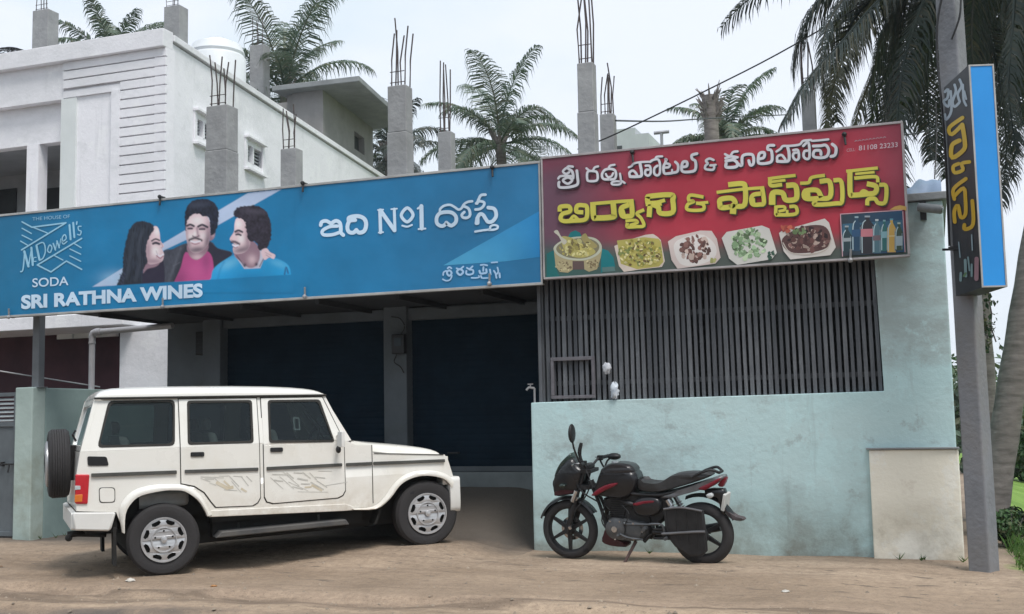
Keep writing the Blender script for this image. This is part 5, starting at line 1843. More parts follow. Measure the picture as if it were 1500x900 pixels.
# doors: gap, leaf, rubber, glass, handle
RD = [(0.165, 1.365), (0.985, 1.352), (0.985, 0.335), (0.955, 0.285), (0.90, 0.258), (0.515, 0.275), (0.47, 0.33), (0.40, 0.43), (0.30, 0.50), (0.165, 0.535)]
FD = [(1.035, 1.352), (1.735, 1.34), (1.952, 0.868), (1.952, 0.335), (1.92, 0.285), (1.86, 0.262), (1.13, 0.262), (1.06, 0.285), (1.035, 0.335)]
for sg in (-1, 1):
    for nm, out, win in (("rear", RD, RW), ("front", FD, FW)):
        lowd = [p for p in out]
        b = JB()
        # leaf in two plates, below and above the belt line
        zb = 0.885
        if nm == "rear":
            L_ = [(0.165, zb), (0.985, zb)] + RD[2:]
            U_ = [(0.165, zb + .0005), (0.985, zb + .0005), (0.985, 1.352), (0.165, 1.365)]
        else:
            L_ = [(1.035, .862), (1.952, .862)] + FD[3:]
            U_ = [(1.035, .8625), (1.952, .8625), (1.735, 1.34), (1.035, 1.352)]
        b.plate(L_, [], skin(sg, .009), .008)
        b.plate(U_, [win], skin(sg, .009), .008)
        d = b.build("door", m_car, bevel=0.003)
        b = JB()
        g_ = grow(out, .009)
        cut = [p for p in g_]
        if nm == "rear":
            b.plate([(0.156, zb), (0.994, zb)] + g_[2:], [], skin(sg, .003), .002)
            b.plate([(0.156, zb + .0005), (0.994, zb + .0005), (0.994, 1.361), (0.156, 1.374)], [grow(win, .008)], skin(sg, .003), .002)
        else:
            b.plate([(1.026, .862), (1.961, .862)] + g_[3:], [], skin(sg, .003), .002)
            b.plate([(1.026, .8625), (1.961, .8625), (1.742, 1.349), (1.026, 1.361)], [grow(win, .008)], skin(sg, .003), .002)
        b.build("door_gap", m_seam, d)
        b = JB()
        b.plate(grow(win, .014), [grow(win, -.010)], skin(sg, .013), .01)
        b.build("window_rubber", m_seam, d)
        b = JB()
        b.plate(win, [], skin(sg, -.004), 0)
        b.build("window_glass", m_glass, d, recalc=False)
        b = JB()
        hx = 0.262 if nm == "rear" else 1.105
        b.plate(rrect([(hx, .835), (hx + .14, .83), (hx + .14, .785), (hx, .79)], .015), [], skin(sg, .022), .02)
        b.build("handle", m_blackp, d, bevel=0.003)
        for o in list(d.children):
            o.parent = d
# dark moulding along the waist, sticker stripes
for sg in (-1, 1):
    for (x0, z0, x1, z1) in ((-.70, .672, .12, .648), (.20, .648, .97, .622), (1.06, .622, 1.92, .608), (1.97, .606, 2.285, .60), (2.30, .60, 3.21, .575)):
        b = JB()
        b.plate(rrect([(x0, z0 + .017), (x1, z1 + .017), (x1, z1 - .017), (x0, z0 - .017)], .008), [], skin(sg, .022), .03)
        b.build("side_moulding", m_trim, bevel=0.003)
def strip(b, p, q, wd, off=.0105):
    dx, dz = q[0] - p[0], q[1] - p[1]
    l = math.hypot(dx, dz)
    nx_, nz_ = -dz / l * wd / 2, dx / l * wd / 2
    b.plate([(p[0] + nx_, p[1] + nz_), (q[0] + nx_, q[1] + nz_), (q[0] - nx_, q[1] - nz_), (p[0] - nx_, p[1] - nz_)], [], skin(-1, off), 0)
m_dec = mat("faded grey sticker", (0.46, 0.45, 0.42), (0.62, 0.60, 0.54), 9, 0.6)
m_dec2 = mat("faded tan sticker", (0.56, 0.48, 0.34), (0.66, 0.60, 0.48), 9, 0.6)
b = JB()
for it in (((.36, .585), (.60, .56), .012), ((.40, .56), (.50, .555), .018), ((.50, .565), (.60, .47), .008), ((.66, .57), (.76, .46), .010), ((.78, .565), (.86, .46), .010), ((.70, .57), (.80, .555), .008), ((.45, .52), (.52, .49), .010), ((.36, .57), (.46, .53), .008), ((.55, .58), (.66, .575), .007), ((.68, .52), (.78, .40), .006), ((.84, .56), (.90, .50), .010), ((.60, .44), (.74, .42), .007),
                   None, ((1.12, .56), (1.30, .545), .010), ((1.10, .53), (1.24, .40), .006), ((1.24, .58), (1.42, .42), .007), ((1.40, .50), (1.52, .47), .016), ((1.34, .42), (1.46, .38), .010), ((1.54, .55), (1.62, .47), .010), ((1.64, .56), (1.80, .55), .006), ((1.60, .50), (1.72, .48), .008), ((1.20, .535), (1.36, .39), .006), ((1.14, .50), (1.24, .48), .012), ((1.28, .57), (1.36, .50), .012), ((1.36, .565), (1.46, .55), .014), ((1.46, .56), (1.55, .49), .012), ((1.30, .47), (1.52, .36), .006), ((1.40, .36), (1.75, .33), .006),
                   ((1.55, .45), (1.70, .36), .014), ((1.62, .46), (1.74, .38), .010), ((1.44, .44), (1.54, .43), .012), ((1.72, .40), (1.98, .42), .006)):
    if it is None:
        b.build("side_sticker", m_dec, recalc=False)
        b = JB()
        continue
    strip(b, *it)
b.build("side_sticker", m_dec, recalc=False)
b = JB()
for it in (((.52, .52), (.64, .45), .034), ((.62, .45), (.70, .46), .030), ((.60, .53), (.66, .47), .018), ((.78, .44), (.84, .40), .02), None, ((1.56, .42), (1.68, .35), .022), ((1.48, .40), (1.56, .40), .016)):
    if it is None:
        b.build("side_sticker", m_dec2, recalc=False)
        b = JB()
        continue
    strip(b, *it, .0108)
b.build("side_sticker", m_dec2, recalc=False)
# seams of wing and tail, vent, fuel flap, lamps, rear bumper
b = JB()
strip(b, (2.29, .80), (2.285, .17), .010, .004)
b.build("panel_gap", m_seam, recalc=False)
b = JB()
strip(b, (-.84, .338), (-.47, .300), .010, .004)
b.build("panel_gap", m_seam, recalc=False)
b = JB()
strip(b, (2.31, .708), (3.20, .642), .010, .006)
b.build("panel_gap", m_seam, recalc=False)
b = JB()
b.plate(rrect([(-.735, .852), (-.555, .838), (-.535, .752), (-.73, .762)], .02), [], skin(-1, .008), .012)
for k in range(4):
    strip(b, (-.72, .83 - k * .019), (-.555, .82 - k * .019), .005, .010)
b.build("air_vent", m_blackp)
b = JB()
ff = rrect([(-.625, .545), (-.485, .535), (-.485, .405), (-.62, .412)], .03)
b.plate(ff, [], skin(-1, .006), .006)
fl = b.build("fuel_flap", m_car, bevel=.002)
b = JB()
b.plate(grow(ff, .007), [], skin(-1, .002), 0)
b.build("flap_gap", m_seam, fl, recalc=False)
for sg in (-1, 1):
    b = JB()
    b.plate([(-.845, .69), (-.715, .68), (-.735, .405), (-.85, .415)], [], skin(sg, .018), .06)
    tl = b.build("tail_lamp", m_red, bevel=0.012)
    b = JB()
    b.plate([(-.852, .50), (-.78, .50), (-.785, .43), (-.855, .43)], [], skin(sg, .021), .03)
    b.build("indicator_lens", m_orange, tl, bevel=0.005)
    b = JB()
    b.plate([(-.85, .585), (-.80, .58), (-.80, .545), (-.852, .545)], [], skin(sg, .021), .02)
    b.build("reversing_lens", m_clear, tl, bevel=0.004)
b = JB()
b.hexa([(-.885, -.82, .17), (-.83, -.872, .17), (-.83, .872, .17), (-.885, .82, .17), (-.885, -.82, .33), (-.83, -.872, .335), (-.83, .872, .335), (-.885, .82, .33)])
for sg in (-1, 1):
    b.plate([(-.875, .338), (-.475, .305), (-.52, .15), (-.55, .135), (-.86, .17)], [], skin(sg, .03), .06)
b.build("rear_bumper", m_carb, bevel=0.02, smooth=40)
# running board, underbody, mud flaps
b = JB()
for sg in (-1, 1):
    b.hexa([(.50, sg * .68, -.03), (1.98, sg * .68, -.03), (1.98, sg * .90, -.03), (.50, sg * .90, -.03), (.56, sg * .68, .03), (1.94, sg * .68, .03), (1.94, sg * .90, .028), (.56, sg * .90, .028)])
    b.box(.75, .80, sg * .60, sg * .70, -.02, .10)
    b.box(1.65, 1.70, sg * .60, sg * .70, -.02, .10)
b.build("running_board", mat("running board rubber", (0.06, 0.06, 0.062), (0.10, 0.095, 0.088), 6, 0.6), bevel=0.01)
b = JB()
b.box(-.35, 3.1, -.55, .55, -.10, .20)
b.box(-.74, -.3501, -.5, .5, .08, .20)
b.box(.50, 2.2, -.70, .70, -.04, .20)
b.box(.48, 2.4, -.80, .80, .12, .20)
b.box(-.75, -.46, -.80, .80, .12, .30)
b.box(-.44, .43, -.62, .62, .2, .52)
b.box(2.46, 3.2, -.62, .62, .2, .55)
b.tube([(0, -.7, 0), (0, .7, 0)], .06, 10)
b.tube([(2.98, -.7, 0), (2.98, .7, 0)], .05, 10)
b.ball((0, .05, 0), .15)
b.build("chassis", m_under)
b = JB()
for sg in (-1, 1):
    b.box(-.50, -.47, sg * .62, sg * .84, -.20, .16)
b.build("mud_flap", m_under)
b = JB()
for sg in (-1, 1):
    b.hexa([(2.30, sg * .62, -.06), (2.33, sg * .62, -.06), (2.33, sg * .82, -.06), (2.30, sg * .82, -.06), (2.40, sg * .62, .16), (2.43, sg * .62, .16), (2.43, sg * .83, .16), (2.40, sg * .83, .16)])
b.build("mud_flap", m_under)
b = JB()
b.tube([(-.5, -.35, .10), (-.78, -.40, .10), (-.90, -.40, .10)], .03, 8)
b.tube([(-.55, -.62, .08), (-.86, -.66, .12), (-.90, -.66, .10)], .022, 8)
b.ball((-.90, -.66, .09), .035, 8, 6)
b.build("tow_hook", m_under)
# interior
for (x, rows) in ((.62, 2), (1.28, 2), (-.28, 1)):
    spans = ((-.66, -.12), (.12, .66)) if rows == 2 else ((-.66, .66),)
    for (y0, y1) in spans:
        b = JB()
        b.hexa([(x - .45 + .5, y0, .30), (x + .55, y0, .30), (x + .55, y1, .30), (x + .05, y1, .30), (x + .05, y0, .46), (x + .55, y0, .46), (x + .55, y1, .46), (x + .05, y1, .46)])
        b.hexa([(x, y0, .42), (x + .10, y0, .42), (x + .10, y1, .42), (x, y1, .42), (x - .14, y0 + .03, 1.02), (x - .05, y0 + .03, 1.02), (x - .05, y1 - .03, 1.02), (x - .14, y1 - .03, 1.02)])
        ym = (y0 + y1) / 2
        b.box(x - .16, x - .08, ym - .12, ym + .12, 1.04, 1.17)
        b.build("seat", m_seat, bevel=0.04, smooth=60)
b = JB()
b.hexa([(1.80, -.74, .55), (2.02, -.74, .55), (2.02, .74, .55), (1.80, .74, .55), (1.84, -.74, .86), (1.99, -.74, .86), (1.99, .74, .86), (1.84, .74, .86)])
b.build("dashboard", m_seat, bevel=0.03)
b = JB()
pts = [(1.72 + .06 * math.cos(a), -.36 + .18 * math.sin(a), .86 + .17 * math.cos(a)) for a in [2 * math.pi * k / 20 for k in range(21)]]
b.tube(pts, .014, 6)
b.tube([(1.72, -.36, .86), (1.86, -.36, .74)], .02, 6)
b.build("steering_wheel", m_blackp)
b = JB()
b.box(1.42, 1.425, -.735, -.725, .98, 1.16)
b.plate([(1.385, 1.14), (1.46, 1.135), (1.46, 1.0), (1.385, 1.005)], [[(1.40, 1.125), (1.445, 1.12), (1.445, 1.015), (1.40, 1.02)]], skin(-1, -.012), .002)
b.build("window_sticker", m_clear)
# mirrors
for sg in (-1, 1):
    b = JB()
    b.tube(spline([(1.87, sg * .80, .90), (1.88, sg * .90, .93), (1.88, sg * .98, .90)], 5), .014, 6)
    b.hexa([(1.855, sg * .90, .80), (1.895, sg * .90, .80), (1.90, sg * 1.06, .80), (1.86, sg * 1.06, .80), (1.865, sg * .90, .965), (1.90, sg * .90, .965), (1.905, sg * 1.06, .965), (1.868, sg * 1.06, .965)])
    mi = b.build("mirror", m_carb, bevel=0.012, smooth=50)
    b = JB()
    b.ball((1.862, sg * .93, .775), (.03, .045, .04), 10, 8)
    b.build("mirror_joint", m_blackp, mi, smooth=60)
b = JB()
b.box(1.96, 1.985, -.83, -.815, .88, .93)
b.tube([(1.99, -.70, .885), (1.82, -.35, 1.2)], .008, 5)
b.tube([(1.99, .1, .885), (1.82, .42, 1.2)], .008, 5)
b.build("wiper", m_blackp)

# wheels
def wheel(cx, cy, cz, r, wd, out, parent, M4=None):
    """round tyre with hubcap; out = +1/-1 side the cap faces (local y)"""
    b = JB()
    b.raw = True
    pr = [(r * .62, -wd / 2 + .02), (r * .80, -wd / 2), (r * .93, -wd / 2 + .01), (r * .985, -wd / 2 + .035)]
    for k in range(6):
        y = -wd / 2 + .05 + k * (wd - .10) / 5
        pr += [(r, y - .009), (r, y + .009), (r * .972, y + .012), (r * .972, y + .018)]
    pr += [(r * .985, wd / 2 - .035), (r * .93, wd / 2 - .01), (r * .80, wd / 2), (r * .62, wd / 2 - .02)]
    b.lathe(pr, (cx, cy, cz), (0, 1, 0), 48, closed=False)
    t = b.build("wheel", m_rub, parent, smooth=35)
    b = JB()
    b.raw = True
    yc = cy + out * (wd / 2 - .012)
    b.lathe([(0, 0), (r * .60, 0), (r * .64, out * .01)], (cx, yc - out * .03, cz), (0, 1, 0), 40)
    b.build("rim", m_under, t, smooth=40)
    b = JB()
    b.raw = True
    R0 = r * .625
    circ = [(cx + R0 * math.cos(2 * math.pi * k / 48), cz + R0 * math.sin(2 * math.pi * k / 48)) for k in range(48)]
    holes = []
    for k in range(8):
        a = 2 * math.pi * (k + .5) / 8
        h = []
        for (rr, da) in ((.90, -.20), (.90, .20), (.80, .27), (.70, .13), (.70, -.13), (.80, -.27)):
            h.append((cx + R0 * rr * math.cos(a + da), cz + R0 * rr * math.sin(a + da)))
        holes.append(h)
    for k in range(5):
        a = 2 * math.pi * k / 5 + .3
        holes.append([(cx + R0 * .40 * math.cos(a) + .011 * math.cos(t_), cz + R0 * .40 * math.sin(a) + .011 * math.sin(t_)) for t_ in [i * math.pi / 3 for i in range(6)]])
    def dome(a, c, t_):
        q = math.hypot(a - cx, c - cz) / R0
        return (a, yc + out * (.022 * (1 - q * q) - t_), c)
    b.plate(circ, holes, dome, .014)
    b.build("hubcap", m_cap, t, smooth=30)
    b = JB()
    b.raw = True
    b.lathe([(R0 * .99, out * -.004), (R0 * 1.0, out * .012), (R0 * .94, out * .012), (R0 * .93, 0)], (cx, yc, cz), (0, 1, 0), 48)
    b.lathe([(0, out * .04), (R0 * .13, out * .036), (R0 * .15, out * .02)], (cx, yc, cz), (0, 1, 0), 24)
    b.lathe([(R0 * .58, out * .008), (R0 * .56, out * .022), (R0 * .52, out * .022), (R0 * .50, out * .012)], (cx, yc, cz), (0, 1, 0), 40)
    b.build("hubcap_ring", m_cap, t, smooth=40)
    return t
for cx in (0.0, WB):
    for sg in (-1, 1):
        wheel(cx, sg * (W - .10), 0.0, .347, .215, sg, jeep)
# spare wheel on the tail gate
b = JB()
r_, wd_ = .345, .215
pr = [(r_ * .4, wd_ / 2 - .03), (r_ * .62, wd_ / 2 - .02), (r_ * .80, wd_ / 2), (r_ * .93, wd_ / 2 - .01), (r_ * .985, wd_ / 2 - .035)]
for k in range(6):
    y = wd_ / 2 - .05 - k * (wd_ - .10) / 5
    pr += [(r_, y + .009), (r_, y - .009), (r_ * .972, y - .012), (r_ * .972, y - .018)]
pr += [(r_ * .985, -wd_ / 2 + .035), (r_ * .93, -wd_ / 2 + .01), (r_ * .80, -wd_ / 2), (r_ * .62, -wd_ / 2 + .02), (r_ * .4, -wd_ / 2 + .03), (0, -wd_ / 2 + .03)]
b.lathe(pr, (-.955, .12, .775), (1, 0, 0), 44)
sp = b.build("spare_wheel", m_rub, smooth=35)
b = JB()
b.lathe([(r_ * .30, -.135), (r_ * .56, -.13), (r_ * .66, -.118), (r_ * .66, -.10)], (-.955, .12, .775), (1, 0, 0), 36)
b.build("rim", m_cap, sp, smooth=40)
b = JB()
b.box(-.88, -.79, .0, .24, .6, .95)
b.build("spare_bracket", m_under)
b = JB()
b.tube([(-.83, -.70, 1.0), (-.86, -.72, 1.06), (-.83, -.72, 1.1)], .012, 6)
b.build("tailgate_hinge", m_blackp)

# ================================================================== MOTORCYCLE
m_bk = mat("gloss black panel", (0.010, 0.010, 0.012), (0.018, 0.018, 0.02), 6, 0.3, coat=0.15, rvar=.1)
m_bkm = mat("satin black metal", (0.018, 0.018, 0.02), (0.03, 0.03, 0.032), 12, 0.5, metal=0.2)
m_tankg = mat("smoke grey panel", (0.03, 0.028, 0.031), (0.02, 0.019, 0.021), 8, 0.35, coat=0.15)
m_bred = mat("dark red stripe", (0.20, 0.010, 0.022), (0.15, 0.008, 0.018), 6, 0.35)
m_alu = mat("cast engine alloy", (0.13, 0.135, 0.145), (0.08, 0.085, 0.09), 14, 0.45, metal=0.5)
m_chr = mat("bright metal", (0.55, 0.55, 0.56), (0.4, 0.4, 0.41), 10, 0.25, metal=0.9)
m_sit = mat("black seat vinyl", (0.028, 0.028, 0.03), (0.05, 0.05, 0.053), 7, 0.55, bump=.1)
m_vis = mat("dark green visor", (0.02, 0.035, 0.03), (0.03, 0.05, 0.042), 8, 0.12, spec=.7)
m_tailg = mat("silver grey tail panel", (0.13, 0.13, 0.14), (0.095, 0.095, 0.10), 8, 0.35, coat=.4)
m_plate = mat("white number plate", (0.62, 0.62, 0.60), (0.5, 0.5, 0.48), 14, 0.5)
fh = Vector((-3.561, 11.492, 0.277))
rh_ = Vector((-2.176, 11.353, 0.263))
bx = (rh_ - fh).normalized()
by = Vector((0, 0, 1)).cross(bx).normalized()
bz = bx.cross(by)
lean = Matrix.Rotation(R(5.0), 3, 'X')
BM3 = Matrix(((bx.x, by.x, bz.x), (bx.y, by.y, bz.y), (bx.z, by.z, bz.z))) @ lean
gmid = (fh + rh_) / 2 - bz * 0.302 + by * 0.015
BM4 = BM3.to_4x4()
BM4.translation = gmid + Vector((0, 0, 0.02))
bike = thing("motorcycle", "black and dark red motorcycle leaning on its side stand before the teal wall", "motorcycle", BM4)
BWB = (rh_ - fh).length
class KB(MB):
    def build(s, name, m, parent=bike, **k):
        s.v = [(x - BWB / 2, y, z + 0.302) for x, y, z in s.v]
        for q in split_sides(s, MB):
            o = MB.build(q, name, m, parent, **k)
        return o
    def pillow(s, pts, hw, inset=.75, y0=0.0, sm=3, hw2=None):
        """a closed side outline swelling to +-hw"""
        P = spline(pts, sm, True) if sm else pts
        cx = sum(p[0] for p in P) / len(P)
        cz = sum(p[1] for p in P) / len(P)
        rings = []
        for (k, yy) in ((1.0, -.55), (.93, -.82), (inset, -1.0), (inset, 1.0), (.93, .82), (1.0, .55)):
            rings.append([(cx + (p[0] - cx) * k, y0 + yy * hw, cz + (p[1] - cz) * k) for p in P])
        n = len(P)
        vs = [p for r in rings for p in r]
        fs = []
        for i in (0, 1, 3, 4):
            for k in range(n):
                fs.append((i * n + k, i * n + (k + 1) % n, (i + 1) * n + (k + 1) % n, (i + 1) * n + k))
        for k in range(n):
            fs.append((5 * n + k, 5 * n + (k + 1) % n, (k + 1) % n, k))
        tr = tessellate_polygon([[Vector((p[0], p[2], 0)) for p in rings[2]]])
        fs += [tuple(i + 2 * n for i in t) for t in tr]
        fs += [tuple(i + 3 * n for i in t) for t in tr]
        s.add(vs, fs)
def bike_wheel(cx, r, tw, spokes, disc):
    b = KB()
    pr = []
    for k in range(15):
        a = R(-120 + 240 * k / 14)
        pr.append((r - tw * .5 + tw * .5 * math.cos(a), tw * .5 * math.sin(a)))
    b.lathe(pr, (cx, 0, 0), (0, 1, 0), 56)
    t = b.build("wheel", m_rub, smooth=60)
    b = KB()
    ri = r - tw * .80
    b.lathe([(ri + .012, -.035), (ri + .02, -.02), (ri - .012, -.012), (ri - .012, .012), (ri + .02, .02), (ri + .012, .035)], (cx, 0, 0), (0, 1, 0), 48)
    for k in range(spokes):
        a = 2 * math.pi * k / spokes + .35
        d = Vector((math.cos(a), 0, math.sin(a)))
        q = Vector((-math.sin(a), 0, math.cos(a)))
        c = Vector((cx, 0, 0))
        i0, i1 = c + d * .03, c + d * (ri - .005) + q * .03
        b.hexa([i0 - q * .022 + Vector((0, -.022, 0)), i0 + q * .022 + Vector((0, -.022, 0)), i0 + q * .022 + Vector((0, .022, 0)), i0 - q * .022 + Vector((0, .022, 0)),
                i1 - q * .014 + Vector((0, -.014, 0)), i1 + q * .014 + Vector((0, -.014, 0)), i1 + q * .014 + Vector((0, .014, 0)), i1 - q * .014 + Vector((0, .014, 0))])
    b.lathe([(0, -.05), (.045, -.05), (.05, 0), (.045, .05), (0, .05)], (cx, 0, 0), (0, 1, 0), 20)
    b.build("rim", m_bkm, t, smooth=35)
    if disc:
        b = KB()
        b.lathe([(.075, .052), (.12, .052), (.12, .057), (.075, .057), (.075, .052)], (cx, 0, 0), (0, 1, 0), 36)
        b.build("brake_disc", m_chr, t)
bike_wheel(0, .300, .10, 6, True)
bike_wheel(BWB, .306, .125, 6, False)
b = KB()
n = 18
vs, fs = [], []
for i in range(n + 1):
    a = R(160 - 128 * i / n)
    r = .332
    for (y, dr) in ((-.062, -.025), (-.05, .0), (0, .012), (.05, .0), (.062, -.025)):
        vs.append((0.005 + (r + dr) * math.cos(a), y, (r + dr) * math.sin(a)))
for i in range(n):
    for k in range(4):
        fs.append((5 * i + k, 5 * i + k + 1, 5 * i + k + 6, 5 * i + k + 5))
b.add(vs, fs)
for sg in (-1, 1):
    b.tube([(.06, sg * .065, .315), (.03, sg * .075, .15), (.0, sg * .08, .02)], .009, 5)
b.build("front_fender", m_bk, smooth=50)
b = KB()
for sg in (-1, 1):
    b.tube([(-.002, sg * .085, -.03), (.02, sg * .085, .05), (.095, sg * .085, .26)], [.025, .028, .026], 10)
    b.tube([(.095, sg * .085, .26), (.22, sg * .085, .60)], .017, 10)
b.box(.15, .27, -.11, .11, .42, .46)
b.box(.19, .30, -.11, .11, .585, .62)
b.build("front_fork", m_bkm, smooth=40)
b = KB()
b.tube([(.035, -.085, .02), (.03, -.10, .05)], .02, 8)
b.lathe([(0, 0), (.026, 0), (.026, .05), (0, .05)], (.115, -.11, .33), (0, 1, 0), 12)
b.tube([(.09, -.115, .30), (.14, -.12, .41)], .025, 8)
b.build("fork_clamp", m_chr, smooth=40)
b = KB()
b.pillow([(.085, .735), (-.01, .675), (-.085, .59), (-.128, .50), (-.132, .42), (-.106, .345), (.03, .36), (.13, .385), (.165, .47), (.205, .60), (.15, .655)], .125, .72, sm=3)
b.build("headlamp_cowl", m_bk, smooth=60)
b = KB()
b.pillow([(.085, .775), (.05, .77), (-.04, .69), (-.10, .60), (-.122, .53), (-.08, .55), (.01, .62), (.075, .665)], .09, .8, sm=3)
b.build("visor", m_vis, smooth=60)
b = KB()
b.pillow([(-.105, .35), (-.03, .365), (.10, .385), (.12, .41), (.0, .42), (-.10, .40), (-.118, .37)], .13, .85, sm=2)
b.build("cowl_stripe", MATS["dark maroon cowl"] if "dark maroon cowl" in MATS else mat("dark maroon cowl", (0.06, 0.012, 0.018), (0.04, 0.01, 0.014), 8, 0.4), smooth=60)
b = KB()
b.pillow([(-.14, .50), (-.10, .52), (-.06, .47), (-.07, .41), (-.135, .42)], .085, .8, sm=2)
b.build("headlamp", m_vis, smooth=60)
b = KB()
for sg in (-1, 1):
    b.pillow([(-.03, .47), (.0, .485), (.04, .47), (.02, .445), (-.02, .45)], .03, .7, y0=sg * .15, sm=2)
b.build("indicator", m_vis, smooth=60)
b = KB()
b.pillow([(.30, .37), (.315, .42), (.35, .50), (.385, .585), (.45, .605), (.60, .605), (.74, .615), (.785, .54), (.775, .46), (.71, .37), (.62, .33), (.48, .345), (.38, .355)], .145, .82, sm=2)
tankp = b.build("fuel_tank", m_bk, smooth=50)
b = KB()
b.pillow([(.385, .59), (.43, .65), (.49, .68), (.58, .69), (.69, .676), (.74, .645), (.752, .60), (.66, .57), (.5, .565)], .13, .78, sm=2)
b.build("tank_top", m_tankg, tankp, smooth=50)
b = KB()
b.lathe([(0, .012), (.04, .012), (.045, 0)], (.53, 0, .684), (0.05, 0, 1), 20)
b.build("filler_cap", m_chr, tankp, smooth=40)
b = KB()
b.pillow([(.40, .33), (.72, .39), (1.06, .36), (1.08, .22), (.95, .07), (.62, .12), (.45, .20)], .075, .9, sm=2)
b.build("frame_cover", m_bkm, smooth=50)
for sg in (-1, 1):
    b = KB()
    b.pillow([(.315, .375), (.40, .445), (.50, .485), (.60, .50), (.55, .46), (.45, .42), (.37, .375)], .018, .8, y0=sg * .155, sm=2)
    b.build("red_stripe", m_bred, smooth=60)
    b = KB()
    b.pillow([(.735, .295), (.83, .325), (.97, .335), (.965, .31), (.85, .298), (.76, .27)], .018, .8, y0=sg * .118, sm=2)
    b.build("red_stripe", m_bred, smooth=60)
    b = KB()
    b.pillow([(1.40, .455), (1.50, .50), (1.60, .55), (1.625, .545), (1.56, .49), (1.46, .435)], .018, .8, y0=sg * .100, sm=2)
    b.build("red_stripe", m_bred, smooth=60)
b = KB()
b.pillow([(.765, .535), (.80, .505), (.90, .492), (.99, .498), (1.07, .535), (1.15, .58), (1.30, .602), (1.48, .597), (1.52, .57), (1.40, .52), (1.22, .465), (1.02, .41), (.88, .405), (.78, .43)], .125, .82, sm=3)
b.build("seat", m_sit, smooth=60)
b = KB()
b.pillow([(.985, .345), (1.06, .395), (1.256, .45), (1.45, .52), (1.60, .57), (1.645, .565), (1.62, .53), (1.45, .445), (1.256, .39), (1.10, .345)], .11, .82, sm=3)
b.build("tail_panel", m_tailg, smooth=60)
b = KB()
for sg in (-1, 1):
    b.tube(spline([(1.33, sg * .11, .55), (1.42, sg * .125, .60), (1.53, sg * .11, .632), (1.60, sg * .06, .60)], 5), .014, 7)
b.tube([(1.60, -.06, .60), (1.60, .06, .60)], .014, 7)
b.build("grab_rail", m_bkm, smooth=50)
b = KB()
b.pillow([(1.57, .48), (1.64, .55), (1.66, .54), (1.62, .46)], .05, .8, sm=2)
b.build("tail_lamp", m_bred, smooth=60)
b = KB()
for sg in (-1, 1):
    b.pillow([(.725, .28), (.78, .34), (.90, .36), (1.0, .34), (1.02, .25), (.96, .19), (.84, .17), (.75, .20)], .05, .8, y0=sg * .085, sm=3)
b.build("side_panel", m_bk, smooth=60)
# engine
b = KB()
b.pillow([(.44, .10), (.50, .15), (.62, .14), (.74, .12), (.86, .10), (.88, .01), (.80, -.07), (.60, -.085), (.48, -.05)], .135, .85, sm=2)
eng = b.build("engine", m_alu, smooth=50)
b = KB()
for sg in (-1, 1):
    b.lathe([(.105, 0), (.10, sg * .03), (.06, sg * .045), (0, sg * .046)], (.545, sg * .125, .045), (0, 1, 0), 28)
    b.lathe([(.085, 0), (.08, sg * .025), (.04, sg * .035), (0, sg * .036)], (.74, sg * .125, .03), (0, 1, 0), 28)
    b.ball((.645, sg * .15, .10), .018, 8, 6)
    b.ball((.645, sg * .15, -.04), .018, 8, 6)
b.build("engine_cover", m_alu, eng, smooth=40)
b = KB()
for k in range(9):
    z = .14 + k * .021
    b.box(.45 + k * .004, .62 + k * .004, -.095, .095, z, z + .010)
b.box(.48, .60, -.07, .07, .12, .33)
b.build("cylinder_fins", m_bkm, eng)
b = KB()
b.tube(spline([(.60, -.05, .30), (.68, -.09, .29), (.76, -.06, .26)], 4), .028, 8)
b.build("carburettor", m_bkm, eng, smooth=50)
b = KB()
b.pillow([(.362, -.10), (.385, -.02), (.41, .03), (.455, .0), (.55, -.07), (.62, -.105), (.615, -.15), (.45, -.14)], .10, .85, sm=2)
cw = b.build("belly_cowl", mat("dark maroon cowl", (0.06, 0.012, 0.018), (0.04, 0.01, 0.014), 8, 0.4), smooth=60)
b = KB()
b.tube(spline([(.47, .03, .22), (.40, .05, .20), (.37, .07, .08), (.42, .12, -.06), (.60, .14, -.09), (.9, .15, -.07)], 6), .022, 8)
b.tube(spline([(.9, .15, -.07), (1.0, .16, -.05), (1.15, .17, -.03), (1.52, .18, .04)], 5), [.024] * 6 + [.045] * 10, 12)
b.build("exhaust", m_bkm, smooth=40)
b = KB()
for sg in (-1, 1):
    b.tube(spline([(.25, sg * .03, .50), (.36, sg * .05, .25), (.43, sg * .06, .0)], 5), .018, 8)
    b.tube(spline([(.30, sg * .05, .44), (.60, sg * .09, .40), (.90, sg * .10, .38), (1.10, sg * .10, .40), (1.5, sg * .07, .52)], 5), .016, 8)
    b.tube([(.88, sg * .10, .36), (.90, sg * .10, .0), (.82, sg * .09, -.08)], .02, 8)
    b.tube([(.92, sg * .10, .02), (BWB, sg * .09, .0), (BWB + .05, sg * .09, .0)], [.024, .02, .018], 8)
b.build("frame", m_bkm, smooth=40)
b = KB()
for sg in (-1, 1):
    b.tube([(1.09, sg * .12, .34), (1.145, sg * .12, .24)], .026, 10)
    b.tube([(1.20, sg * .12, .13), (1.27, sg * .12, .02)], .02, 10)
    for k in range(8):
        t = k / 7
        c = (1.125 + .09 * t, sg * .12, .275 - .16 * t)
        b.lathe([(.034, -.006), (.04, 0), (.034, .006)], c, (.5, 0, -.85), 14)
b.build("shock_absorber", m_chr, smooth=40)
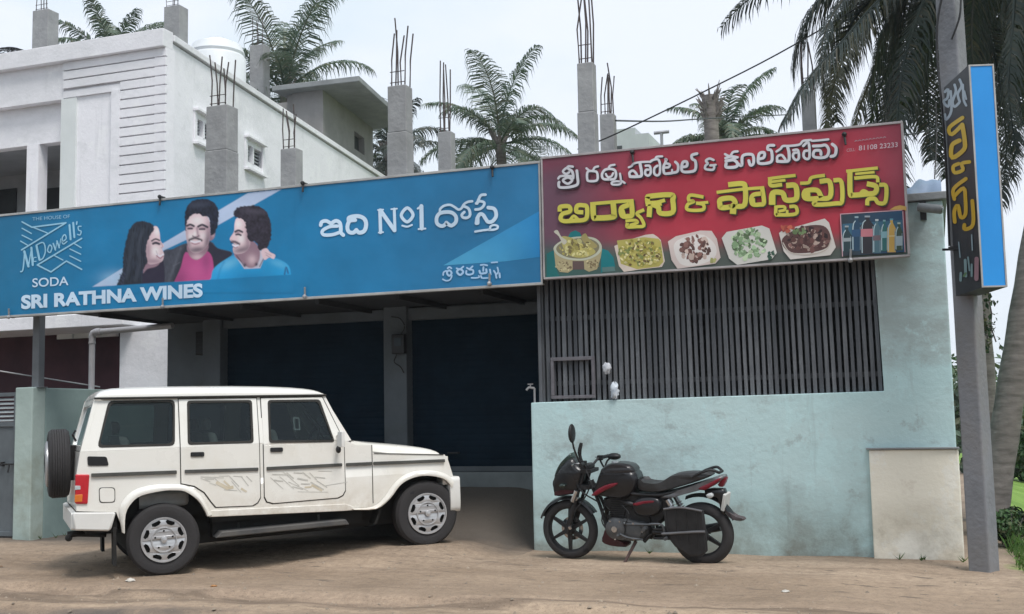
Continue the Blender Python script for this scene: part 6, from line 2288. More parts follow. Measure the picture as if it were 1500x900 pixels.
# chain case and guards on the near side, rear guard panel
b = KB()
b.pillow([(1.06, .265), (1.20, .285), (1.46, .255), (1.475, .06), (1.48, -.13), (1.42, -.185), (1.30, -.19), (1.16, -.10), (1.075, .01)], .018, .92, y0=-.165, sm=0)
b.build("leg_guard", m_bkm, bevel=.006, smooth=40)
b = KB()
b.tube(spline([(1.04, -.19, .02), (1.20, -.195, .035), (1.36, -.195, .05), (1.47, -.19, .055)], 4), .013, 7)
b.tube(spline([(1.07, -.19, .26), (1.25, -.195, .28), (1.45, -.19, .25)], 4), .011, 7)
b.build("guard_rail", m_tailg, smooth=50)
b = KB()
n = 12
vs, fs = [], []
for i in range(n + 1):
    a = R(20 + 95 * i / n)
    for (y, dr) in ((-.065, -.02), (0, .01), (.065, -.02)):
        vs.append((BWB + (.355 + dr) * math.cos(a), y, .03 + (.355 + dr) * math.sin(a)))
for i in range(n):
    for k in range(2):
        fs.append((3 * i + k, 3 * i + k + 1, 3 * i + k + 4, 3 * i + k + 3))
b.add(vs, fs)
b.pillow([(1.44, .43), (1.60, .445), (1.645, .41), (1.63, .20), (1.60, .22), (1.57, .36), (1.47, .37)], .055, .85, sm=2)
b.build("rear_fender", m_bk, smooth=60)
b = KB()
b.hexa([(1.605, -.09, .245), (1.635, -.10, .235), (1.635, .10, .235), (1.605, .09, .245), (1.64, -.10, .40), (1.66, -.10, .39), (1.66, .10, .39), (1.64, .10, .40)])
b.build("number_plate", m_plate, bevel=.004)
b = KB()
b.pillow([(1.62, .25), (1.66, .235), (1.74, .18), (1.81, .165), (1.81, .145), (1.74, .14), (1.66, .175)], .055, .85, sm=2)
b.build("mud_flap", mat("dusty brown mud flap", (0.10, 0.08, 0.085), (0.07, 0.06, 0.062), 10, 0.8), smooth=60)
b = KB()
for sg in (-1, 1):
    b.pillow([(1.49, .40), (1.54, .42), (1.56, .39), (1.52, .365)], .03, .7, y0=sg * .15, sm=2)
b.build("rear_indicator", m_clear, smooth=60)
# handlebar, mirrors
b = KB()
b.tube(spline([(.30, -.36, .70), (.265, -.22, .70), (.235, -.08, .635), (.235, .08, .635), (.265, .22, .70), (.30, .36, .70)], 5), .013, 8)
hb = b.build("handlebar", m_bkm, smooth=50)
b = KB()
for sg in (-1, 1):
    b.tube([(.28, sg * .25, .70), (.305, sg * .385, .70)], .019, 10)
    b.box(.25, .30, sg * .20, sg * .25, .675, .725)
b.build("grip", m_blackp, hb, smooth=50)
b = KB()
for sg in (-1, 1):
    b.tube(spline([(.25, sg * .22, .70), (.20, sg * .28, .70), (.21, sg * .37, .695)], 4), .007, 6)
b.build("lever", m_chr, hb, smooth=50)
b = KB()
b.pillow([(.17, .61), (.20, .67), (.27, .665), (.26, .60)], .09, .85, sm=2)
b.build("instrument_pod", m_bkm, hb, smooth=60)
b = KB()
b.tube(spline([(.235, -.23, .70), (.215, -.25, .78), (.20, -.28, .86), (.198, -.30, .92)], 4), .010, 7)
b.ball((.195, -.30, 1.005), (.026, .075, .095), 14, 10)
b.build("mirror", m_blackp, hb, smooth=60)
b = KB()
b.tube(spline([(.25, -.20, .70), (.225, -.20, .80), (.25, -.20, .90)], 4), [.014, .016, .016, .018, .022, .022, .020, .020, .016], 8)
b.build("brake_lever_guard", m_blackp, hb, smooth=60)
b = KB()
b.tube(spline([(.27, .22, .69), (.30, .26, .60), (.33, .28, .66), (.36, .30, .69)], 4), .010, 7)
b.ball((.40, .30, .705), (.075, .05, .036), 14, 10)
b.build("mirror", m_blackp, hb, smooth=60)
b = KB()
b.tube(spline([(.20, -.02, .60), (.13, -.10, .52), (.20, -.12, .40), (.36, -.10, .30)], 5), .008, 6)
b.tube(spline([(.24, -.10, .63), (.30, -.14, .50), (.24, -.13, .36), (.10, -.11, .20)], 5), .007, 6)
b.build("control_cable", m_blackp, smooth=50)
# stand, pegs, pedals
b = KB()
b.tube([(.735, -.09, -.08), (.68, -.16, -.20), (.628, -.235, -.315)], [.018, .015, .014], 8)
b.box(.59, .66, -.265, -.215, -.330, -.316)
b.build("side_stand", mat("worn stand metal", (0.09, 0.055, 0.05), None, 9, .7), smooth=40)
b = KB()
b.tube([(.86, -.12, .06), (.865, -.24, .06)], .019, 8)
b.tube([(1.08, -.13, -.02), (1.085, -.24, -.02)], .017, 8)
b.tube(spline([(.60, -.17, .0), (.70, -.19, -.03), (.84, -.18, -.045)], 4), .010, 6)
b.tube([(.58, -.15, -.02), (.60, -.23, -.0)], .013, 6)
b.tube(spline([(.84, -.15, .09), (.96, -.17, .11), (1.04, -.17, .10), (1.06, -.17, .02)], 4), .012, 6)
b.tube([(.66, -.15, .095), (.88, -.16, .10)], .012, 6)
b.build("foot_rest", m_alu, smooth=40)

b = KB()
b.tube(spline([(.44, -.10, .30), (.40, -.13, .12), (.47, -.15, .02)], 4), .007, 6)
b.tube(spline([(.62, -.13, .28), (.70, -.16, .20), (.66, -.17, .10)], 4), .006, 6)
b.tube(spline([(.22, .08, .60), (.08, .12, .50), (.06, .11, .25), (.05, .10, .06)], 5), .007, 6)
b.build("hose", m_blackp, smooth=50)
b = KB()
for (x, z) in ((.50, .12), (.60, .12), (.545, -.055), (.74, .105), (.83, .03), (.74, -.05)):
    b = KB()
    b.lathe([(0, 0), (.009, 0), (.009, -.012), (0, -.012)], (x, -.155, z), (0, 1, 0), 8)
    b.build("bolt", m_chr, smooth=40)
b = KB()
b.lathe([(.03, 0), (.03, -.008), (0, -.010)], (.545, -.172, .045), (0, 1, 0), 20)
b.build("cover_cap", m_chr, smooth=40)
b = KB()
b.tube([(.93, -.115, -.04), (BWB, -.115, -.04)], .012, 6)
b.tube([(.93, -.115, .05), (BWB, -.115, .045)], .012, 6)
b.lathe([(.03, 0), (.085, 0), (.09, .006), (.085, .012), (.03, .012)], (BWB, -.12, 0), (0, 1, 0), 28)
b.build("chain", m_bkm)
b = KB()
for k in range(4):
    b.tube([(1.09 + k * .1, -.186, .25), (1.10 + k * .1, -.186, -.02 - k * .03)], .006, 5)
b.build("guard_bar", m_bkm)
# ================================================================== COMPOUND WALL, GATE, POSTS
m_wallg = mat("pale green compound paint", (0.30, 0.40, 0.385), (0.215, 0.295, 0.29), 1.3, 0.88, bump=.25, local=False, c3=(0.17, 0.185, 0.165), s3=1.0)
m_pill = mat("light pillar paint", (0.42, 0.51, 0.48), (0.33, 0.41, 0.385), 1.6, 0.88, bump=.25, local=False, c3=(0.25, 0.27, 0.22), s3=1.5)
cwl = thing("compound_wall", "pale green compound wall with a lighter gate pillar behind the jeep", "wall", Vector((-11.2, 12.3, 0)))
b = MB()
b.box(-.06, .10, .12, 3.1, -.2, 1.965)
b.build("wall", m_wallg, cwl, bevel=.01)
b = MB()
b.box(-.185, .102, -.12, .119, -.2, 1.97)
b.build("pillar", m_pill, cwl, bevel=.014)
gate = thing("metal_gate", "grey metal gate with a louvred top and slide bolt beside the pale pillar", "gate", Vector((-12.2, 12.25, 0)))
m_gate = mat("grey gate paint", (0.13, 0.15, 0.165), (0.095, 0.11, 0.122), 3, .6)
b = MB()
b.box(-.75, .79, 0, .03, .06, 1.50)
b.build("sheet", m_gate, gate)
b = MB()
for (x0, x1, z0, z1) in ((-.80, .80, .03, .09), (-.80, .80, 1.46, 1.52), (-.80, .80, 1.86, 1.91), (.75, .80, .0901, 1.4599), (.75, .80, 1.5201, 1.8599), (-.80, -.75, .0901, 1.4599)):
    b.box(x0, x1, -.02, .025, z0, z1)
b.build("frame", m_gate, gate, bevel=.004)
b = MB()
for k in range(6):
    b.hexa([(-.75, -.01, 1.53 + k * .055), (.75, -.01, 1.53 + k * .055), (.75, .02, 1.555 + k * .055), (-.75, .02, 1.555 + k * .055), (-.75, -.01, 1.537 + k * .055), (.75, -.01, 1.537 + k * .055), (.75, .02, 1.562 + k * .055), (-.75, .02, 1.562 + k * .055)])
b.build("louvre", mat("pale louvre paint", (0.33, 0.36, 0.37), None, 4, .6), gate)
b = MB()
b.tube([(.55, -.045, .97), (.80, -.045, .97)], .012, 6)
b.tube([(.72, -.045, .97), (.72, -.07, .86)], .012, 6)
b.box(.58, .62, -.06, -.02, .94, 1.0)
b.build("bolt", m_blackp, gate)
post = thing("steel_post", "dark grey square post standing on the compound wall under the blue signboard", "post", Vector((-11.16, 12.34, 1.965)))
b = MB()
b.box(-.055, .055, -.055, .055, 0, 1.0)
b.box(-.09, .09, -.09, .09, 0, .012)
b.build("shaft", mat("grey post paint", (0.17, 0.18, 0.195), (0.13, 0.14, 0.15), 5, .7), post, bevel=.005)
pp = on_x(134, 560, -11.15)
pipe = thing("drain_pipe", "pale grey plastic pipe with an elbow rising from the compound wall", "pipe", Vector((-11.15, pp.y, 1.965)))
b = MB()
zt2 = on_y(134, 487, pp.y).z - 1.965
b.tube([(0, 0, 0)] + [(0, 0, zt2 - .08)] + [(.02, 0, zt2 - .02), (.08, 0, zt2)] + [(1.35, .0, zt2 + .03)], .042, 12)
b.build("pipe_run", mat("grey pvc", (0.40, 0.40, 0.42), (0.33, 0.33, 0.35), 5, .5), pipe, smooth=50)
b = MB()
b.tube([(0, 0, zt2 - .16), (0, 0, zt2 - .06), (.02, 0, zt2 - .015), (.07, 0, zt2 + .001), (.15, 0, zt2 + .002)], .052, 12)
b.build("elbow", MATS["grey pvc"], pipe, smooth=50)
rail = thing("wall_cable", "thin pale cable running above the compound wall and gate", "cable", Vector((-11.2, 12.2, 2.0)))
b = MB()
b.tube([tuple(on_y(-12, 542, 11.95) - Vector((-11.2, 12.2, 2.0))), tuple(on_x(70, 555, -11.2) - Vector((-11.2, 12.2, 2.0))), tuple(on_x(146, 567, -11.2) - Vector((-11.2, 12.2, 2.0)))], .010, 6)
b.build("strand", m_steel, rail)

# ================================================================== SMALL THINGS
# security camera
cp = on_y(1352, 304, WY)
cctv = thing("security_camera", "small grey security camera under the roof edge right of the red signboard", "security camera", cp)
b = MB()
b.lathe([(0, 0), (.045, 0), (.045, .02), (0, .02)], (0, 0, 0), (0, -1, 0), 16)
b.tube(spline([(0, -.02, 0), (0, -.10, 0), (.03, -.15, -.02)], 4), .016, 8)
b.box(-.03, .03, -.05, 0, -.13, .05)
b.build("bracket", m_blackp, cctv, smooth=40)
b = MB()
b.lathe([(0, -.12), (.04, -.12), (.045, -.08), (.045, .10), (.038, .115), (0, .115)], (.07, -.17, -.045), (.92, -.25, -.22), 16)
b.build("housing", mat("weathered grey plastic", (0.22, 0.23, 0.235), (0.15, 0.16, 0.165), 12, .5), cctv, smooth=40)
b = MB()
b.lathe([(0, .10), (.036, .10), (.03, .119), (0, .121)], (.07, -.17, -.045), (.92, -.25, -.22), 16)
b.build("lens", m_vis, cctv, smooth=40)
# crumpled tarpaulin on the roof corner
tp = Vector((-.03, WY + .15, 3.585))
tarp = MB()
nx_, ny_ = 26, 12
tr = random.Random(5)
ph = [tr.uniform(0, 6) for _ in range(8)]
for j in range(ny_ + 1):
    for i in range(nx_ + 1):
        s_, t_ = i / nx_, j / ny_
        x = -.40 + s_ * .60
        hump = .11 + .05 * math.sin(5 * s_ + ph[0]) + .025 * math.sin(13 * s_ + 3 * t_ + ph[1]) + .012 * math.sin(29 * s_ + 9 * t_ + ph[2])
        y = -.16 + t_ * .5 + .02 * math.sin(11 * s_ + ph[3])
        z = hump * math.sin(math.pi * min(1, t_ * 1.15 + .06)) + .03 * ss(0.7, 1.0, s_)
        if j == 0:
            z = -.045 + .02 * math.sin(17 * s_)
        tarp.v.append((x, y, z))
for j in range(ny_):
    for i in range(nx_):
        tarp.f.append((j * (nx_ + 1) + i, j * (nx_ + 1) + i + 1, (j + 1) * (nx_ + 1) + i + 1, (j + 1) * (nx_ + 1) + i))
        tarp.c.append(None)
o = tarp.build("tarpaulin", mat("faded blue tarpaulin", (0.26, 0.34, 0.48), (0.20, 0.28, 0.36), 4, .5), smooth=60)
o.location = tp
tag(o, "crumpled faded blue tarpaulin lying on the roof corner above the security camera", "tarpaulin")
# crumpled bags caught in the slats
def bag(u, v, rr, label, m, sd):
    P = on_y(u, v, WY + .01)
    r_ = random.Random(sd)
    b = MB()
    b.ball((0, 0, 0), rr, 16, 12)
    for i, p in enumerate(b.v):
        k = .72 + r_.uniform(0, .5)
        b.v[i] = (p[0] * k, p[1] * k * .8, p[2] * k)
    o = b.build("plastic_bag", m, smooth=70)
    o.location = P + Vector((0, -.03, 0))
    return tag(o, label, "plastic bag", "crumpled bags caught in the slats")
m_bag = mat("crumpled white plastic", (0.62, 0.63, 0.66), (0.45, 0.47, 0.52), 14, .4)
m_bag2 = mat("crumpled pale blue plastic", (0.50, 0.58, 0.68), (0.62, 0.64, 0.66), 14, .4)
bag(890, 540, (.045, .03, .06), "crumpled greyish white bag stuck between the slats beside the hatch, the upper one", m_bag, 3)
bag(901, 572, (.05, .03, .085), "crumpled pale blue white bag resting on the ledge at the slats, the lower one", m_bag2, 4)
# tap on the end of the wall
t_ = on_y(783, 575, WY + .05)
tap = thing("water_tap", "small tap on a thin pipe at the left end of the teal wall ledge", "tap", Vector((t_.x, t_.y, 1.60)))
b = MB()
b.tube([(0, 0, -.0), (0, 0, .16)], .012, 7)
b.tube([(0, 0, .16), (-.06, -.02, .17), (-.085, -.03, .14)], .014, 7)
b.build("pipe", m_steel, tap, smooth=50)
b = MB()
b.tube([(-.04, -.02, .165), (-.04, -.02, .20)], .008, 6)
b.box(-.07, -.01, -.028, -.012, .20, .212)
b.build("handle", m_steel, tap)
# paper scrap and pebbles by the rear wheel
pr_ = random.Random(11)
P = on_z(191, 853, gz(-7.5, 9.2))
b = MB()
b.ball((0, 0, .012), (.05, .035, .014), 12, 8)
b.v = [(x * pr_.uniform(.7, 1.3), y * pr_.uniform(.7, 1.3), z * pr_.uniform(.6, 1.4)) for x, y, z in b.v]
o = b.build("paper_scrap", mat("dirty white paper", (0.62, 0.58, 0.52), None, 20, .8), smooth=40)
o.location = (P.x, P.y, gz(P.x, P.y))
tag(o, "scrap of white paper on the dusty ground in front of the rear jeep wheel", "litter")
peb = MB()
for _ in range(1700):
    x, y = pr_.uniform(-11, 1.5), pr_.choice([pr_.uniform(6.5, 8.9), pr_.uniform(6.5, 11.8)])
    r_ = pr_.choice([.004, .005, .006, .008, .011, .011, .016]) * pr_.uniform(.7, 1.4)
    z = gz(x, y)
    k = pr_.uniform(0, 6)
    q = []
    for i in range(5):
        a = k + i * 1.2566
        q.append((x + r_ * math.cos(a) * pr_.uniform(.7, 1.3), y + r_ * math.sin(a) * pr_.uniform(.7, 1.3), z))
    q.append((x, y, z + r_ * .9))
    peb.add(q, [(i, (i + 1) % 5, 5) for i in range(5)])
o = peb.build("pebbles", mat("pebble stone", (0.36, 0.29, 0.22), (0.20, 0.165, 0.13), 3, .9, local=False))
o['kind'] = 'stuff'

# ================================================================== WIRES AND DISTANT THINGS
def wire(name, label, pts, r):
    b = MB()
    P = [at_depth(*p) for p in pts]
    o0 = P[0].copy()
    b.tube([tuple(p - o0) for p in P], r, 5)
    o = b.build(name, m_blackp)
    o.location = o0
    tag(o, label, "wire")
wire("overhead_wire", "thin sloping overhead wire rising to the right over the red signboard", spline([(1400, -75, 15.0), (1172, 61, 15.6), (1040, 130, 16), (905, 195, 16.3), (846, 219, 16.4)], 5), .011)
wire("overhead_wire", "thin level overhead wire between the grey column and the palm stump", spline([(902, 177, 16.2), (970, 178, 20), (1035, 174, 24), (1160, 168, 30)], 5), .014)
wire("overhead_wire", "short overhead wire near the top right corner of the red signboard", spline([(1290, 200, 15), (1340, 196, 14), (1385, 184, 12.4)], 5), .009)
wire("overhead_wire", "thin wire dropping to the roof corner beside the concrete pole", spline([(1371, 150, 13.2), (1372, 205, 13.0), (1369, 262, 12.6)], 5), .007)
q = at_depth(970, 225, 26)
an = thing("antenna_mast", "small T shaped mast far behind the red signboard", "mast", Vector((q.x, q.y, q.z - 1.5)))
b = MB()
b.tube([(0, 0, 0), (0, 0, 1.5 + .48)], .035, 6)
b.tube([(-.17, 0, 1.98), (.17, 0, 1.98)], .04, 6)
b.build("mast_pole", m_steel, an)
q = at_depth(928, 214, 70)
fb = thing("distant_building", "pale far building showing just over the red signboard", "building", Vector((q.x, q.y, 0)))
m_far = mat("far pale plaster", (0.50, 0.52, 0.54), None, .5, .9)
b = MB()
b.box(-1.3, .6, -2, 2, 0, q.z + .6)
b.box(.6, 1.4, -2, 2, 0, q.z + .2)
b.build("wall", m_far, fb)
b = MB()
b.box(-.7, -.2, -2.02, -2.0, q.z - 1.2, q.z - .4)
b.build("window", m_dark, fb)
for (u, dv) in ((922, 0), (931, 4)):
    pass

# ================================================================== PALMS AND PLANTS
def leafmat(name, c1, c2, rough=.5, trans=.25, isl=((0.12, 0.11, 0.05), 0.55, 0.8)):
    return mat(name, c1, c2, 1.4, rough, spec=.35, local=False, trans=trans, detail=4, island=isl)
m_palm = leafmat("palm leaf", (0.13, 0.18, 0.12), (0.075, 0.115, 0.085), isl=((0.20, 0.19, 0.125), 0.6, 0.8))
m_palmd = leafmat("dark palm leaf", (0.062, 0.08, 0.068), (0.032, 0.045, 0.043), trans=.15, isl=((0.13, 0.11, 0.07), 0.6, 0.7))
m_palmy = leafmat("yellowing palm leaf", (0.13, 0.125, 0.055), (0.06, 0.065, 0.035), trans=.2)
m_trunk = mat("palm trunk bark", (0.25, 0.22, 0.205), (0.13, 0.115, 0.105), 3.5, .95, bump=.7, bscale=9, local=False, stretch=(1, 1, 5))
def frond(b, base, az, el, L, droop, nl, lw, rr, hang=.5, wl=.26):
    """one feather leaf: a midrib bending under its weight, leaflets on both sides hanging from it"""
    P, D = [], []
    p = Vector(base)
    n = 14
    side = Vector((-math.sin(az), math.cos(az), 0))
    tw = rr.uniform(-.55, .55)
    for i in range(n + 1):
        s_ = i / n
        e = el - droop * (s_ ** 1.35)
        a2 = az + tw * s_
        d = Vector((math.cos(a2) * math.cos(e), math.sin(a2) * math.cos(e), math.sin(e)))
        P.append(p.copy())
        D.append(d)
        p = p + d * (L / n)
    b.tube(P, [max(.004, .030 * L / 3 * (1 - i / n) + .004) for i in range(n + 1)], 4, cap=False)
    roll = rr.uniform(-.35, .35)
    for i in range(nl):
        s_ = .12 + .88 * (i + rr.uniform(-.3, .3)) / nl
        s_ = min(.995, max(.1, s_))
        k = s_ * n
        i0 = min(n - 1, int(k))
        q = P[i0].lerp(P[i0 + 1], k - i0)
        d = D[i0].lerp(D[i0 + 1], k - i0).normalized()
        up = d.cross(side).normalized()
        if up.z < 0 and abs(d.z) < .9:
            up = -up
        ll = L * wl * (math.sin(math.pi * (0.10 + .86 * s_ ** .8)) ** .6) * rr.choice((1.0, 1.0, 1.0, .6)) * rr.uniform(.75, 1.15)
        for sg in (-1, 1):
            if rr.random() < .12:
                continue
            out = (side * sg * math.cos(roll) + up * math.sin(roll) * sg * .6)
            t1 = (out * .95 + d * rr.uniform(.55, .8) + up * .12).normalized()
            t2 = (t1 * .55 + Vector((0, 0, -1)) * (hang + rr.uniform(-.1, .35))).normalized()
            w0 = lw * rr.uniform(.8, 1.2)
            a = q
            m_ = q + t1 * ll * .38
            m2 = m_ + (t1 * .5 + t2 * .5).normalized() * ll * .32
            e_ = m2 + (t2 * .7 + Vector((rr.uniform(-.25, .25), rr.uniform(-.25, .25), -.5))).normalized() * ll * .34
            b.add([a + d * w0 * .45, a - d * w0 * .45, m_ - d * w0 * .55, m_ + d * w0 * .55, m2 - d * w0 * .42, m2 + d * w0 * .42, e_], [(0, 1, 2, 3), (3, 2, 4, 5), (5, 4, 6)])
def frond_path(b, path, nl, lw, rr, hang, ll0):
    """a feather leaf whose midrib follows the given points"""
    Q = [Vector(p) for p in spline([tuple(p) for p in path], 6)]
    n = len(Q) - 1
    side0 = (Q[-1] - Q[0])
    side0.z = 0
    side = Vector((-side0.y, side0.x, 0)).normalized() if side0.length > .05 else Vector((1, 0, 0))
    yaw = rr.uniform(-.7, .7)
    side.rotate(Matrix.Rotation(yaw, 3, 'Z'))
    b.tube(Q, [max(.005, .030 * (1 - i / n) + .004) for i in range(n + 1)], 5, cap=False)
    for i in range(nl):
        s_ = min(.995, .10 + .90 * (i + rr.uniform(-.4, .4)) / nl)
        k = max(0, s_ * n)
        i0 = min(n - 1, int(k))
        q = Q[i0].lerp(Q[i0 + 1], k - i0)
        d = (Q[min(n, i0 + 1)] - Q[i0]).normalized()
        ll = ll0 * (math.sin(math.pi * (0.12 + .84 * s_ ** .8)) ** .6) * rr.choice((1.0, 1.0, 1.0, .55)) * rr.uniform(.75, 1.2)
        for sg in (-1, 1):
            if rr.random() < .12:
                continue
            t1 = (side * sg * .9 + d * rr.uniform(.4, .75)).normalized()
            t2 = (t1 * .5 + Vector((0, 0, -1)) * (hang + rr.uniform(-.2, .4))).normalized()
            w0 = lw * rr.uniform(.7, 1.2)
            wv = d if abs(d.z) < .8 else (d + Vector((0, .3, .3))).normalized()
            m_ = q + t1 * ll * .34
            m2 = m_ + (t1 * .45 + t2 * .55).normalized() * ll * .34
            e_ = m2 + (t2 + Vector((rr.uniform(-.2, .2), rr.uniform(-.2, .2), -.4))).normalized() * ll * .36
            b.add([q + wv * w0 * .45, q - wv * w0 * .45, m_ - wv * w0 * .55, m_ + wv * w0 * .55, m2 - wv * w0 * .4, m2 + wv * w0 * .4, e_], [(0, 1, 2, 3), (3, 2, 4, 5), (5, 4, 6)])
def palm(name, label, crown, base_xy, L, nf, seed, m, el=(-35, 80), droop=(.9, 1.7), tr_r=.16, lw=.05, nl=42, az=None, hang=.5, group=None, mats=None, base_z=0.0, bend=.3, wl=.26, extra=(), paths=(), pl=.6):
    rr = random.Random(seed)
    C_ = Vector(crown)
    B_ = Vector((base_xy[0], base_xy[1], base_z - .3))
    t = thing(name, label, "palm tree", B_, group)
    H = C_ - B_
    b = MB()
    pts, rad = [], []
    for i in range(25):
        s_ = i / 24
        pts.append((H.x * (s_ * (1 - bend) + bend * s_ * s_), H.y * (s_ * (1 - bend) + bend * s_ * s_), H.z * s_))
        rad.append(tr_r * (1.25 - .45 * s_ + .35 * math.exp(-s_ * 14)) * (1 + (.03 if i % 2 else -.03)))
    b.tube(pts, rad, 12)
    b.build("trunk", m_trunk, t, smooth=60)
    b = MB()
    for i in range(nf):
        s_ = (i + .5) / nf
        a = 2.399963 * i + rr.uniform(-.3, .3) if az is None else rr.uniform(*az)
        e = R(el[1] + (el[0] - el[1]) * s_ + rr.uniform(-10, 10))
        frond(b, H + Vector((0, 0, -.25 * s_)), a, e, L * rr.uniform(.8, 1.1), rr.uniform(*droop) * (1 if e < R(60) else .7), nl, lw, rr, hang, wl)
    for (a, e, l, d) in extra:
        frond(b, H, R(a), R(e), l, d, nl + 10, lw, rr, hang, wl)
    for pa in paths:
        frond_path(b, [at_depth(*q_) - B_ for q_ in pa], 150, lw, rr, 1.1, pl)
    b.build("crown", m, t, recalc=False)
    b = MB()
    for i in range(12):
        a = rr.uniform(0, 6.28)
        b.tube([tuple(H + Vector((0, 0, -.35))), tuple(H + Vector((.13 * math.cos(a), .13 * math.sin(a), -.05))), tuple(H + Vector((.3 * math.cos(a), .3 * math.sin(a), .30)))], [.07, .06, .03], 6)
    b.build("leaf_base", m_trunk, t)
    return t
def pxy(u, v, d):
    p = at_depth(u, v, d)
    return p
# palm in the middle, behind the roof columns
c_ = pxy(732, 205, 32)
palm("palm_tree", "coconut palm with a full round crown between the tall roof columns", c_, (c_.x + .5, c_.y), 2.9, 22, 21, m_palm, el=(-28, 80), droop=(1.0, 1.9), nl=78, lw=.03, tr_r=.17, hang=.9, wl=.3)
c_ = pxy(418, 132, 31)
palm("palm_tree", "coconut palm rising behind the grey rooftop room of the white house", c_, (c_.x, c_.y), 3.1, 20, 5, m_palm, el=(-8, 85), droop=(1.0, 1.9), nl=78, lw=.03, hang=.9, wl=.3)
c_ = pxy(165, 92, 32)
palm("palm_tree", "coconut palm peeping over the parapet at the far left of the white house", c_, (c_.x, c_.y), 2.2, 16, 9, m_palm, el=(-10, 80), droop=(1.0, 1.9), nl=70, lw=.03, hang=.9, wl=.3)
c_ = pxy(570, 225, 36)
palm("palm_tree", "small dark palm half hidden behind the tallest left roof column", c_, (c_.x, c_.y), 2.1, 18, 13, m_palmd, el=(-30, 75), droop=(1.0, 1.8), nl=64, lw=.03, hang=.9, wl=.3)
c_ = pxy(1064, 205, 30)
palm("palm_tree", "green palm with arching fronds just above the middle of the red signboard", c_, (c_.x, c_.y), 2.1, 22, 17, m_palm, el=(-15, 70), droop=(1.0, 1.9), nl=70, lw=.03, hang=.9, wl=.3)
# big dark palms at the right
c_ = pxy(1392, -75, 15.5)
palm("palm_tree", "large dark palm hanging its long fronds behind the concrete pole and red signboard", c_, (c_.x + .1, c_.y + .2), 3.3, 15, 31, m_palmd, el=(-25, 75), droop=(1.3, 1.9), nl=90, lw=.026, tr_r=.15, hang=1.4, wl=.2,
     paths=(((1392, -75, 15.5), (1352, 5, 15.0), (1322, 105, 14.8), (1314, 220, 14.8), (1328, 330, 15.0)),
            ((1392, -75, 15.5), (1300, -10, 15.0), (1235, 60, 14.8), (1185, 115, 14.8), (1146, 180, 15.0)),
            ((1392, -75, 15.5), (1392, 40, 16.5), (1378, 140, 17.0), (1366, 235, 17.2)),
            ((1392, -75, 15.5), (1440, 20, 16.0), (1465, 120, 16.0), (1474, 220, 16.2), (1466, 300, 16.2)),
            ((1392, -75, 15.5), (1330, 40, 16.5), (1285, 140, 17.0), (1266, 230, 17.2)),
            ((1392, -75, 15.5), (1415, 30, 16.8), (1442, 140, 17.2), (1450, 250, 17.5)),
            ((1392, -75, 15.5), (1260, -40, 16.0), (1196, 10, 16.2), (1168, 70, 16.5), (1162, 105, 16.5)),
            ((1392, -75, 15.5), (1350, 30, 17.0), (1345, 120, 17.5), (1352, 190, 17.6)),
            ((1392, -75, 15.5), (1480, -20, 15.0), (1520, 60, 14.6), (1530, 160, 14.6)),
            ((1392, -75, 15.5), (1430, 0, 17.0), (1480, 90, 17.5), (1500, 180, 17.8)),
            ((1392, -75, 15.5), (1420, -20, 15.6), (1430, 60, 15.3), (1424, 150, 15.3)),
            ((1392, -75, 15.5), (1460, -10, 16.6), (1498, 60, 17.0), (1494, 140, 17.2)),
            ((1392, -75, 15.5), (1362, 20, 16.2), (1336, 120, 16.2), (1306, 190, 16.4), (1290, 250, 16.5)),
            ((1392, -75, 15.5), (1330, -10, 16.0), (1290, 60, 15.6), (1274, 150, 15.6)),
            ((1392, -75, 15.5), (1310, -30, 17.0), (1250, 30, 17.3), (1222, 110, 17.5), (1228, 180, 17.5)),
            ((1392, -75, 15.5), (1405, 60, 17.4), (1396, 170, 17.8), (1388, 260, 18.0)),
            ((1392, -75, 15.5), (1352, 40, 18.0), (1322, 130, 18.4), (1300, 200, 18.6)),
            ((1392, -75, 15.5), (1450, 40, 18.0), (1472, 150, 18.6), (1486, 260, 19.0)),
            ((1392, -75, 15.5), (1436, 60, 18.4), (1452, 180, 19.0), (1456, 300, 19.2)),
            ((1392, -75, 15.5), (1470, 20, 18.0), (1512, 120, 18.4), (1524, 240, 18.6))), pl=.74)
c_ = pxy(1318, -60, 17.5)
bs = at_depth(1268, 300, 17.8)
palm("palm_tree", "yellowing palm drooping old tan fronds over the right half of the red signboard", c_, (bs.x, bs.y), 3.0, 9, 37, m_palmy, el=(0, 75), droop=(1.2, 1.8), nl=85, lw=.026, tr_r=.10, hang=1.3, wl=.2,
     paths=(((1318, -60, 17.5), (1266, 25, 17.0), (1226, 110, 16.8), (1204, 205, 16.9)),
            ((1318, -60, 17.5), (1300, 50, 17.3), (1262, 150, 17.3), (1240, 225, 17.4)),
            ((1318, -60, 17.5), (1310, 60, 18.2), (1300, 150, 18.5), (1292, 220, 18.5)),
            ((1318, -60, 17.5), (1240, 10, 18.0), (1206, 90, 18.2), (1216, 170, 18.2))), pl=.6)
bs = at_depth(1432, 790, 13.2)
c_ = pxy(1606, -190, 13.4)
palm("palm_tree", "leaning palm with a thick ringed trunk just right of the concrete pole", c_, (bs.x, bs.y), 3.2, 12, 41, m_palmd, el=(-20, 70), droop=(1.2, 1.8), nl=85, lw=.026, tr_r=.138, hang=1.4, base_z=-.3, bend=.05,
     paths=(((1606, -190, 13.4), (1505, -70, 13.0), (1484, 40, 13.0), (1478, 140, 13.0), (1490, 225, 13.1)),
            ((1606, -190, 13.4), (1530, -40, 14.0), (1508, 80, 14.2), (1504, 180, 14.3)),
            ((1606, -190, 13.4), (1470, -120, 13.6), (1430, -20, 13.8), (1424, 80, 13.9), (1440, 160, 13.9)),
            ((1606, -190, 13.4), (1560, -20, 13.0), (1548, 120, 13.0), (1540, 220, 13.0))), pl=.6)
